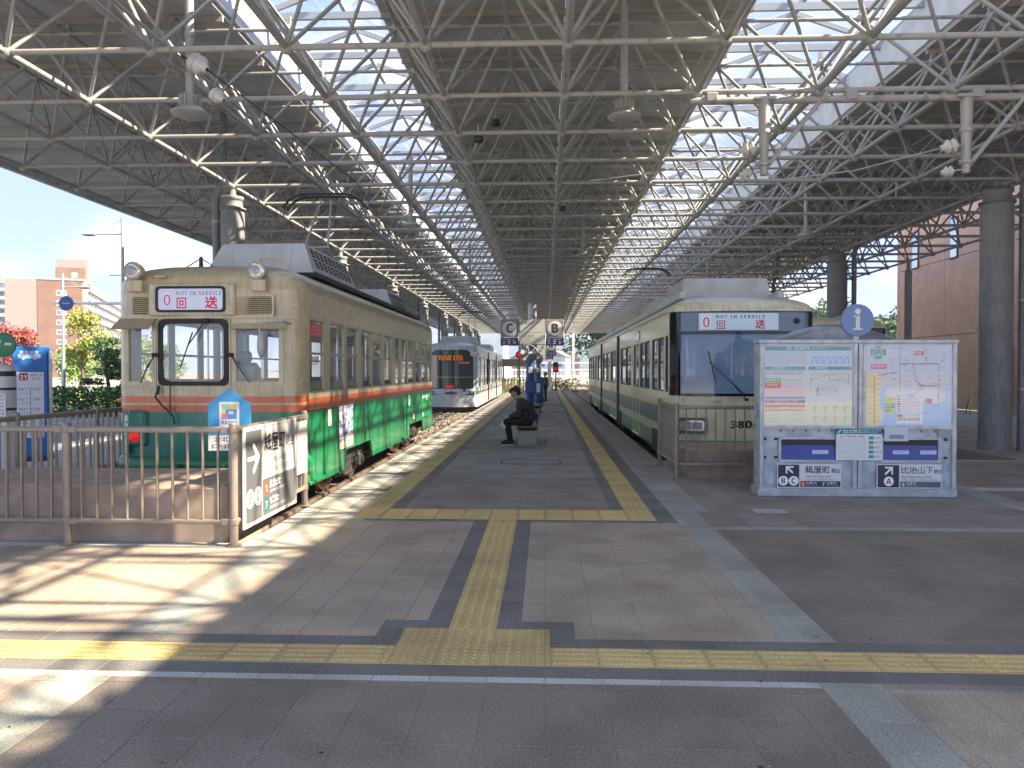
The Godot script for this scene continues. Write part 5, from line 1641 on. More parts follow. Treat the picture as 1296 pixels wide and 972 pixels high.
func guide_print() -> Image:
	var im := canvas(888, 800, Color(0.83, 0.86, 0.89))
	var ink := Color(0.12, 0.13, 0.17)
	var teal := Color(0.05, 0.58, 0.56)
	fill(im, 0, 560, 888, 240, Color(0.90, 0.93, 0.80))
	fill(im, 16, 14, 856, 42, teal); scribble(im, 230, 20, 240, 30, Color.WHITE); scribble(im, 480, 26, 180, 16, Color(0.8, 0.95, 0.95))
	for k in 7: scribble(im, 20, 66 + k * 20, 420, 10, ink)
	fill(im, 470, 100, 150, 90, Color(0.70, 0.86, 0.96)); fill(im, 640, 100, 230, 90, Color(0.70, 0.86, 0.96))
	for k in 6:
		stroke(im, Vector2(480 + k * 64, 190), Vector2(492 + k * 64, 130), 4, ink); stroke(im, Vector2(492 + k * 64, 130), Vector2(520 + k * 64, 120), 4, ink); stroke(im, Vector2(520 + k * 64, 120), Vector2(528 + k * 64, 190), 4, ink)
	scribble(im, 470, 68, 90, 12, ink); scribble(im, 640, 68, 120, 12, ink)
	fill(im, 16, 214, 400, 34, teal); fill(im, 450, 214, 422, 34, teal)
	scribble(im, 70, 218, 170, 26, Color.WHITE); scribble(im, 520, 218, 120, 26, Color.WHITE); scribble(im, 250, 226, 140, 12, Color.WHITE)
	scribble(im, 20, 256, 380, 16, Color(0.75, 0.15, 0.15)); scribble(im, 20, 280, 390, 14, ink)
	fill(im, 16, 330, 160, 40, Color(0.30, 0.68, 0.40)); fill(im, 16, 376, 160, 52, Color(0.85, 0.14, 0.28)); fill(im, 184, 330, 232, 40, Color(0.86, 0.92, 0.84)); fill(im, 16, 428, 400, 78, Color(0.96, 0.80, 0.83))
	scribble(im, 28, 338, 130, 22, Color.WHITE); scribble(im, 36, 386, 120, 22, Color.WHITE)
	for k in 3: scribble(im, 196, 334 + k * 12, 210, 8, ink)
	for k in 5: scribble(im, 24 + (170 if k == 0 else 0), 384 + k * 24, 380 - (170 if k == 0 else 0), 12, Color(0.65, 0.25, 0.3))
	fill(im, 16, 512, 400, 24, Color(0.18, 0.56, 0.72)); fill(im, 16, 546, 400, 32, Color(0.52, 0.14, 0.55)); scribble(im, 30, 550, 330, 22, Color.WHITE)
	fill(im, 16, 596, 400, 24, Color(0.88, 0.36, 0.16)); fill(im, 16, 640, 400, 14, Color(0.92, 0.50, 0.40))
	for k in 12: scribble(im, 20 + 200 * (k % 2), 624 + (k / 2) * 26, 180, 9, Color(0.42, 0.44, 0.40))
	var route := [Vector2(470, 460), Vector2(470, 330), Vector2(560, 330), Vector2(560, 290), Vector2(850, 290), Vector2(850, 390)]
	for k in 5: stroke(im, route[k], route[k + 1], 5, Color(0.80, 0.35, 0.40))
	stroke(im, Vector2(660, 290), Vector2(660, 350), 4, ink); stroke(im, Vector2(660, 350), Vector2(820, 350), 4, ink)
	for k in 24: scribble(im, rng.randf_range(460, 840), rng.randf_range(266, 480), 36, 8, ink)
	for k in 5:
		fill(im, 530, 420 + k * 18, 24, 14, [Color(0.85, 0.2, 0.2), Color(0.3, 0.3, 0.35), Color(0.2, 0.5, 0.7), Color(0.8, 0.3, 0.5), Color(0.3, 0.6, 0.3)][k]); scribble(im, 560, 422 + k * 18, 190, 10, ink)
	for k in 8:
		var p := Vector2(490 + (k % 4) * 100, 600 + (k / 4) * 100)
		stroke(im, p + Vector2(30, 0), p + Vector2(30, 70), 5, Color(0.45, 0.52, 0.45)); stroke(im, p + Vector2(0, 24), p + Vector2(64, 14), 4, Color(0.45, 0.52, 0.45)); scribble(im, p.x, p.y + 34, 30, 10, ink)
	return im


func map_print() -> Image:
	var im := canvas(888, 810, Color(0.83, 0.85, 0.89))
	var ink := Color(0.12, 0.13, 0.17)
	var sea := Color(0.66, 0.84, 0.97)
	for y in range(450, 810):
		fill(im, 150 + 40 * sin(y * 0.02), y, 738, 1, sea.lerp(Color(0.56, 0.79, 0.98), (y - 450) / 360.0))
	for k in 40: disc(im, Vector2(rng.randf_range(230, 800), rng.randf_range(440, 560)), rng.randf_range(24, 50), Color(0.90, 0.91, 0.94))
	fill(im, 0, 290, 150, 520, Color(0.95, 0.87, 0.60))
	fill(im, 90, 300, 8, 500, Color(0.45, 0.45, 0.35))
	for k in 18: scribble(im, 30 + 76 * (k % 2), 308 + k * 27, 46, 9, ink); disc(im, Vector2(94, 312 + k * 27), 7, Color(0.3, 0.55, 0.35))
	disc(im, Vector2(130, 76), 64, Color(0.10, 0.58, 0.42)); fill(im, 42, 30, 176, 84, Color(0.90, 0.95, 0.92)); fill(im, 50, 38, 160, 68, Color(0.10, 0.58, 0.42))
	scribble(im, 76, 46, 110, 24, Color.WHITE); scribble(im, 66, 76, 130, 24, Color.WHITE); scribble(im, 84, 148, 90, 10, ink)
	fill(im, 56, 194, 160, 48, Color(0.85, 0.16, 0.22)); scribble(im, 66, 202, 140, 30, Color.WHITE)
	var segs := [[Vector2(130, 304), Vector2(210, 300)], [Vector2(210, 300), Vector2(216, 286)], [Vector2(216, 286), Vector2(320, 280)], [Vector2(352, 20), Vector2(352, 470)], [Vector2(352, 190), Vector2(740, 190)], [Vector2(470, 190), Vector2(490, 210)], [Vector2(490, 210), Vector2(520, 360)], [Vector2(520, 360), Vector2(570, 410)], [Vector2(570, 410), Vector2(750, 410)], [Vector2(750, 190), Vector2(750, 600)], [Vector2(620, 60), Vector2(620, 190)], [Vector2(750, 190), Vector2(800, 150)], [Vector2(800, 150), Vector2(804, 80)], [Vector2(690, 604), Vector2(750, 600)]]
	for k in segs.size(): stroke(im, segs[k][0], segs[k][1], 9 if k in [0, 1, 2, 4, 7, 8] else 5, ink if k in [0, 1, 2, 4, 6, 7, 8] else Color(0.42, 0.40, 0.46))
	for q in segs:
		for k in 4: fill(im, q[0].lerp(q[1], k / 4.0).x - 5, q[0].lerp(q[1], k / 4.0).y - 5, 11, 11, [Color(0.75, 0.2, 0.25), Color(0.95, 0.95, 0.95), Color(0.4, 0.4, 0.45)][k % 3])
	for k in 120: scribble(im, rng.randf_range(230, 840), rng.randf_range(20, 700), rng.randf_range(20, 60), 8, Color(0.32, 0.32, 0.38))
	fill(im, 500, 64, 100, 40, Color(0.84, 0.16, 0.22)); scribble(im, 508, 70, 84, 26, Color.WHITE); fill(im, 620, 540, 66, 44, Color(0.86, 0.2, 0.25))
	fill(im, 200, 530, 100, 50, Color(0.92, 0.86, 0.35)); fill(im, 200, 586, 100, 50, Color(0.20, 0.62, 0.35)); fill(im, 200, 640, 100, 50, Color(0.85, 0.82, 0.3)); disc(im, Vector2(226, 664), 16, Color(0.2, 0.6, 0.35))
	for k in 3: scribble(im, 210, 540 + k * 54, 80, 26, Color(0.95, 0.95, 0.9) if k == 1 else ink)
	fill(im, 320, 530, 270, 150, Color(0.93, 0.93, 0.96))
	for k in 6:
		fill(im, 330, 538 + k * 23, 30, 16, [Color(0.85, 0.25, 0.25), Color(0.8, 0.5, 0.6), Color(0.35, 0.35, 0.4), Color(0.75, 0.2, 0.3), Color(0.6, 0.6, 0.65), Color(0.4, 0.6, 0.5)][k]); scribble(im, 370, 540 + k * 23, 200, 11, ink)
	fill(im, 320, 692, 270, 96, Color(0.94, 0.95, 0.96)); fill(im, 324, 698, 60, 26, Color(0.1, 0.55, 0.5)); scribble(im, 394, 700, 180, 22, ink)
	text(im, "0570-550700", 330, 760, 42, Color(0.20, 0.22, 0.30), true, -1)
	return im


func information_board() -> void:
	var t := thing("information_board", "wide grey double notice board with tram guide and route map, blue leaflet slots below", "notice board", Vector3(3.94, 0, -10.0))
	var w := 2.46
	var alu := mat("board_alu", lin(0.56, 0.60, 0.64), 0.38, 0.3, noise_tex(0.02, Color(0.88, 0.88, 0.88), Color(1, 1, 1), 51, 4, 256), 0.8)
	var panel := mat("board_panel", lin(0.52, 0.59, 0.66), 0.45, 0.2, noise_tex(0.015, Color(0.86, 0.86, 0.86), Color(1, 1, 1), 52, 4, 256), 0.9)
	obj("body", bx(Vector3(0, 1.03, -0.17), Vector3(w - 0.04, 1.88, 0.30), 0.02), panel, t)
	obj("plinth", bx(Vector3(0, 0.055, -0.16), Vector3(w + 0.02, 0.11, 0.36), 0.012), alu, t)
	for x in [-w / 2 + 0.035, -0.03, 0.035, w / 2 - 0.035]: obj("upright", bx(Vector3(x, 1.05, -0.01), Vector3(0.055, 1.88, 0.06), 0.008), alu, t)
	obj("top_rail", bx(Vector3(0, 1.965, -0.10), Vector3(w + 0.02, 0.05, 0.26), 0.012), alu, t)
	for q in [[-1.17, -0.06, guide_print(), "guide_poster", "white poster of coloured text blocks, a tram guide"], [0.10, 1.17, map_print(), "route_map", "tram route map with blue sea and yellow strip"]]:
		var x0: float = q[0]
		var x1: float = q[1]
		obj("poster_frame", ring(round_rect(x1 - x0 + 0.07, 1.10, 0.01, 1), round_rect(x1 - x0, 1.02, 0.005, 1), Vector3((x0 + x1) / 2, 1.415, -0.015), Vector3.RIGHT, Vector3.UP, 0.030), alu, t)
		var p := obj(q[3], plate(Vector3(x0, 0.905, -0.008), Vector3(x1 - x0, 0, 0), Vector3(0, 1.02, 0)), print_mat(q[3], q[2], 0.3), t)
		p.set_meta("label", q[4])
		obj("poster_glass", bx(Vector3((x0 + x1) / 2, 1.415, 0.004), Vector3(x1 - x0, 1.02, 0.004)), M.board_glass if M.has("board_glass") else glass("board_glass", Color(0.95, 0.97, 0.98), 0.05), t)
	# leaflet slots
	var film := mat("slot_blue", lin(0.02, 0.05, 0.32), 0.15)
	for x in [-0.61, 0.66]:
		obj("slot_frame", ring(round_rect(0.74, 0.32, 0.01, 1), round_rect(0.68, 0.26, 0.006, 1), Vector3(x, 0.60, -0.018), Vector3.RIGHT, Vector3.UP, 0.028), alu, t)
		var s := MB.new()
		s.poly([Vector3(x - 0.34, 0.475, 0.006), Vector3(x + 0.34, 0.475, 0.006), Vector3(x + 0.34, 0.655, -0.012), Vector3(x - 0.34, 0.655, -0.012)])
		obj("leaflet_slot", s, film, t)
		obj("slot_mouth", bx(Vector3(x, 0.69, -0.016), Vector3(0.68, 0.07, 0.004)), M.dark_steel, t)
		var im := canvas(200, 60, Color(0.80, 0.86, 0.95))
		scribble(im, 10, 10, 180, 14, Color(0.25, 0.3, 0.5)); scribble(im, 10, 34, 150, 12, Color(0.25, 0.3, 0.5))
		for dx in ([0.05] if x < 0 else [-0.22, 0.12]): obj("slot_label", plate(Vector3(x + dx, 0.545, 0.004), Vector3(0.2, 0, 0), Vector3(0, 0.05, 0)), print_mat("slot_label_%d" % int(100 * (x + dx) + 300), im), t)
		for k in 5: obj("latch", bx(Vector3(x - 0.34 + 0.16 * k, 0.835, -0.012), Vector3(0.012, 0.035, 0.01), 0.002), M.lens_red, t)
		for dx in [-0.54, -0.40, 0.44, 0.50]:
			for y in [0.50, 0.73]:
				if absf(x + dx) < 1.16 and absf(x + dx) > 0.12: obj("hinge", bx(Vector3(x + dx, y, -0.012), Vector3(0.045, 0.032, 0.012), 0.004), M.dark_steel, t)
	var note := canvas(480, 350, Color(0.90, 0.93, 0.94))
	fill(note, 0, 0, 480, 62, Color(0.06, 0.50, 0.55)); scribble(note, 70, 12, 180, 38, Color.WHITE); scribble(note, 260, 10, 200, 18, Color.WHITE); scribble(note, 260, 34, 180, 16, Color.WHITE); stroke(note, Vector2(20, 50), Vector2(50, 14), 8, Color.WHITE)
	scribble(note, 40, 76, 260, 26, Color(0.75, 0.2, 0.2))
	for k in 8: scribble(note, 16, 122 + k * 27, 300, 12, Color(0.4, 0.44, 0.48))
	for k in 5: fill(note, 340, 86 + k * 52, 50, 34, Color(0.35, 0.65, 0.5) if k < 3 else Color(0.1, 0.6, 0.65)); scribble(note, 400, 92 + k * 52, 70, 22, Color(0.4, 0.45, 0.5))
	obj("middle_notice", plate(Vector3(-0.27, 0.47, 0.026), Vector3(0.57, 0, 0), Vector3(0, 0.40, 0), 0.004), print_mat("middle_notice", note, 0.35), t)
	var leaf := canvas(300, 180, Color(0.82, 0.85, 0.88))
	fill(leaf, 60, 100, 180, 40, Color(0.35, 0.65, 0.85)); scribble(leaf, 70, 106, 150, 26, Color(0.85, 0.3, 0.4)); fill(leaf, 60, 140, 180, 10, Color(0.85, 0.5, 0.5))
	obj("small_notice", plate(Vector3(0.33, 0.71, 0.016), Vector3(0.30, 0, 0), Vector3(0, 0.18, 0), 0.003), print_mat("small_notice", leaf), t)
	var tag_im := canvas(120, 110, Color(0.78, 0.81, 0.84))
	for k in 6: scribble(tag_im, 8, 8 + k * 16, 100, 9, Color(0.3, 0.33, 0.36))
	obj("number_label", plate(Vector3(-1.17, 0.77, 0.006), Vector3(0.12, 0, 0), Vector3(0, 0.11, 0), 0.003), print_mat("number_label", tag_im), t)
	var grid_im := canvas(160, 120, Color(0.66, 0.68, 0.68))
	for k in 5: scribble(grid_im, 6, 6 + k * 22, 148, 14, Color(0.45, 0.40, 0.40))
	obj("timetable_label", plate(Vector3(1.00, 0.76, 0.006), Vector3(0.17, 0, 0), Vector3(0, 0.12, 0), 0.003), print_mat("timetable_label", grid_im), t)
	for q in [["BC", -1.00, -0.20], ["A", 0.24, 1.04]]: obj("direction_plate", plate(Vector3(q[1], 0.115, 0.016), Vector3(q[2] - q[1], 0, 0), Vector3(0, 0.305, 0), 0.006), print_mat("board_sign_" + q[0], sign_print(q[0]), 0.3), t)
	# the round sign on its stalk
	var i := thing("information_sign", "round pale blue sign with white letter i above the notice board", "sign", Vector3(3.96, 1.99, -10.08))
	var d := MB.new()
	d.lathe(Vector3(0, 0.25, 0), [Vector2(0.001, -0.022), Vector2(0.20, -0.022), Vector2(0.205, -0.018), Vector2(0.205, 0.012), Vector2(0.198, 0.018), Vector2(0.001, 0.018)], 40, Basis(Vector3.RIGHT, PI / 2))
	obj("disc", d, mat("info_blue", lin(0.17, 0.27, 0.52), 0.35), i)
	var li := MB.new()
	li.lathe(Vector3(0, 0.36, 0.0185), [Vector2(0.038, 0), Vector2(0.036, 0.004), Vector2(0.001, 0.004)], 20, Basis(Vector3.RIGHT, PI / 2))
	li.cbox(Vector3(0.0, 0.225, 0.02), Vector3(0.05, 0.17, 0.006), 0.001); li.cbox(Vector3(-0.028, 0.298, 0.02), Vector3(0.05, 0.022, 0.006), 0.001); li.cbox(Vector3(0, 0.135, 0.02), Vector3(0.12, 0.022, 0.0062), 0.001)
	obj("letter", li, M.white_paint, i)
	obj("stalk", bx(Vector3(0, 0.01, -0.03), Vector3(0.07, 0.16, 0.03), 0.006), alu, i)
	# rounded tent-like cover behind the board
	var v := thing("dome_shelter", "rounded grey translucent cover on wire hoops behind the notice board", "shelter", Vector3(3.98, 0, -11.0))
	var dm := MB.new()
	var rings := []
	for k in 9:
		var a := PI / 2 * k / 8.0
		var r := PackedVector3Array()
		for q in 48:
			var f := TAU * q / 48
			var rip := 1.0 + 0.012 * sin(f * 12)
			r.append(Vector3(cos(f) * 0.95 * cos(a) * rip, 1.72 + 0.52 * sin(a), -sin(f) * 0.55 * cos(a) * rip))
		rings.append(r)
	dm.loft(rings, true, 1.0)
	obj("cover", dm, mat("cover_grey", lin(0.34, 0.36, 0.39), 0.22, 0.1, noise_tex(0.02, Color(0.85, 0.85, 0.86), Color(1, 1, 1), 61, 4, 256), 1.2), v)
	for z in [-0.3, 0.25]:
		var hoop := MB.new()
		var pts := []
		for k in 25:
			var a := PI * k / 24.0
			pts.append(Vector3(cos(a) * 1.18, 1.55 + 0.62 * sin(a), z))
		hoop.path(pts, 0.007, 6)
		obj("hoop", hoop, M.bracket_grey, v)
	for x in [-0.9, 0.9]:
		var leg := MB.new()
		leg.tube(Vector3(x, 0, 0), Vector3(x, 1.70, 0), 0.025, 0.025, 8)
		obj("leg", leg, M.bracket_grey, v)
	obj("frame", bx(Vector3(0, 1.71, 0), Vector3(1.86, 0.04, 1.0), 0.01), M.bracket_grey, v)


# ---------------------------------------------------------------- things along the platform
func platform_things() -> void:
	# the letter signs on their round posts
	var blue := mat("post_blue", lin(0.03, 0.08, 0.30), 0.35)
	var navy := mat("sign_navy", lin(0.035, 0.04, 0.13), 0.4)
	var sgrey := mat("sign_grey", lin(0.30, 0.31, 0.29), 0.5)
	var words := ["nearest", "middle", "farthest"]
	for k in 3:
		var z: float = [-27.0, -45.0, -60.0][k]
		var t := thing("platform_sign", "%s hanging platform sign with letters C and B in white discs" % words[k], "sign", Vector3(-0.45, 0, z), 0.0, "platform signs with letters C and B")
		var p := MB.new()
		p.lathe(Vector3.ZERO, [Vector2(0.15, 0), Vector2(0.15, 3.8), Vector2(0.13, 3.9), Vector2(0.07, 3.95), Vector2(0.001, 3.96)], 20)
		obj("post", p, M.galvanised, t)
		for s in [-1.0, 1.0]:
			var b := MB.new()
			b.cbox(Vector3(s * 0.78, 3.05, 0.12), Vector3(0.62, 0.60, 0.16), 0.015)
			obj("letter_box", b, sgrey, t)
			var d := MB.new()
			d.lathe(Vector3(s * 0.78, 3.05, 0.20), [Vector2(0.25, 0), Vector2(0.245, 0.008), Vector2(0.001, 0.008)], 32, Basis(Vector3.RIGHT, PI / 2))
			obj("disc", d, M.white_paint, t)
			obj("letter", text3d("C" if s < 0 else "B", 0.42, 0.006), M.dark_steel, t, Vector3(s * 0.78, 3.05, 0.212))
			var n := MB.new()
			n.cbox(Vector3(s * 0.78, 2.60, 0.12), Vector3(0.62, 0.28, 0.14), 0.012)
			obj("exit_box", n, navy, t)
			var im := canvas(260, 110, Color(0.22, 0.23, 0.42))
			for q in 3: scribble(im, 14 + q * 84, 10, 60, 26, Color(0.75, 0.77, 0.88)); scribble(im, 20 + q * 84, 46, 50, 50, Color(0.80, 0.82, 0.92))
			obj("exit_print", plate(Vector3(s * 0.78 - 0.28, 2.48, 0.193), Vector3(0.56, 0, 0), Vector3(0, 0.24, 0)), print_mat("exit_print_%d_%d" % [k, int(s)], im), t)
		var c := MB.new()
		c.cbox(Vector3(0, 2.92, 0.13), Vector3(0.90, 0.88, 0.18), 0.015)
		obj("line_panel", c, sgrey, t)
		var li := canvas(360, 350, Color(0.80, 0.82, 0.80))
		kanji(li, "広島", 20, 20, 44, Color(0.25, 0.25, 0.25)); scribble(li, 120, 26, 80, 40, Color(0.25, 0.25, 0.25)); scribble(li, 206, 40, 130, 20, Color(0.4, 0.4, 0.4))
		for q in 3: scribble(li, 70, 84 + q * 26, 180, 12, Color(0.5, 0.5, 0.5))
		fill(li, 16, 176, 328, 6, Color(0.3, 0.3, 0.3)); text(li, "6.", 20, 240, 44, Color(0.2, 0.2, 0.2)); scribble(li, 66, 206, 140, 40, Color(0.25, 0.25, 0.25)); scribble(li, 66, 262, 240, 14, Color(0.5, 0.5, 0.5)); scribble(li, 66, 290, 100, 12, Color(0.5, 0.5, 0.5))
		obj("line_print", plate(Vector3(-0.42, 2.50, 0.223), Vector3(0.84, 0, 0), Vector3(0, 0.84, 0)), print_mat("line_print_%d" % k, li), t)
		# mirror on a blue post a little nearer, with a box on it
		if k < 2:
			var m := thing("mirror_post", "%s blue post carrying a round convex mirror and a box" % ["nearer", "farther"][k], "mirror", Vector3(-0.50 + 0.15 * k, 0, z + 1.2 - k * -8.0), 0.0, "convex mirrors on blue posts")
			var q := MB.new()
			q.lathe(Vector3.ZERO, [Vector2(0.13, 0), Vector2(0.13, 1.95), Vector2(0.10, 2.0)], 16)
			obj("post", q, blue, m)
			var bxs := MB.new()
			bxs.cbox(Vector3(0.02, 1.05, 0.16), Vector3(0.36, 0.42, 0.28), 0.03)
			obj("box", bxs, blue, m)
			obj("tablet", bx(Vector3(0.02, 1.62, 0.14), Vector3(0.14, 0.2, 0.03), 0.008), M.white_paint, m)
			var mi := MB.new()
			mi.lathe(Vector3(-0.04, 2.15, 0.12), [Vector2(0.285, 0.0), Vector2(0.20, 0.05), Vector2(0.10, 0.085), Vector2(0.001, 0.095)], 32, Basis(Vector3.UP, -0.15) * Basis(Vector3.RIGHT, PI / 2 + 0.12))
			obj("mirror", mi, M.chrome, m)
			var rim := MB.new()
			rim.lathe(Vector3(-0.04, 2.15, 0.12), [Vector2(0.10, -0.07), Vector2(0.27, -0.05), Vector2(0.305, -0.01), Vector2(0.30, 0.012), Vector2(0.285, 0.005)], 32, Basis(Vector3.UP, -0.15) * Basis(Vector3.RIGHT, PI / 2 + 0.12))
			obj("mirror_rim", rim, mat("mirror_rim_%d" % k, lin(0.5, 0.42, 0.3), 0.4), m)
	for k in 4:
		var z: float = -29.5 - k * 4.6
		var t := thing("fare_machine", "%s slim blue machine on the platform behind the seated person" % ["nearest", "second", "third", "farthest"][k], "machine", Vector3(-0.32 + 0.02 * k, 0, z), 0.0, "blue machines along the platform")
		obj("cabinet", bx(Vector3(0, 0.62, 0), Vector3(0.34, 1.24, 0.4), 0.03), blue, t)
		obj("panel", bx(Vector3(0, 0.95, 0.20), Vector3(0.26, 0.34, 0.012), 0.004), M.white_paint, t)
		obj("foot", bx(Vector3(0, 0.03, 0), Vector3(0.4, 0.06, 0.46), 0.01), M.dark_steel, t)
	# bench
	var wood := mat("bench_wood", lin(0.38, 0.24, 0.10), 0.45, 0, noise_tex(0.03, Color(0.7, 0.68, 0.66), Color(1, 1, 1), 71, 4, 256), 3.0)
	for k in 3:
		var t := thing("bench", ["wooden slat bench on concrete plinths with the seated person", "empty platform bench behind the seated person", "farthest empty platform bench"][k], "bench", Vector3(-0.38, 0, -16.5 - k * 9.6), 0.0, "wooden slat benches on the platform")
		for z in [-0.2, -1.7]: obj("plinth", bx(Vector3(0, 0.155, z), Vector3(0.40, 0.33, 0.36), 0.015), M.concrete, t)
		for i in 5: obj("slat", bx(Vector3(-0.19 + 0.095 * i, 0.40, -0.95), Vector3(0.08, 0.035, 1.95), 0.008), wood, t)
		for z in [-0.2, -0.95, -1.7]: obj("cross_bar", bx(Vector3(0, 0.352, z), Vector3(0.44, 0.05, 0.05), 0.01), M.dark_steel, t)
		for z in [-0.05, -0.95, -1.85]:
			var am := MB.new()
			var pts := []
			for i in 11: pts.append(Vector3(-cos(PI * i / 10.0) * 0.21, 0.41 + 0.20 * pow(sin(PI * i / 10.0), 0.7), z))
			am.path(pts, 0.015, 6)
			obj("arm_hoop", am, M.dark_steel, t)
	var r := thing("round_signal", "round red lamp on a slim post before the second platform sign", "signal", Vector3(-1.45, 0, -44.0))
	var rp := MB.new()
	rp.tube(Vector3(0, 0, 0), Vector3(0, 2.3, 0), 0.04, 0.04, 8)
	obj("post", rp, M.dark_steel, r)
	var rd := MB.new()
	rd.lathe(Vector3(0, 2.5, 0), [Vector2(0.22, -0.03), Vector2(0.22, 0.02), Vector2(0.20, 0.04), Vector2(0.001, 0.04)], 24, Basis(Vector3.RIGHT, PI / 2))
	obj("disc", rd, M.dark_steel, r)
	rd = MB.new()
	rd.lathe(Vector3(0, 2.5, 0.042), [Vector2(0.15, 0.0), Vector2(0.10, 0.03), Vector2(0.001, 0.04)], 20, Basis(Vector3.RIGHT, PI / 2))
	obj("lamp", rd, M.red_lamp, r)


# ---------------------------------------------------------------- hung from the roof
func hung_things() -> void:
	var spots := [[-4.62, 4.98, -10.0, "lamp hanging beside the insulators at upper left"], [1.12, 5.25, -11.2, "lamp hanging in the roof right of the middle"], [-3.4, 5.3, -19.6, "lamp below the left glazed strip"], [1.2, 5.3, -24.8, "second lamp in the roof right of the middle"], [-3.2, 5.3, -33.0, "farther lamp below the left glazed strip"], [6.9, 5.2, -21.0, "lamp under the dark roof at right"], [1.2, 5.3, -40.0, "third lamp in the roof right of the middle"], [7.0, 5.2, -34.0, "farther lamp under the dark roof at right"]]
	for s in spots:
		var t := thing("pendant_lamp", "grey bell-shaped " + s[3], "lamp", Vector3(s[0], s[1], s[2]), 0.0, "bell-shaped lamps under the roof")
		var m := MB.new()
		m.lathe(Vector3.ZERO, [Vector2(0.02, -0.10), Vector2(0.14, -0.09), Vector2(0.235, -0.05), Vector2(0.24, -0.03), Vector2(0.17, 0.02), Vector2(0.14, 0.05), Vector2(0.10, 0.06), Vector2(0.10, 0.20), Vector2(0.05, 0.22)], 28)
		obj("shade", m, M.bracket_grey, t)
		for k in 12:
			var f := MB.new()
			var a := TAU * k / 12
			f.cbox(Vector3(cos(a) * 0.115, 0.125, sin(a) * 0.115), Vector3(0.05, 0.13, 0.012), 0.0, Basis(Vector3.UP, -a))
			obj("cooling_fin", f, M.bracket_grey, t)
		var p := MB.new()
		p.tube(Vector3(0, 0.2, 0), Vector3(0, 7.0 - s[1], 0), 0.055, 0.055, 12)
		for y in [0.45, 0.95]: p.lathe(Vector3(0, y, 0), [Vector2(0.055, 0), Vector2(0.066, 0.005), Vector2(0.066, 0.05), Vector2(0.055, 0.055)], 12)
		obj("stem", p, M.bracket_grey, t)
	# hangers that hold the contact wire
	var ins := func(parent: Node, at: Vector3, dir: Vector3, s: float) -> void:
		var x := dir.normalized()
		var b := Basis(x.cross(Vector3.UP).normalized() * -1.0, x, x.cross(x.cross(Vector3.UP).normalized() * -1.0) * -1.0)
		b = Basis(Quaternion(Vector3.UP, x))
		var m := MB.new()
		m.lathe(at, [Vector2(0.02, -0.13), Vector2(0.05, -0.12), Vector2(0.05, -0.09), Vector2(0.095, -0.08), Vector2(0.10, -0.06), Vector2(0.05, -0.03), Vector2(0.05, -0.01), Vector2(0.095, 0.0), Vector2(0.10, 0.02), Vector2(0.05, 0.05), Vector2(0.04, 0.10), Vector2(0.02, 0.11)].map(func(q): return q * s), 20, b)
		obj("insulator", m, M.porcelain, parent)
	for q in [[5.75, 4.30, 5.36, -10.95, "right-hand tapered hanger arm with white insulators, under the roof before the right column"], [3.02, 4.30, 5.36, -10.95, "left-hand tapered hanger arm with white insulators, over the right track"]]:
		var t := thing("wire_hanger", q[4], "hanger", Vector3(q[0], q[1], q[3]), 0.0, "tapered hanger arms over the right track")
		var m := MB.new()
		m.tube(Vector3.ZERO, Vector3(0, q[2] - q[1], 0), 0.05, 0.085, 14)
		for y in [0.12, 0.55]: m.lathe(Vector3(0, y, 0), [Vector2(0.055, 0), Vector2(0.085, 0.01), Vector2(0.085, 0.06), Vector2(0.06, 0.07)], 14)
		m.cbox(Vector3(0, q[2] - q[1] - 0.02, 0), Vector3(0.30, 0.05, 0.18), 0.01)
		obj("arm", m, M.bracket_grey, t)
		ins.call(t, Vector3(-0.24, 0.36, 0.0), Vector3(-0.9, -0.15, 0), 1.0)
		ins.call(t, Vector3(-0.26, 0.02, 0.0), Vector3(-0.9, -0.1, 0), 0.75)
		var br := MB.new()
		br.tube(Vector3(0.03, 0.10, 0), Vector3(0.85, 1.12, 0.0), 0.03, 0.03, 10)
		br.tube(Vector3(-0.05, 0.38, 0), Vector3(-0.14, 0.37, 0), 0.016, 0.016, 6); br.tube(Vector3(-0.05, 0.05, 0), Vector3(-0.18, 0.03, 0), 0.014, 0.014, 6)
		br.path([Vector3(-0.34, 0.345, 0), Vector3(-1.5, 0.05, 0), Vector3(-2.4, -0.05, 0)], 0.010, 5)
		obj("brace", br, M.bracket_grey, t)
	var hp := thing("cross_pipe", "long grey pipe slung under the truss above the right track", "pipe", Vector3(5.6, 5.34, -10.98))
	var pm := MB.new()
	pm.tube(Vector3(-3.6, 0, 0), Vector3(5.0, 0, 0), 0.052, 0.052, 12)
	for x in [-3.3, -1.4, 0.3, 2.2, 4.0]: pm.cbox(Vector3(x, 0.04, 0), Vector3(0.16, 0.13, 0.14), 0.015)
	obj("pipe", pm, M.truss_steel, hp)
	var li := thing("insulator_string", "white double insulator on a stay wire beside the upper left lamp", "insulator", Vector3(-4.36, 5.45, -9.7))
	ins.call(li, Vector3.ZERO, Vector3(0.8, -0.5, 0.2), 1.25)
	ins.call(li, Vector3(0.26, -0.42, 0.05), Vector3(0.8, -0.5, 0.2), 0.9)
	var lw := MB.new()
	lw.tube(Vector3(-0.28, 0.16, -0.1), Vector3(-0.1, 0.06, -0.02), 0.012, 0.012, 6)
	lw.path([Vector3(0.1, -0.06, 0.02), Vector3(1.0, -0.5, -4.0), Vector3(0.1, -0.35, -14.0)], 0.009, 5)
	obj("stay", lw, M.wire, li)
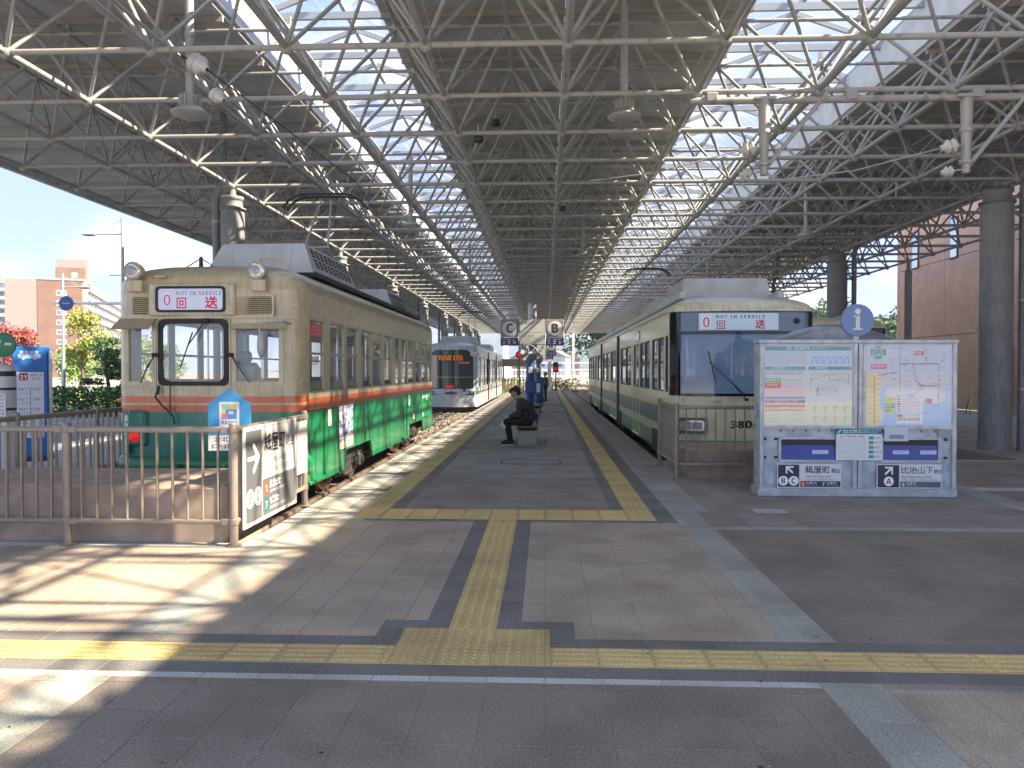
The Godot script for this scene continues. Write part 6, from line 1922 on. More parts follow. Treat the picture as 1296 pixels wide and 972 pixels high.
	# contact wires, with droppers from the roof
	for q in [[-4.33, "left-hand track"], [3.45, "right-hand track"], [7.1, "outermost right track"]]:
		var t := thing("contact_wire", "thin dark overhead wire above the " + q[1], "wire", Vector3(q[0], 0, 0), 0.0, "overhead contact wires")
		var m := MB.new()
		m.tube(Vector3(0, 5.1, -13.0), Vector3(0, 5.1, -120.0), 0.007, 0.007, 6)
		obj("wire", m, M.wire, t)
		for k in 9:
			var d := MB.new()
			d.tube(Vector3(0, 5.1, -16.15 - 6.88 * k), Vector3(0, 5.46, -16.15 - 6.88 * k), 0.012, 0.012, 6)
			obj("dropper", d, M.bracket_grey, t)
	# round loudspeakers and small ceiling fittings seen along the roof
	var fit := [[-0.9, 6.2, -14.2, "small"], [-1.1, 5.5, -12.8, "second small"], [0.4, 5.4, -17.9, "third small"]]
	for s in fit:
		var t := thing("ceiling_speaker", "%s dark fitting clipped to the truss over the middle platform" % s[3], "speaker", Vector3(s[0], s[1], s[2]), 0.0, "fittings on the truss")
		var m := MB.new()
		m.lathe(Vector3(0, -0.16, 0), [Vector2(0.02, 0), Vector2(0.08, 0.01), Vector2(0.085, 0.08), Vector2(0.05, 0.12), Vector2(0.02, 0.13)], 16)
		obj("body", m, M.dark_steel, t)
		var b := MB.new()
		b.tube(Vector3(0, -0.04, 0), Vector3(0, 0.12, 0), 0.018, 0.018, 8)
		obj("bracket", b, M.bracket_grey, t)


# ---------------------------------------------------------------- plants
func leaves(n: int, shape: Callable, size: float, tones: Array, sd: int) -> MB:
	var g := RandomNumberGenerator.new()
	g.seed = sd
	var m := MB.new()
	for k in n:
		var p: Vector3 = shape.call(g)
		var b := Basis.from_euler(Vector3(g.randf() * TAU, g.randf() * TAU, g.randf() * TAU))
		var s := size * g.randf_range(0.6, 1.35)
		var c: Color = tones[g.randi() % tones.size()]
		m.tint = c * g.randf_range(0.8, 1.2)
		var nn := (b.z + Vector3(0, 0.5, 0) + p.normalized() * 0.3).normalized()
		m.poly([p + b.x * -s, p + b.y * -s * 0.55, p + b.x * s, p + b.y * s * 0.55], Vector3.ZERO if nn.length() < 0.1 else b.z)
	return m


func leaf_mat() -> StandardMaterial3D:
	if M.has("leaf"): return M.leaf
	var m := mat("leaf", Color.WHITE, 0.7)
	m.vertex_color_use_as_albedo = true
	m.backlight_enabled = true; m.backlight = Color(0.35, 0.38, 0.15)
	m.cull_mode = BaseMaterial3D.CULL_DISABLED
	return m


func tree(called: String, label: String, at: Vector3, h: float, r: float, n: int, leaf: float, tones: Array, sd: int, group := "") -> Node3D:
	var t := thing(called, label, "tree", at, 0.0, group)
	var g := RandomNumberGenerator.new()
	g.seed = sd * 7 + 1
	var tr := MB.new()
	var top := Vector3(g.randf_range(-0.2, 0.2), h * 0.62, g.randf_range(-0.2, 0.2))
	tr.tube(Vector3(0, -0.5, 0), top * 0.55, 0.05 * r + 0.06, 0.035 * r + 0.04, 8); tr.tube(top * 0.55, top, 0.035 * r + 0.04, 0.02 * r + 0.02, 8)
	var clumps := []
	for k in 13:
		var a := g.randf() * TAU
		var y := g.randf_range(0.36, 0.92)
		var spread := r * (1.0 - absf(y - 0.58) * 1.5) * sqrt(g.randf())
		var c := Vector3(cos(a) * spread, y * h, sin(a) * spread)
		clumps.append([c, r * g.randf_range(0.30, 0.52)])
		tr.tube(top * g.randf_range(0.5, 0.95), c, 0.02 * r + 0.012, 0.008, 5)
	var bark: Material = mat("bark", lin(0.12, 0.09, 0.07), 0.9) if not M.has("bark") else M.bark
	obj("trunk", tr, bark, t)
	var shape := func(q: RandomNumberGenerator) -> Vector3:
		var c: Array = clumps[q.randi() % clumps.size()]
		var d := Vector3(q.randfn(), q.randfn() * 0.8, q.randfn()).normalized() * pow(q.randf(), 0.4)
		return c[0] + d * c[1]
	obj("crown", leaves(n, shape, leaf, tones, sd), leaf_mat(), t)
	return t


func pine(at: Vector3, h: float, label: String, sd: int) -> void:
	var t := thing("pine_tree", label, "tree", at)
	var tr := MB.new()
	var pts := [Vector3(0, -0.2, 0), Vector3(0.1, h * 0.35, 0), Vector3(-0.05, h * 0.7, 0.05), Vector3(0.05, h * 0.95, 0)]
	for k in 3: tr.tube(pts[k], pts[k + 1], 0.11 - 0.03 * k, 0.08 - 0.03 * k, 8)
	var pads := []
	var g := RandomNumberGenerator.new(); g.seed = sd
	for k in 9:
		var y := h * (0.35 + 0.07 * k)
		var a := g.randf() * TAU
		var rr := (1.25 - 0.10 * k) * g.randf_range(0.55, 1.0)
		var c := Vector3(cos(a) * rr, y, sin(a) * rr)
		pads.append([c, g.randf_range(0.45, 0.75)])
		tr.tube(Vector3(0, y - 0.1, 0), c, 0.03, 0.015, 6)
	pads.append([Vector3(0, h, 0), 0.5])
	obj("trunk", tr, M.bark, t)
	var shape := func(q: RandomNumberGenerator) -> Vector3:
		var c: Array = pads[q.randi() % pads.size()]
		var d := Vector3(q.randfn(), 0, q.randfn()).normalized() * sqrt(q.randf())
		return c[0] + Vector3(d.x * c[1], q.randf_range(-0.12, 0.16), d.z * c[1])
	obj("needles", leaves(2600, shape, 0.075, [Color(0.03, 0.08, 0.03), Color(0.05, 0.13, 0.04), Color(0.08, 0.17, 0.05)], sd), leaf_mat(), t)


# ---------------------------------------------------------------- left of the tracks
func left_side() -> void:
	struct("road", bx(Vector3(-26, -0.50, -30), Vector3(39.6, 0.4, 110)), M.asphalt)
	var isl := struct("bus_island", bx(Vector3(-9.6, -0.35, -12), Vector3(2.6, 0.34, 40), 0.02), M.concrete)
	isl.position.y = 0.0
	struct("kerb_strip", bx(Vector3(-6.35, -0.35, -28), Vector3(0.7, 0.5, 70), 0.02), M.concrete)
	for k in 9:
		var lines := MB.new()
		lines.box(Vector3(-13.2 - 1.3 * k, -0.296, -19.5 - 0.4 * k), Vector3(0.55, 0.006, 4.2), Basis(Vector3.UP, 0.5))
		struct("road_marking", lines, M.white_line)
	for x in [-12.0, -17.5]: struct("road_marking", bx(Vector3(x, -0.2955, -30), Vector3(0.15, 0.006, 90)), M.white_line)
	# bus stop pillar
	var blue := mat("bus_blue", lin(0.02, 0.16, 0.52), 0.3)
	var t := thing("bus_stop", "tall blue bus stop pillar with white timetables and bus drawings", "bus stop", Vector3(-9.2, -0.01, -13.6), 0.42)
	obj("body", bx(Vector3(0, 1.02, 0), Vector3(0.56, 2.04, 0.40), 0.02), blue, t)
	obj("base", bx(Vector3(0, 0.04, 0), Vector3(0.64, 0.08, 0.48), 0.01), M.dark_steel, t)
	for f in 2:
		var wdt: float = [0.56, 0.40][f]
		var im := canvas(300, 1020, blue.albedo_color)
		for q in 4: fill(im, 60 + q * 44, 24, 34, 30, Color(0.70, 0.80, 0.92))
		fill(im, 44, 60, 200, 44, Color(0.72, 0.82, 0.93)); disc(im, Vector2(90, 106), 14, Color(0.72, 0.82, 0.93)); disc(im, Vector2(196, 106), 14, Color(0.72, 0.82, 0.93))
		fill(im, 30, 250, 240, 700, Color(0.90, 0.92, 0.94))
		fill(im, 52, 262, 76, 76, Color(0.70, 0.05, 0.18)); text(im, "21", 58, 324, 60, Color.WHITE)
		scribble(im, 150, 268, 100, 26, Color(0.4, 0.42, 0.45)); scribble(im, 160, 304, 80, 26, Color(0.4, 0.42, 0.45))
		for k in 5:
			fill(im, 36, 420 + k * 106, 228, 4, Color(0.55, 0.58, 0.62)); fill(im, 148, 420 + k * 106, 6, 86, Color(0.25, 0.28, 0.32))
			scribble(im, 46, 428 + k * 106, 60, 20, Color(0.3, 0.32, 0.36)); scribble(im, 180, 428 + k * 106, 60, 20, Color(0.3, 0.32, 0.36)); scribble(im, 46, 470 + k * 106, 90, 14, Color(0.5, 0.52, 0.56))
		var pm := print_mat("bus_stop_print_%d" % f, im, 0.3)
		if f == 0: obj("timetable_face", plate(Vector3(-wdt / 2 + 0.02, 0.30, 0.204), Vector3(wdt - 0.04, 0, 0), Vector3(0, 1.70, 0)), pm, t)
		else: obj("timetable_face", plate(Vector3(0.284, 0.30, wdt / 2 - 0.02), Vector3(0, 0, -wdt + 0.04), Vector3(0, 1.70, 0)), pm, t)
	t = thing("bus_stop", "white bus stop post with green round badge at the left edge", "bus stop", Vector3(-8.62, -0.01, -12.0), 0.2)
	var p := MB.new()
	p.lathe(Vector3.ZERO, [Vector2(0.19, 0.0), Vector2(0.19, 1.62), Vector2(0.17, 1.70), Vector2(0.001, 1.71)], 24)
	obj("body", p, M.white_paint, t)
	for k in 3:
		p = MB.new()
		p.lathe(Vector3(0, [1.52, 1.30, 0.98][k], 0), [Vector2(0.191, 0), Vector2(0.193, 0.01), Vector2(0.193, [0.07, 0.03, 0.03][k]), Vector2(0.191, [0.08, 0.04, 0.04][k])], 24)
		obj("band", p, M.dark_steel, t)
	var im := canvas(240, 400, Color(0.9, 0.91, 0.92))
	for k in 9: scribble(im, 12, 14 + k * 42, 210, 24, Color(0.3, 0.32, 0.36))
	obj("timetable_face", plate(Vector3(-0.10, 0.72, 0.195), Vector3(0.24, 0, 0), Vector3(0, 0.52, 0), 0.006), print_mat("white_stop_print", im), t)
	p = MB.new()
	p.tube(Vector3(0.02, 1.7, 0), Vector3(0.02, 1.84, 0), 0.025, 0.025, 8)
	obj("stem", p, M.bracket_grey, t)
	p = MB.new()
	p.lathe(Vector3(0.02, 2.02, 0), [Vector2(0.001, -0.03), Vector2(0.19, -0.03), Vector2(0.2, 0.0), Vector2(0.19, 0.03), Vector2(0.001, 0.03)], 32, Basis(Vector3.RIGHT, PI / 2))
	obj("badge", p, mat("badge_green", lin(0.01, 0.22, 0.08), 0.3), t)
	p = MB.new()
	p.cbox(Vector3(-0.07, 2.06, 0.034), Vector3(0.16, 0.05, 0.01), 0.003, Basis(Vector3.FORWARD, -0.2)); p.cbox(Vector3(-0.09, 1.99, 0.034), Vector3(0.05, 0.14, 0.011), 0.003, Basis(Vector3.FORWARD, 0.3))
	p.cbox(Vector3(0.11, 2.03, 0.034), Vector3(0.10, 0.04, 0.01), 0.003)
	obj("badge_mark", p, M.white_paint, t)
	# street lamps and the round sign on its long arm
	var lamp_at := [[-15.5, -28.0, 6.9, "tall grey street lamp with a stay wire above the old tram's roof", -1.15], [-20.3, -32.0, 5.4, "thin grey street lamp pole in front of the yellow tree", 0.9], [-19.2, -60.0, 5.4, "distant thin lamp post among the trees", -1.0]]
	for q in lamp_at:
		t = thing("street_lamp", q[3], "street lamp", Vector3(q[0], -0.3, q[1]), 0.0, "grey street lamps beyond the road")
		p = MB.new()
		p.tube(Vector3.ZERO, Vector3(0, q[2] + 0.6, 0), 0.085, 0.05, 12)
		p.lathe(Vector3.ZERO, [Vector2(0.14, 0), Vector2(0.14, 0.3), Vector2(0.09, 0.34)], 12)
		obj("pole", p, M.galvanised, t)
		p = MB.new()
		p.tube(Vector3(0, q[2], 0), Vector3(q[4], q[2] + 0.02, 0), 0.03, 0.025, 8); p.tube(Vector3(0, q[2] + 0.55, 0), Vector3(q[4] * 0.8, q[2] + 0.01, 0), 0.008, 0.008, 5)
		if q[2] > 6:
			var cr := MB.new()
			cr.tube(Vector3(-0.5, 5.4, 0), Vector3(0.9, 5.4, 0), 0.02, 0.02, 6)
			obj("cross_arm", cr, M.galvanised, t)
		obj("arm", p, M.galvanised, t)
		p = MB.new()
		p.ball(Vector3(q[4] * 1.08, q[2] + 0.0, 0), Vector3(0.28, 0.07, 0.12), 14)
		obj("lamp_head", p, M.bracket_grey, t)
	t = thing("road_sign", "round dark blue road sign on a long white horizontal arm", "sign", Vector3(-14.6, -0.3, -27.0))
	p = MB.new()
	p.tube(Vector3.ZERO, Vector3(0, 4.6, 0), 0.07, 0.06, 10)
	obj("pole", p, M.galvanised, t)
	p = MB.new()
	p.tube(Vector3(0, 4.28, 0), Vector3(-2.9, 4.30, 0), 0.06, 0.04, 10)
	obj("arm", p, M.white_paint, t)
	p = MB.new()
	p.lathe(Vector3(-2.35, 4.28, 0.09), [Vector2(0.001, -0.01), Vector2(0.26, -0.01), Vector2(0.265, 0.0), Vector2(0.26, 0.01), Vector2(0.001, 0.01)], 32, Basis(Vector3.RIGHT, PI / 2))
	obj("disc", p, mat("road_sign_blue", lin(0.02, 0.07, 0.24), 0.3), t)
	p = MB.new()
	p.cbox(Vector3(-2.35, 4.28, 0.105), Vector3(0.30, 0.03, 0.004), 0.0)
	obj("disc_mark", p, M.bracket_grey, t)
	# hedge and trees
	struct("verge", bx(Vector3(-29, -0.30, -48), Vector3(24, 0.2, 34), 0.03), mat("verge_grass", lin(0.10, 0.15, 0.05), 0.95, 0, noise_tex(0.05, Color(0.6, 0.6, 0.5), Color(1, 1, 1), 81, 5, 256), 0.5))
	var box := func(q: RandomNumberGenerator) -> Vector3: return Vector3(q.randf_range(-8.5, 8.5), pow(q.randf(), 0.6) * 1.12 + 0.06 * sin(q.randf() * 40.0), q.randf_range(-0.75, 0.75))
	var hd := thing("hedge", "long clipped dark green hedge along the road behind the bus stop", "hedge", Vector3(-24.0, -0.22, -31.5))
	obj("foliage", leaves(11000, box, 0.085, [Color(0.035, 0.10, 0.025), Color(0.06, 0.16, 0.035), Color(0.025, 0.07, 0.02), Color(0.09, 0.20, 0.05)], 5), leaf_mat(), hd)
	var core := MB.new()
	core.tube(Vector3(-8.3, 0.12, 0), Vector3(8.3, 0.12, 0), 0.03, 0.03, 5)
	for k in 18: core.tube(Vector3(-8.3 + k * 0.98, 0, 0), Vector3(-8.3 + k * 0.98, 0.9, 0.1), 0.03, 0.01, 5)
	mat("bark", lin(0.12, 0.09, 0.07), 0.9)
	obj("stems", core, M.bark, hd)
	tree("maple_tree", "bright red maple tree at the left edge behind the bus stops", Vector3(-35.2, -0.2, -50), 5.0, 1.7, 4200, 0.10, [Color(0.42, 0.10, 0.09), Color(0.50, 0.16, 0.13), Color(0.34, 0.07, 0.06)], 3)
	tree("yellow_tree", "yellow-green tree in front of the orange apartment wall", Vector3(-28.0, -0.2, -46), 5.5, 1.45, 4600, 0.09, [Color(0.34, 0.36, 0.07), Color(0.40, 0.40, 0.09), Color(0.22, 0.27, 0.05), Color(0.46, 0.44, 0.13)], 4)
	tree("green_tree", "light green tree between the lamp pole and the pine", Vector3(-26.2, -0.2, -48), 4.1, 1.5, 4200, 0.09, [Color(0.20, 0.27, 0.07), Color(0.27, 0.33, 0.10), Color(0.12, 0.19, 0.05)], 6)
	tree("green_tree", "pale green tree behind the left windscreen of the old tram", Vector3(-25.9, -0.2, -51), 4.0, 1.8, 4200, 0.10, [Color(0.24, 0.31, 0.09), Color(0.30, 0.36, 0.12), Color(0.15, 0.22, 0.06)], 8)
	tree("green_tree", "low green tree behind the blue bus stop pillar", Vector3(-33.0, -0.2, -54), 3.6, 1.8, 3600, 0.10, [Color(0.16, 0.28, 0.06), Color(0.24, 0.36, 0.07)], 9)
	pine(Vector3(-19.6, -0.2, -34.0), 3.1, "small trained pine with flat pads of needles behind the hedge", 12)
	var low := func(q: RandomNumberGenerator) -> Vector3: return Vector3(q.randf_range(-8, 8), q.randf() * 0.7, q.randf_range(-0.8, 0.8))
	var sh := thing("low_hedge", "pale yellow-green low hedge beyond the dark hedge", "hedge", Vector3(-28, -0.2, -40))
	obj("foliage", leaves(5000, low, 0.11, [Color(0.34, 0.38, 0.10), Color(0.26, 0.32, 0.08), Color(0.42, 0.42, 0.14)], 15), leaf_mat(), sh)


func apartment(label: String, at: Vector3, turn: float, depth: float, width: float, storeys: int, front: String) -> void:
	var t := thing("apartment_block", label, "building", at, turn)
	var hh := storeys * 2.9
	# local: x right along the end wall, -z along the long wall; the long balconied wall faces +x
	obj("core", bx(Vector3(-width / 2, hh / 2, -depth / 2), Vector3(width, hh, depth)), M.wall_cream, t)
	if front == "orange":
		obj("end_wall", bx(Vector3(-width * 0.30, hh / 2 - 0.2, 0.15), Vector3(width * 0.58, hh - 0.4, 0.3)), M.wall_orange, t)
		obj("end_wall", bx(Vector3(-width * 0.80, hh / 2, 0.25), Vector3(width * 0.40, hh, 0.5)), M.wall_cream, t)
		for k in storeys - 1:
			var w := obj("window", bx(Vector3(-width * 0.28, 1.9 + 2.9 * k, 0.33), Vector3(2.6, 1.5, 0.12)), M.white_paint, t)
			for s in [-0.62, 0.62]: obj("pane", bx(Vector3(-width * 0.28 + s, 1.9 + 2.9 * k, 0.40), Vector3(1.05, 1.15, 0.03)), M.far_glass, w)
		var tw := obj("lift_tower", bx(Vector3(-width * 0.16, hh + 3.0, -6.0), Vector3(8.5, 7.0, 8.0)), M.wall_cream, t)
		obj("tower_face", bx(Vector3(-width * 0.16 - 0.2, hh + 2.0, -1.9), Vector3(7.6, 4.0, 0.3)), M.wall_orange, tw)
		obj("window", bx(Vector3(-width * 0.12, hh + 1.8, -1.7), Vector3(1.4, 1.4, 0.2)), M.white_paint, tw)
		obj("roof_edge", bx(Vector3(-width / 2, hh + 0.25, -depth / 2), Vector3(width + 0.8, 0.5, depth + 0.8)), M.roof_green, t)
	else:
		for k in storeys:
			obj("balcony", bx(Vector3(-width * 0.5, 0.6 + 2.9 * k, 0.9), Vector3(width * 0.96, 1.15, 0.2)), M.wall_white, t)
			obj("balcony_recess", bx(Vector3(-width * 0.5, 2.2 + 2.9 * k, 0.06), Vector3(width * 0.94, 1.9, 0.1)), M.far_glass, t)
		for q in 5: obj("pier", bx(Vector3(-width * (0.03 + 0.235 * q), hh / 2, 0.55), Vector3(0.5, hh, 1.1)), M.wall_cream, t)
		obj("roof_edge", bx(Vector3(-width / 2, hh + 0.2, -depth / 2), Vector3(width + 0.6, 0.4, depth + 0.6)), M.roof_green, t)
		obj("roof_hut", bx(Vector3(-width * 0.4, hh + 1.6, -5), Vector3(5, 2.6, 5)), M.wall_cream, t)
	# the long side: balconies with parapets, deep recesses and dividing walls
	var bays := int(depth / 6.0)
	for k in storeys:
		obj("balcony", bx(Vector3(1.5, 0.65 + 2.9 * k, -depth / 2), Vector3(0.18, 1.25, depth - 2.0)), M.wall_white, t)
		obj("balcony_floor", bx(Vector3(0.75, 2.9 * k + 0.02, -depth / 2), Vector3(1.5, 0.18, depth - 2.0)), M.wall_white, t)
		obj("balcony_recess", bx(Vector3(0.04, 1.5 + 2.9 * k, -depth / 2), Vector3(0.08, 2.1, depth - 2.5)), M.far_glass, t)
	for k in bays + 1: obj("dividing_wall", bx(Vector3(0.68, hh / 2, -1.0 - (depth - 2.0) * k / bays), Vector3(1.36, hh, 0.25)), M.wall_white, t)


func far_buildings() -> void:
	mat("wall_cream", lin(0.23, 0.20, 0.17), 0.8); mat("wall_orange", lin(0.21, 0.105, 0.048), 0.8, 0, noise_tex(0.02, Color(0.9, 0.88, 0.86), Color(1, 1, 1), 91, 4, 256), 0.05)
	mat("wall_white", lin(0.31, 0.30, 0.29), 0.7); mat("roof_green", lin(0.30, 0.45, 0.36), 0.6); mat("far_glass", lin(0.12, 0.14, 0.17), 0.2)
	mat("wall_blue", lin(0.46, 0.54, 0.64), 0.7, 0, noise_tex(0.02, Color(0.92, 0.92, 0.92), Color(1, 1, 1), 92, 3, 256), 0.06)
	apartment("tall apartment block with orange end wall, cream tower and long white balconies", Vector3(-138.5, -0.5, -228.0), 0.398, 150.0, 20.0, 10, "orange")
	apartment("grey-white apartment block with rows of balconies at the far left", Vector3(-172.0, -0.5, -262.0), 0.398, 40.0, 40.0, 11, "plain")
	# pale building that closes the view behind the white tram
	var t := thing("station_building", "pale blue-grey flat building behind the white tram with small square windows", "building", Vector3(-14.0, -0.4, -104.0))
	obj("wall", bx(Vector3(-6, 6.0, -6), Vector3(29.0, 12.0, 12.0), 0.05), M.wall_blue, t)
	obj("cornice", bx(Vector3(-6, 9.4, -0.0), Vector3(29.1, 0.4, 0.5), 0.05), M.wall_white, t)
	for k in 6:
		var w := obj("window", bx(Vector3(-17.0 + 2.3 * k * 1.6, 3.6 if k < 5 else 3.9, 0.03), Vector3(1.2, 0.9, 0.12)), M.white_paint, t)
		obj("pane", bx(Vector3(-17.0 + 2.3 * k * 1.6, 3.6 if k < 5 else 3.9, 0.10), Vector3(1.0, 0.7, 0.02)), M.far_glass, w)
	for k in 2:
		var w := obj("window", bx(Vector3(4.6 + 2.0 * k, 3.4, 0.03), Vector3(1.5, 2.6, 0.12)), M.white_paint, t)
		obj("pane", bx(Vector3(4.6 + 2.0 * k, 3.4, 0.10), Vector3(1.2, 2.3, 0.02)), M.far_glass, w)
	t = thing("crossing_shelter", "low cream flat-roofed shelter beyond the end of the platform", "shelter", Vector3(-4.2, -0.35, -80.0))
	obj("roof", bx(Vector3(0, 2.75, 0), Vector3(6.4, 0.75, 3.0), 0.04), M.wall_cream, t)
	for k in 5: obj("post", bx(Vector3(-2.9 + 1.45 * k, 1.2, 1.2), Vector3(0.14, 2.4, 0.14), 0.02), M.column_paint, t)
	t = thing("guard_fence", "white barred fence across the tracks in the distance", "fence", Vector3(6.0, -0.4, -112.0))
	for y in [1.2, 2.1, 3.1]: obj("rail", bx(Vector3(0, y, 0), Vector3(26, 0.18, 0.15), 0.02), M.white_paint, t)
	var pk := bx(Vector3(0, 1.6, 0), Vector3(0.10, 1.3, 0.08)).mesh()
	for k in 60: obj("picket", pk, M.white_paint, t, Vector3(-12.8 + 0.43 * k, 0, 0))
	for k in 6: obj("post", bx(Vector3(-13 + 5.2 * k, 1.6, -0.05), Vector3(0.22, 3.4, 0.22), 0.02), M.white_paint, t)
	t = thing("platform_gate", "low tan timber fence at the end of the middle platform", "fence", Vector3(-3.0, -0.2, -66.0))
	for k in 14: obj("picket", bx(Vector3(-1.7 + 0.26 * k, 0.6, 0), Vector3(0.10, 1.2, 0.05), 0.01), M.fence_steel, t)
	obj("rail", bx(Vector3(0, 1.0, 0.05), Vector3(3.6, 0.08, 0.05), 0.01), M.fence_steel, t)
	var low := func(q: RandomNumberGenerator) -> Vector3: return Vector3(q.randfn() * 1.6, pow(q.randf(), 1.4) * 1.3, q.randfn() * 0.6)
	for q in [[-4.6, -70.0, "sunny yellow-green bush beyond the white tram", 25], [0.9, -72.0, "small yellow-green bush right of the platform's end", 26]]:
		var b := thing("bush", q[2], "bush", Vector3(q[0], -0.4, q[1]))
		obj("foliage", leaves(1400, low, 0.12, [Color(0.42, 0.45, 0.06), Color(0.30, 0.36, 0.05), Color(0.55, 0.52, 0.10)], q[3]), leaf_mat(), b)
		var st := MB.new()
		for k in 5: st.tube(Vector3(0, -0.2, 0), Vector3(-1.0 + 0.5 * k, 0.8, 0), 0.03, 0.01, 5)
		obj("stems", st, M.bark, b)
	# masts and the signal past the platform's end
	for q in [[0.35, -64.0, 4.2, 0.16, "white square mast at the end of the middle platform"], [3.0, -84.0, 6.5, 0.12, "slim white overhead-line mast beyond the platforms"], [-1.8, -92.0, 7.0, 0.12, "slim overhead-line mast before the pale building"], [8.8, -98.0, 7.0, 0.12, "distant overhead-line mast by the trees at right"]]:
		t = thing("mast", q[4], "mast", Vector3(q[0], -0.3, q[1]), 0.0, "masts beyond the platforms")
		obj("shaft", bx(Vector3(0, q[2] / 2, 0), Vector3(q[3] * 2, q[2], q[3] * 2), 0.02), M.white_paint, t)
		var a := MB.new()
		a.tube(Vector3(-1.6, q[2] - 0.6, 0), Vector3(1.6, q[2] - 0.6, 0), 0.05, 0.05, 8); a.tube(Vector3(0, q[2], 0), Vector3(1.5, q[2] - 0.6, 0), 0.02, 0.02, 6)
		obj("bracket", a, M.bracket_grey, t)
	t = thing("tram_signal", "dark tram signal showing a red light beyond the platform", "signal", Vector3(0.95, -0.3, -70.0))
	obj("post", bx(Vector3(0, 1.0, 0), Vector3(0.1, 2.0, 0.1), 0.02), M.dark_steel, t)
	obj("head", bx(Vector3(0, 2.2, 0), Vector3(0.5, 0.9, 0.2), 0.06), M.dark_steel, t)
	var lp := MB.new()
	lp.ball(Vector3(0, 2.05, 0.10), Vector3(0.15, 0.15, 0.06), 12)
	obj("lamp", lp, M.red_lamp, t)
	# houses on the far side, then the wooded ridges
	var g := RandomNumberGenerator.new(); g.seed = 41
	for k in 12:
		var x := -14.0 + k * 7.5 + g.randf_range(-2, 2)
		var z := -190.0 - g.randf_range(0, 70)
		t = thing("house", ["brown-roofed", "grey-roofed", "pale-walled", "dark-roofed"][k % 4] + " distant house in the row under the hills, %s from the left" % ["first", "second", "third", "fourth", "fifth", "sixth", "seventh", "eighth", "ninth", "tenth", "eleventh", "twelfth"][k], "house", Vector3(x, -0.5, z), g.randf_range(-0.3, 0.3), "distant houses under the hills")
		var w := g.randf_range(6, 10)
		var h := g.randf_range(4.0, 7.5)
		obj("wall", bx(Vector3(0, h / 2, 0), Vector3(w, h, 8)), [M.wall_cream, M.wall_white, M.wall_blue][k % 3], t)
		var r := MB.new()
		r.slab([Vector2(-w / 2 - 0.5, h), Vector2(w / 2 + 0.5, h), Vector2(0, h + 2.4)], Vector3(0, 0, -4.4), Vector3.RIGHT, Vector3.UP, 8.8)
		obj("roof", r, M["house_roof_%d" % (k % 3)] if M.has("house_roof_%d" % (k % 3)) else mat("house_roof_%d" % (k % 3), [lin(0.22, 0.14, 0.10), lin(0.18, 0.19, 0.21), lin(0.28, 0.22, 0.17)][k % 3], 0.7), t)
		for q in 3: obj("window", bx(Vector3(-w * 0.3 + w * 0.3 * q, h * 0.6, 4.02), Vector3(1.3, 1.2, 0.06)), M.far_glass, t)
	for q in [[-950.0, 1600.0, 70.0, 300.0, 6], [-700.0, 900.0, 30.0, 150.0, 17]]:
		var fn := FastNoiseLite.new(); fn.seed = q[4]; fn.frequency = 0.0035; fn.fractal_octaves = 5
		var m := MB.new()
		var rings := []
		for i in 14:
			var row := PackedVector3Array()
			for j in 90:
				var x: float = -1100.0 + 2500.0 * j / 89
				var rise := sin(PI * i / 13.0)
				row.append(Vector3(x, -4.0 + rise * q[2] * (0.75 + 0.55 * fn.get_noise_2d(x, q[4] * 100.0) + 0.22 * fn.get_noise_2d(x * 5, i * 60.0)) * smoothstep(-500, -60, x + absf(minf(x, 0)) * 0.0), q[0] - q[3] * (i / 13.0 - 0.5) * 2.0 - 400))
			rings.append(row)
		m.loft(rings, false, 1.0)
		struct("hill", m, mat("hill_forest_%d" % q[4], lin(0.055, 0.085, 0.045), 0.95, 0, noise_tex(0.08, Color(0.45, 0.5, 0.45), Color(1, 1, 1), q[4], 5, 256), 0.01))
	var tones := [Color(0.07, 0.14, 0.05), Color(0.10, 0.18, 0.06), Color(0.05, 0.10, 0.04), Color(0.16, 0.22, 0.07)]
	var trees := [[6.8, -100.0, 10.5, 5.0, "dense dark green tree beside the far end of tram 3804"], [15.0, -104.0, 11.0, 5.0, "tall green tree behind the roof of tram 3804"], [32.5, -90.0, 9.5, 4.5, "broad green tree left of the second right column"], [38.5, -92.0, 9.0, 5.0, "round green tree between the right columns"], [45.0, -94.0, 11.0, 5.5, "pale green tree beside the brown building"], [52.0, -98.0, 9.5, 5.0, "green tree partly hidden by the brown building"]]
	for k in trees.size():
		var q: Array = trees[k]
		tree("far_tree", q[4], Vector3(q[0], -0.5, q[1]), q[2], q[3], 6500, 0.26, tones, 60 + k, "green trees beyond the tracks at right")


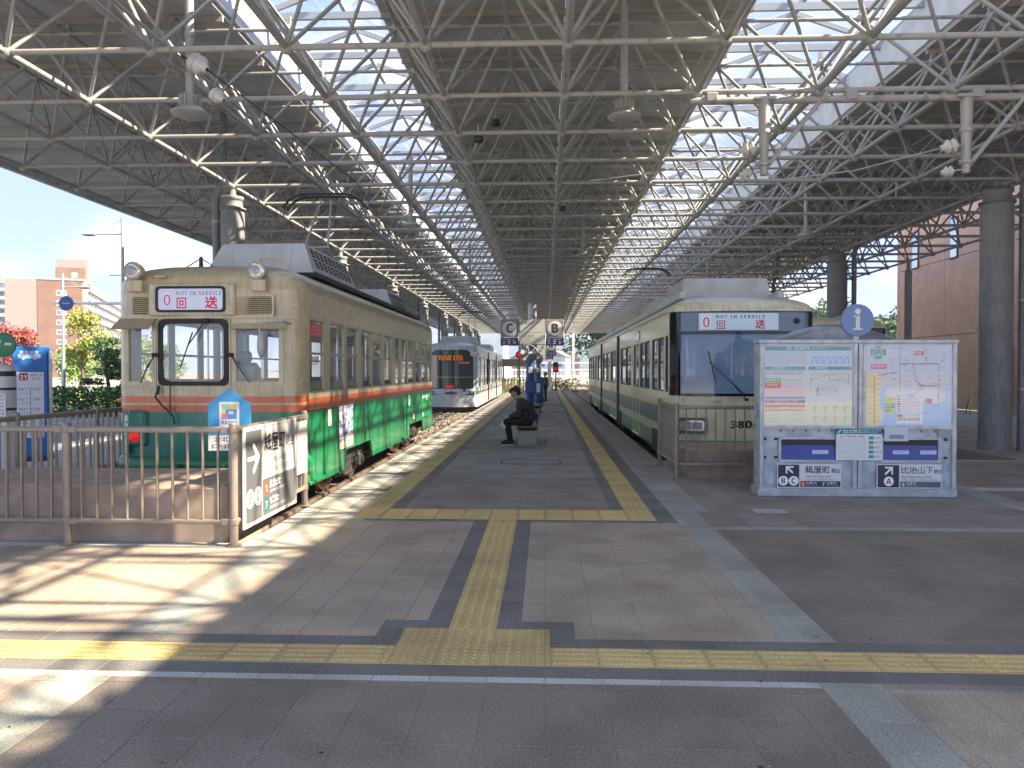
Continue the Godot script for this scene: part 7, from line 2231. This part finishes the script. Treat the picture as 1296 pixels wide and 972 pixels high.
func right_side() -> void:
	var tile := mat("brown_tile", lin(0.52, 0.335, 0.255), 0.55, 0, noise_tex(0.03, Color(0.95, 0.945, 0.94), Color(1, 1, 1), 95, 4, 256), 0.12)
	var t := thing("brown_building", "large brown tiled building with narrow upright windows on the right", "building", Vector3(17.1, 0, -38.4))
	# wall in courses of large panels with recessed joints; its face looks towards -x, its near end runs past the camera
	var ys := [0.0, 3.1, 6.35, 9.9]
	var tall := [[-2.6, 6.5, 8.1], [-7.2, 6.5, 8.1], [-11.4, 6.5, 8.1]]
	for r in 3:
		for k in 9:
			var z0: float = -k * 4.2
			var w := bx(Vector3(0.2, (ys[r] + ys[r + 1]) / 2, 0), Vector3(0.4, ys[r + 1] - ys[r] - 0.02, 4.18), 0.008)
			obj("wall_panel", w, tile, t, Vector3(0, 0, -z0 + 2.1))
	obj("core", bx(Vector3(6.5, 4.93, 18.9), Vector3(12.2, 9.86, 37.7)), M.dark_steel, t)
	obj("end_wall", bx(Vector3(6.6, 4.95, -0.16), Vector3(13.2, 9.9, 0.3), 0.02), tile, t)
	obj("parapet", bx(Vector3(6.5, 10.0, 18.9), Vector3(13.4, 0.2, 38.2), 0.02), tile, t)
	for z in [1.6, 5.0, 8.4, 12.4]:
		var w := obj("window", bx(Vector3(-0.01, 7.15, z), Vector3(0.06, 1.75, 0.62), 0.01), M.dark_steel, t)
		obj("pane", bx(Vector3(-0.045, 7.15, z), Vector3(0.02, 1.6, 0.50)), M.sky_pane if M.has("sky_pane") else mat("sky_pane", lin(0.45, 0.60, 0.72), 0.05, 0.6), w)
	for z in [8.8]:
		var w := obj("door_window", bx(Vector3(-0.01, 1.4, z), Vector3(0.06, 2.2, 0.75), 0.01), M.dark_steel, t)
		obj("pane", bx(Vector3(-0.045, 1.4, z), Vector3(0.02, 2.05, 0.6)), M.sky_pane, w)
		obj("pane", bx(Vector3(-0.05, 1.75, z), Vector3(0.02, 0.3, 0.5)), M.white_paint, w)
	var canopy := obj("shop_canopy", bx(Vector3(-0.6, 2.75, 17.5), Vector3(1.3, 0.30, 8.0), 0.02), M.bracket_grey, t)
	canopy.set_meta("label", "grey canopy over a shop front")
	for k in 4:
		var w := obj("shop_window", bx(Vector3(-0.02, 1.35, 14.6 + 1.9 * k), Vector3(0.08, 2.4, 1.75), 0.01), M.dark_steel, t)
		obj("pane", bx(Vector3(-0.07, 1.40, 14.6 + 1.9 * k), Vector3(0.02, 2.1, 1.6)), M.sky_pane, w)
	# sign panels fixed on the near right column
	t = thing("column_sign", "white timetable panel with a blue strip beside the thick right column", "sign", Vector3(10.25, 0, -16.0))
	obj("panel", bx(Vector3(0.12, 2.75, 0), Vector3(0.9, 0.70, 0.06), 0.01), M.white_paint, t)
	obj("blue_strip", bx(Vector3(0.10, 2.32, 0), Vector3(0.9, 0.14, 0.05), 0.01), M.board_blue if M.has("board_blue") else mat("board_blue", lin(0.12, 0.25, 0.48), 0.4), t)
	obj("side_panel", bx(Vector3(-0.50, 2.62, -0.04), Vector3(0.26, 0.56, 0.05), 0.01), M.galvanised, t)
	var im := canvas(300, 220, Color(0.86, 0.88, 0.86))
	disc(im, Vector2(36, 34), 22, Color(0.15, 0.55, 0.35)); scribble(im, 66, 18, 200, 34, Color(0.3, 0.33, 0.33))
	for k in 7: scribble(im, 20, 70 + k * 20, 260, 10, Color(0.5, 0.53, 0.53))
	obj("print", plate(Vector3(-0.30, 2.43, 0.034), Vector3(0.84, 0, 0), Vector3(0, 0.64, 0)), print_mat("column_sign_print", im), t)
	var st := MB.new()
	st.tube(Vector3(0.5, 0, -0.04), Vector3(0.5, 3.2, -0.04), 0.04, 0.04, 10); st.tube(Vector3(-0.45, 2.5, -0.05), Vector3(0.5, 2.5, -0.05), 0.02, 0.02, 8); st.tube(Vector3(-0.45, 2.9, -0.05), Vector3(0.5, 2.9, -0.05), 0.02, 0.02, 8)
	obj("post", st, M.column_paint, t)
	# vending kiosk behind it and the leaning poster board by the wall
	t = thing("kiosk", "beige kiosk with a brown stripe beyond the thick right column", "kiosk", Vector3(14.2, 0, -22.0))
	obj("body", bx(Vector3(0.3, 1.15, 0), Vector3(1.4, 2.3, 1.0), 0.03), mat("kiosk_beige", lin(0.45, 0.41, 0.32), 0.6), t)
	obj("stripe", bx(Vector3(0.3, 0.95, 0.505), Vector3(1.3, 0.14, 0.02), 0.004), mat("kiosk_brown", lin(0.36, 0.17, 0.06), 0.6), t)
	obj("window", bx(Vector3(0.3, 1.65, 0.505), Vector3(1.1, 0.8, 0.02), 0.004), M.far_glass, t)
	obj("foot", bx(Vector3(0.3, 0.05, 0.02), Vector3(1.5, 0.1, 1.1), 0.01), M.dark_steel, t)
	t = thing("poster_board", "leaning cream poster board with brush lettering beside the brown wall", "board", Vector3(15.75, 0, -29.0), -0.25)
	im = canvas(260, 360, Color(0.80, 0.70, 0.54))
	for k in 9: scribble(im, 30 + 20 * (k % 2), 30 + k * 36, 190, 26, Color(0.42, 0.32, 0.24))
	obj("poster", plate(Vector3(-0.36, 0.20, 0.12), Vector3(0.70, 0, 0.0), Vector3(0.16, 0.86, -0.24), 0.02), print_mat("brush_poster", im, 0.6), t)
	for x in [-0.4, 0.4]:
		var lg := MB.new()
		lg.tube(Vector3(x * 0.8, 0, 0.16), Vector3(x * 0.8 + 0.16, 1.06, -0.16), 0.015, 0.015, 6); lg.tube(Vector3(x * 0.8, 0, -0.4), Vector3(x * 0.8 + 0.16, 1.06, -0.16), 0.015, 0.015, 6)
		obj("leg", lg, M.dark_steel, t)


# ---------------------------------------------------------------- people: one smooth skin over a chain of tapered bones
func flesh(bones: Array, cell: float, k: float, m: MB = null) -> MB:     # bone = [a, b, ra, rb]
	if m == null: m = MB.new()
	var lo := Vector3.INF
	var hi := -Vector3.INF
	for b in bones:
		for e in 2:
			var r: float = b[2 + e] + cell * 2.0 + k * 0.5
			lo = lo.min(b[e] - Vector3.ONE * r); hi = hi.max(b[e] + Vector3.ONE * r)
	var nx := int((hi.x - lo.x) / cell) + 2
	var ny := int((hi.y - lo.y) / cell) + 2
	var nz := int((hi.z - lo.z) / cell) + 2
	var f := PackedFloat32Array()
	f.resize(nx * ny * nz)
	f.fill(1.0)
	for b in bones:
		var a: Vector3 = b[0]
		var d: Vector3 = b[1] - a
		var dd := maxf(d.length_squared(), 1e-8)
		var ra: float = b[2]
		var rb: float = b[3]
		var reach := maxf(ra, rb) + cell * 3.0 + k
		var p0 := (a.min(b[1]) - Vector3.ONE * reach - lo) / cell
		var p1 := (a.max(b[1]) + Vector3.ONE * reach - lo) / cell
		for z in range(maxi(0, int(p0.z)), mini(nz - 1, int(p1.z)) + 1):
			for y in range(maxi(0, int(p0.y)), mini(ny - 1, int(p1.y)) + 1):
				for x in range(maxi(0, int(p0.x)), mini(nx - 1, int(p1.x)) + 1):
					var p := lo + Vector3(x, y, z) * cell
					var t := clampf((p - a).dot(d) / dd, 0.0, 1.0)
					var s := (p - a - d * t).length() - lerpf(ra, rb, t)
					var i := (z * ny + y) * nx + x
					var o := f[i]
					var h := maxf(k - absf(o - s), 0.0) / k
					f[i] = minf(o, s) - h * h * k * 0.25
	var ids := {}
	var dx := [1, nx, nx * ny]
	for z in nz - 1:
		for y in ny - 1:
			for x in nx - 1:
				var i := (z * ny + y) * nx + x
				var inside := 0
				for q in 8:
					if f[i + (q & 1) + ((q >> 1) & 1) * nx + ((q >> 2) & 1) * nx * ny] < 0: inside += 1
				if inside == 0 or inside == 8: continue
				var sum := Vector3.ZERO
				var n := 0
				for q in 8:
					for ax in 3:
						if (q >> ax) & 1: continue
						var q2 := q | (1 << ax)
						var va := f[i + (q & 1) + ((q >> 1) & 1) * nx + ((q >> 2) & 1) * nx * ny]
						var vb := f[i + (q2 & 1) + ((q2 >> 1) & 1) * nx + ((q2 >> 2) & 1) * nx * ny]
						if (va < 0) != (vb < 0):
							var u := va / (va - vb)
							sum += Vector3(q & 1, (q >> 1) & 1, (q >> 2) & 1).lerp(Vector3(q2 & 1, (q2 >> 1) & 1, (q2 >> 2) & 1), u)
							n += 1
				var gr := Vector3(f[i + 1] - f[i] + f[i + 1 + nx] - f[i + nx] + f[i + 1 + nx * ny] - f[i + nx * ny], f[i + nx] - f[i] + f[i + nx + 1] - f[i + 1] + f[i + nx + nx * ny] - f[i + nx * ny], f[i + nx * ny] - f[i] + f[i + nx * ny + 1] - f[i + 1] + f[i + nx * ny + nx] - f[i + nx])
				ids[i] = m.vert(lo + (Vector3(x, y, z) + sum / n) * cell, gr.normalized())
	for i in ids:
		var z: int = i / (nx * ny)
		var y: int = (i / nx) % ny
		var x: int = i % nx
		for ax in 3:
			var u := (ax + 1) % 3
			var w := (ax + 2) % 3
			if [x, y, z][u] == 0 or [x, y, z][w] == 0: continue
			var s0 := f[i] < 0
			var s1: bool = f[i + dx[ax]] < 0
			if s0 == s1: continue
			var c := [i, i - dx[u], i - dx[u] - dx[w], i - dx[w]]
			var ok := true
			for q in c:
				if not ids.has(q): ok = false
			if not ok: continue
			var v0: int = ids[c[0]]; var v1: int = ids[c[1]]; var v2: int = ids[c[2]]; var v3: int = ids[c[3]]
			if s0: m.idx.append_array([v0, v2, v1, v0, v3, v2])
			else: m.idx.append_array([v0, v1, v2, v0, v2, v3])
	return m


func mirrored(bones: Array) -> Array:    # the same bones on the other side (z changes sign)
	var r := []
	for b in bones: r.append([b[0] * Vector3(1, 1, -1), b[1] * Vector3(1, 1, -1), b[2], b[3]])
	return r


# a head looking towards -x, centre at c, turned down by pitch; about 0.23 m tall
func head_bones(c: Vector3, pitch: float, s: float) -> Array:
	var b := Basis(Vector3(0, 0, 1), pitch).scaled(Vector3.ONE * s)
	var o := []
	for q in [[Vector3(0.02, 0.03, 0), Vector3(-0.015, 0.035, 0), 0.092, 0.085], [Vector3(-0.035, -0.02, 0), Vector3(-0.06, -0.085, 0), 0.066, 0.036], [Vector3(-0.09, 0.015, 0), Vector3(-0.112, -0.018, 0), 0.010, 0.015],
			[Vector3(-0.088, -0.05, 0.012), Vector3(-0.088, -0.05, -0.012), 0.014, 0.014], [Vector3(0.015, 0.01, 0.086), Vector3(0.02, -0.025, 0.084), 0.018, 0.012], [Vector3(0.015, 0.01, -0.086), Vector3(0.02, -0.025, -0.084), 0.018, 0.012],
			[Vector3(-0.075, 0.032, 0.04), Vector3(-0.075, 0.032, -0.04), 0.018, 0.018]]:
		o.append([c + b * q[0], c + b * q[1], q[2] * s, q[3] * s])
	return o


func hand_bones(wrist: Vector3, along: Vector3, palm: Vector3, s: float, curl: float) -> Array:   # five separate bent fingers
	var a := along.normalized()
	var n := palm.normalized()
	var w := a.cross(n).normalized()
	var o := [[wrist, wrist + a * 0.03 * s, 0.026 * s, 0.026 * s]]
	for k in 4: o.append([wrist + a * 0.02 * s + w * (k - 1.5) * 0.012 * s, wrist + a * 0.085 * s + w * (k - 1.5) * 0.021 * s, 0.016 * s, 0.012 * s])
	for k in 4:
		var p := wrist + a * 0.085 * s + w * (k - 1.5) * 0.021 * s
		var l: float = [0.036, 0.043, 0.040, 0.030][k] * s
		var dir := a
		for j in 3:
			dir = dir.rotated(w, curl * (0.7 + 0.2 * j) * (-1.0))
			var q: Vector3 = p + dir * l * [1.0, 0.7, 0.55][j]
			o.append([p, q, (0.0095 - 0.0008 * j) * s, (0.0088 - 0.0008 * j) * s])
			p = q
	var tp := wrist + a * 0.03 * s - w * 0.028 * s
	var t1 := tp + (a * 0.6 - w * 0.7 + n * 0.3).normalized() * 0.040 * s
	var t2 := t1 + (a * 0.9 - w * 0.2 + n * 0.4).normalized() * 0.032 * s
	o.append([tp, t1, 0.013 * s, 0.011 * s]); o.append([t1, t2, 0.011 * s, 0.0085 * s])
	return o


func face_marks(t: Node3D, c: Vector3, pitch: float, s: float) -> void:
	var b := Basis(Vector3(0, 0, 1), pitch).scaled(Vector3.ONE * s)
	var m := MB.new()
	for z in [-0.033, 0.033]:
		m.ball(c + b * Vector3(-0.088, 0.012, z), Vector3(0.010, 0.007, 0.013) * s, 8)
		m.tube(c + b * Vector3(-0.096, 0.036, z - 0.016), c + b * Vector3(-0.096, 0.036, z + 0.016), 0.004 * s, 0.004 * s, 6)
	obj("eyes", m, M.hair, t)
	m = MB.new()
	m.tube(c + b * Vector3(-0.100, -0.052, -0.02), c + b * Vector3(-0.100, -0.052, 0.02), 0.004 * s, 0.004 * s, 6)
	obj("lips", m, M.lips, t)


func people() -> void:
	mat("skin", lin(0.50, 0.31, 0.22), 0.55); mat("hair", lin(0.018, 0.014, 0.012), 0.5); mat("lips", lin(0.38, 0.16, 0.13), 0.5)
	var weave := noise_tex(0.2, Color(0.7, 0.7, 0.7), Color(1, 1, 1), 99, 3, 256)
	mat("jacket_dark", lin(0.085, 0.062, 0.062), 0.9, 0, weave, 4.0); mat("trousers_black", lin(0.022, 0.022, 0.024), 0.9, 0, weave, 4.0)
	mat("pack_navy", lin(0.035, 0.036, 0.06), 0.8, 0, weave, 4.0); mat("coat_olive", lin(0.13, 0.135, 0.11), 0.9, 0, weave, 4.0); mat("sole_white", lin(0.6, 0.6, 0.58), 0.7)
	# seated person, looking down, facing left; origin on the platform under the hips
	var t := thing("person", "person in dark jacket and black trousers sitting on the bench, head bent down", "person", Vector3(-0.42, 0, -16.75))
	var hip := Vector3(0.03, 0.53, 0)
	var chest := Vector3(-0.07, 0.82, 0)
	var neck := Vector3(-0.14, 0.99, 0)
	var head := Vector3(-0.20, 1.09, 0)
	var side := [
		[hip + Vector3(-0.02, -0.01, 0.09), Vector3(-0.40, 0.50, 0.13), 0.085, 0.062], [Vector3(-0.40, 0.50, 0.13), Vector3(-0.33, 0.10, 0.12), 0.056, 0.040],
		[Vector3(-0.33, 0.07, 0.12), Vector3(-0.46, 0.035, 0.14), 0.040, 0.032],
		[Vector3(-0.10, 0.92, 0.17), Vector3(-0.13, 0.70, 0.23), 0.052, 0.042], [Vector3(-0.13, 0.70, 0.23), Vector3(-0.33, 0.60, 0.13), 0.040, 0.028]]
	var trunk := [[hip, chest, 0.125, 0.125], [chest + Vector3(0, 0, 0.06), chest + Vector3(0, 0, -0.06), 0.11, 0.11], [Vector3(-0.09, 0.91, 0.12), Vector3(-0.09, 0.91, -0.12), 0.068, 0.068], [neck + Vector3(0.02, -0.07, 0), head, 0.052, 0.048]]
	var body := flesh(trunk + side + mirrored(side), 0.016, 0.04)
	flesh(head_bones(head + Vector3(-0.02, 0.03, 0), 0.55, 0.95), 0.006, 0.02, body)
	for z in [1.0, -1.0]: flesh(hand_bones(Vector3(-0.33, 0.60, 0.13 * z), Vector3(-0.75, -0.25, -0.35 * z), Vector3(-0.3, -0.9, 0.1), 0.95, 0.55), 0.0045, 0.008, body)
	obj("body", body, M.skin, t)
	var grow := func(list: Array, by: float) -> Array:
		var r := []
		for q in list: r.append([q[0], q[1], q[2] + by, q[3] + by])
		return r
	var sl := [side[3], side[4].duplicate()]
	sl[1][1] = sl[1][0].lerp(sl[1][1], 0.92); sl[1][3] = 0.034
	obj("jacket", flesh(grow.call([trunk[0], trunk[1], trunk[2]] + sl + mirrored(sl), 0.016) + [[neck + Vector3(0.03, -0.07, 0), neck + Vector3(0.0, -0.02, 0), 0.075, 0.066]], 0.014, 0.035), M.jacket_dark, t)
	var lg := [side[0], side[1]]
	obj("trousers", flesh(grow.call(lg + mirrored(lg), 0.014) + [[hip + Vector3(0, -0.02, 0.07), hip + Vector3(0, -0.02, -0.07), 0.13, 0.13]], 0.015, 0.03), M.trousers_black, t)
	for z in [1.0, -1.0]:
		obj("shoe", flesh([[Vector3(-0.31, 0.065, 0.12 * z), Vector3(-0.44, 0.050, 0.14 * z), 0.052, 0.040], [Vector3(-0.44, 0.048, 0.14 * z), Vector3(-0.50, 0.044, 0.148 * z), 0.040, 0.030]], 0.008, 0.02), M.trousers_black, t)
		var so := MB.new()
		so.cbox(Vector3(-0.395, 0.014, 0.134 * z), Vector3(0.27, 0.026, 0.085), 0.012, Basis(Vector3.UP, 0.15 * z))
		obj("sole", so, M.sole_white, t)
	var hb := Basis(Vector3(0, 0, 1), 0.55)
	var hc := head + Vector3(-0.02, 0.03, 0)
	obj("hair", flesh([[hc + hb * Vector3(0.03, 0.05, 0), hc + hb * Vector3(-0.045, 0.075, 0), 0.100, 0.068], [hc + hb * Vector3(0.045, 0.02, 0), hc + hb * Vector3(0.05, -0.03, 0), 0.085, 0.06], [hc + hb * Vector3(-0.07, 0.08, 0.035), hc + hb * Vector3(-0.075, 0.07, -0.035), 0.030, 0.030]], 0.009, 0.03), M.hair, t)
	face_marks(t, hc, 0.55, 0.95)
	var bp := thing("backpack", "dark navy backpack worn by the seated person", "backpack", Vector3(-0.42, 0, -16.75))
	obj("bag", flesh([[Vector3(0.13, 0.60, 0.07), Vector3(0.07, 0.88, 0.06), 0.10, 0.085], [Vector3(0.13, 0.60, -0.07), Vector3(0.07, 0.88, -0.06), 0.10, 0.085], [Vector3(0.20, 0.62, 0.05), Vector3(0.20, 0.62, -0.05), 0.07, 0.07]], 0.014, 0.04), M.pack_navy, bp)
	var sp := MB.new()
	for z in [-0.12, 0.12]: sp.path([Vector3(0.05, 0.92, z * 0.8), Vector3(-0.06, 1.0, z), Vector3(-0.17, 0.93, z), Vector3(-0.18, 0.80, z * 1.1), Vector3(-0.06, 0.66, z * 1.35), Vector3(0.08, 0.60, z * 1.0)], 0.016, 6)
	obj("strap", sp, M.pack_navy, bp)
	var wb := thing("carrier_bag", "white plastic carrier bag on the seated person's lap", "bag", Vector3(-0.86, 0, -16.70))
	obj("bag", flesh([[Vector3(0.02, 0.42, 0.04), Vector3(0.03, 0.54, 0.03), 0.095, 0.06], [Vector3(-0.02, 0.42, -0.06), Vector3(0.03, 0.54, -0.02), 0.09, 0.055], [Vector3(0.03, 0.56, 0), Vector3(0.05, 0.61, 0), 0.04, 0.022]], 0.011, 0.04), mat("bag_white", lin(0.62, 0.63, 0.60), 0.5), wb)
	# standing person farther along the platform, facing left
	t = thing("person", "standing person in grey-green jacket and black trousers farther along the platform", "person", Vector3(0.02, 0, -40.5))
	var s2 := [[Vector3(0, 0.80, 0.085), Vector3(-0.01, 0.44, 0.09), 0.080, 0.055], [Vector3(-0.01, 0.44, 0.09), Vector3(0.01, 0.08, 0.09), 0.052, 0.036], [Vector3(0.01, 0.05, 0.09), Vector3(-0.13, 0.03, 0.10), 0.038, 0.030],
		[Vector3(0.01, 1.20, 0.17), Vector3(0.03, 0.96, 0.20), 0.050, 0.040], [Vector3(0.03, 0.96, 0.20), Vector3(-0.16, 0.98, 0.10), 0.038, 0.028]]
	var tr2 := [[Vector3(0, 0.82, 0), Vector3(0, 1.12, 0), 0.125, 0.12], [Vector3(0, 1.12, 0.06), Vector3(0, 1.12, -0.06), 0.105, 0.105], [Vector3(0, 1.21, 0.11), Vector3(0, 1.21, -0.11), 0.06, 0.06], [Vector3(0, 1.2, 0), Vector3(-0.03, 1.36, 0), 0.05, 0.045]]
	body = flesh(tr2 + s2 + mirrored(s2), 0.018, 0.04)
	var h2 := Vector3(-0.03, 1.40, 0)
	flesh(head_bones(h2, 0.2, 0.88), 0.008, 0.02, body)
	for z in [1.0, -1.0]: flesh(hand_bones(Vector3(-0.16, 0.98, 0.10 * z), Vector3(-0.8, 0.2, -0.4 * z), Vector3(-0.2, -0.9, 0.1), 0.9, 0.6), 0.006, 0.008, body)
	obj("body", body, M.skin, t)
	sl = [s2[3], s2[4].duplicate()]
	sl[1][1] = sl[1][0].lerp(sl[1][1], 0.9)
	obj("jacket", flesh(grow.call([tr2[0], tr2[1], tr2[2]] + sl + mirrored(sl), 0.02), 0.018, 0.04), M.coat_olive, t)
	lg = [s2[0], s2[1]]
	obj("trousers", flesh(grow.call(lg + mirrored(lg), 0.014), 0.018, 0.03), M.trousers_black, t)
	for z in [1.0, -1.0]: obj("shoe", flesh([[Vector3(0.03, 0.05, 0.09 * z), Vector3(-0.14, 0.04, 0.10 * z), 0.05, 0.038]], 0.012, 0.02), M.trousers_black, t)
	obj("hair", flesh([[h2 + Vector3(0.025, 0.045, 0), h2 + Vector3(-0.03, 0.07, 0), 0.09, 0.06], [h2 + Vector3(0.04, 0.02, 0), h2 + Vector3(0.045, -0.03, 0), 0.075, 0.05]], 0.012, 0.03), M.hair, t)
	face_marks(t, h2, 0.2, 0.88)


func _ready() -> void:
	rng.seed = 20240611
	view_and_light()
	materials()
	tram_materials()
	pavement()
	tracks()
	canopy()
	columns()
	left_side()
	far_buildings()
	right_side()
	old_tram()
	blue_tram()
	var c := cream_tram()
	var hidden := copy(c, "tram_car", "second cream and green tram on the outermost track, only its roof showing above the board", Vector3(7.1, RAIL, -19.2))
	for part in hidden.get_children():
		if part.name.begins_with("roof_unit"): part.free()
	railings()
	information_board()
	platform_things()
	hung_things()
	people()
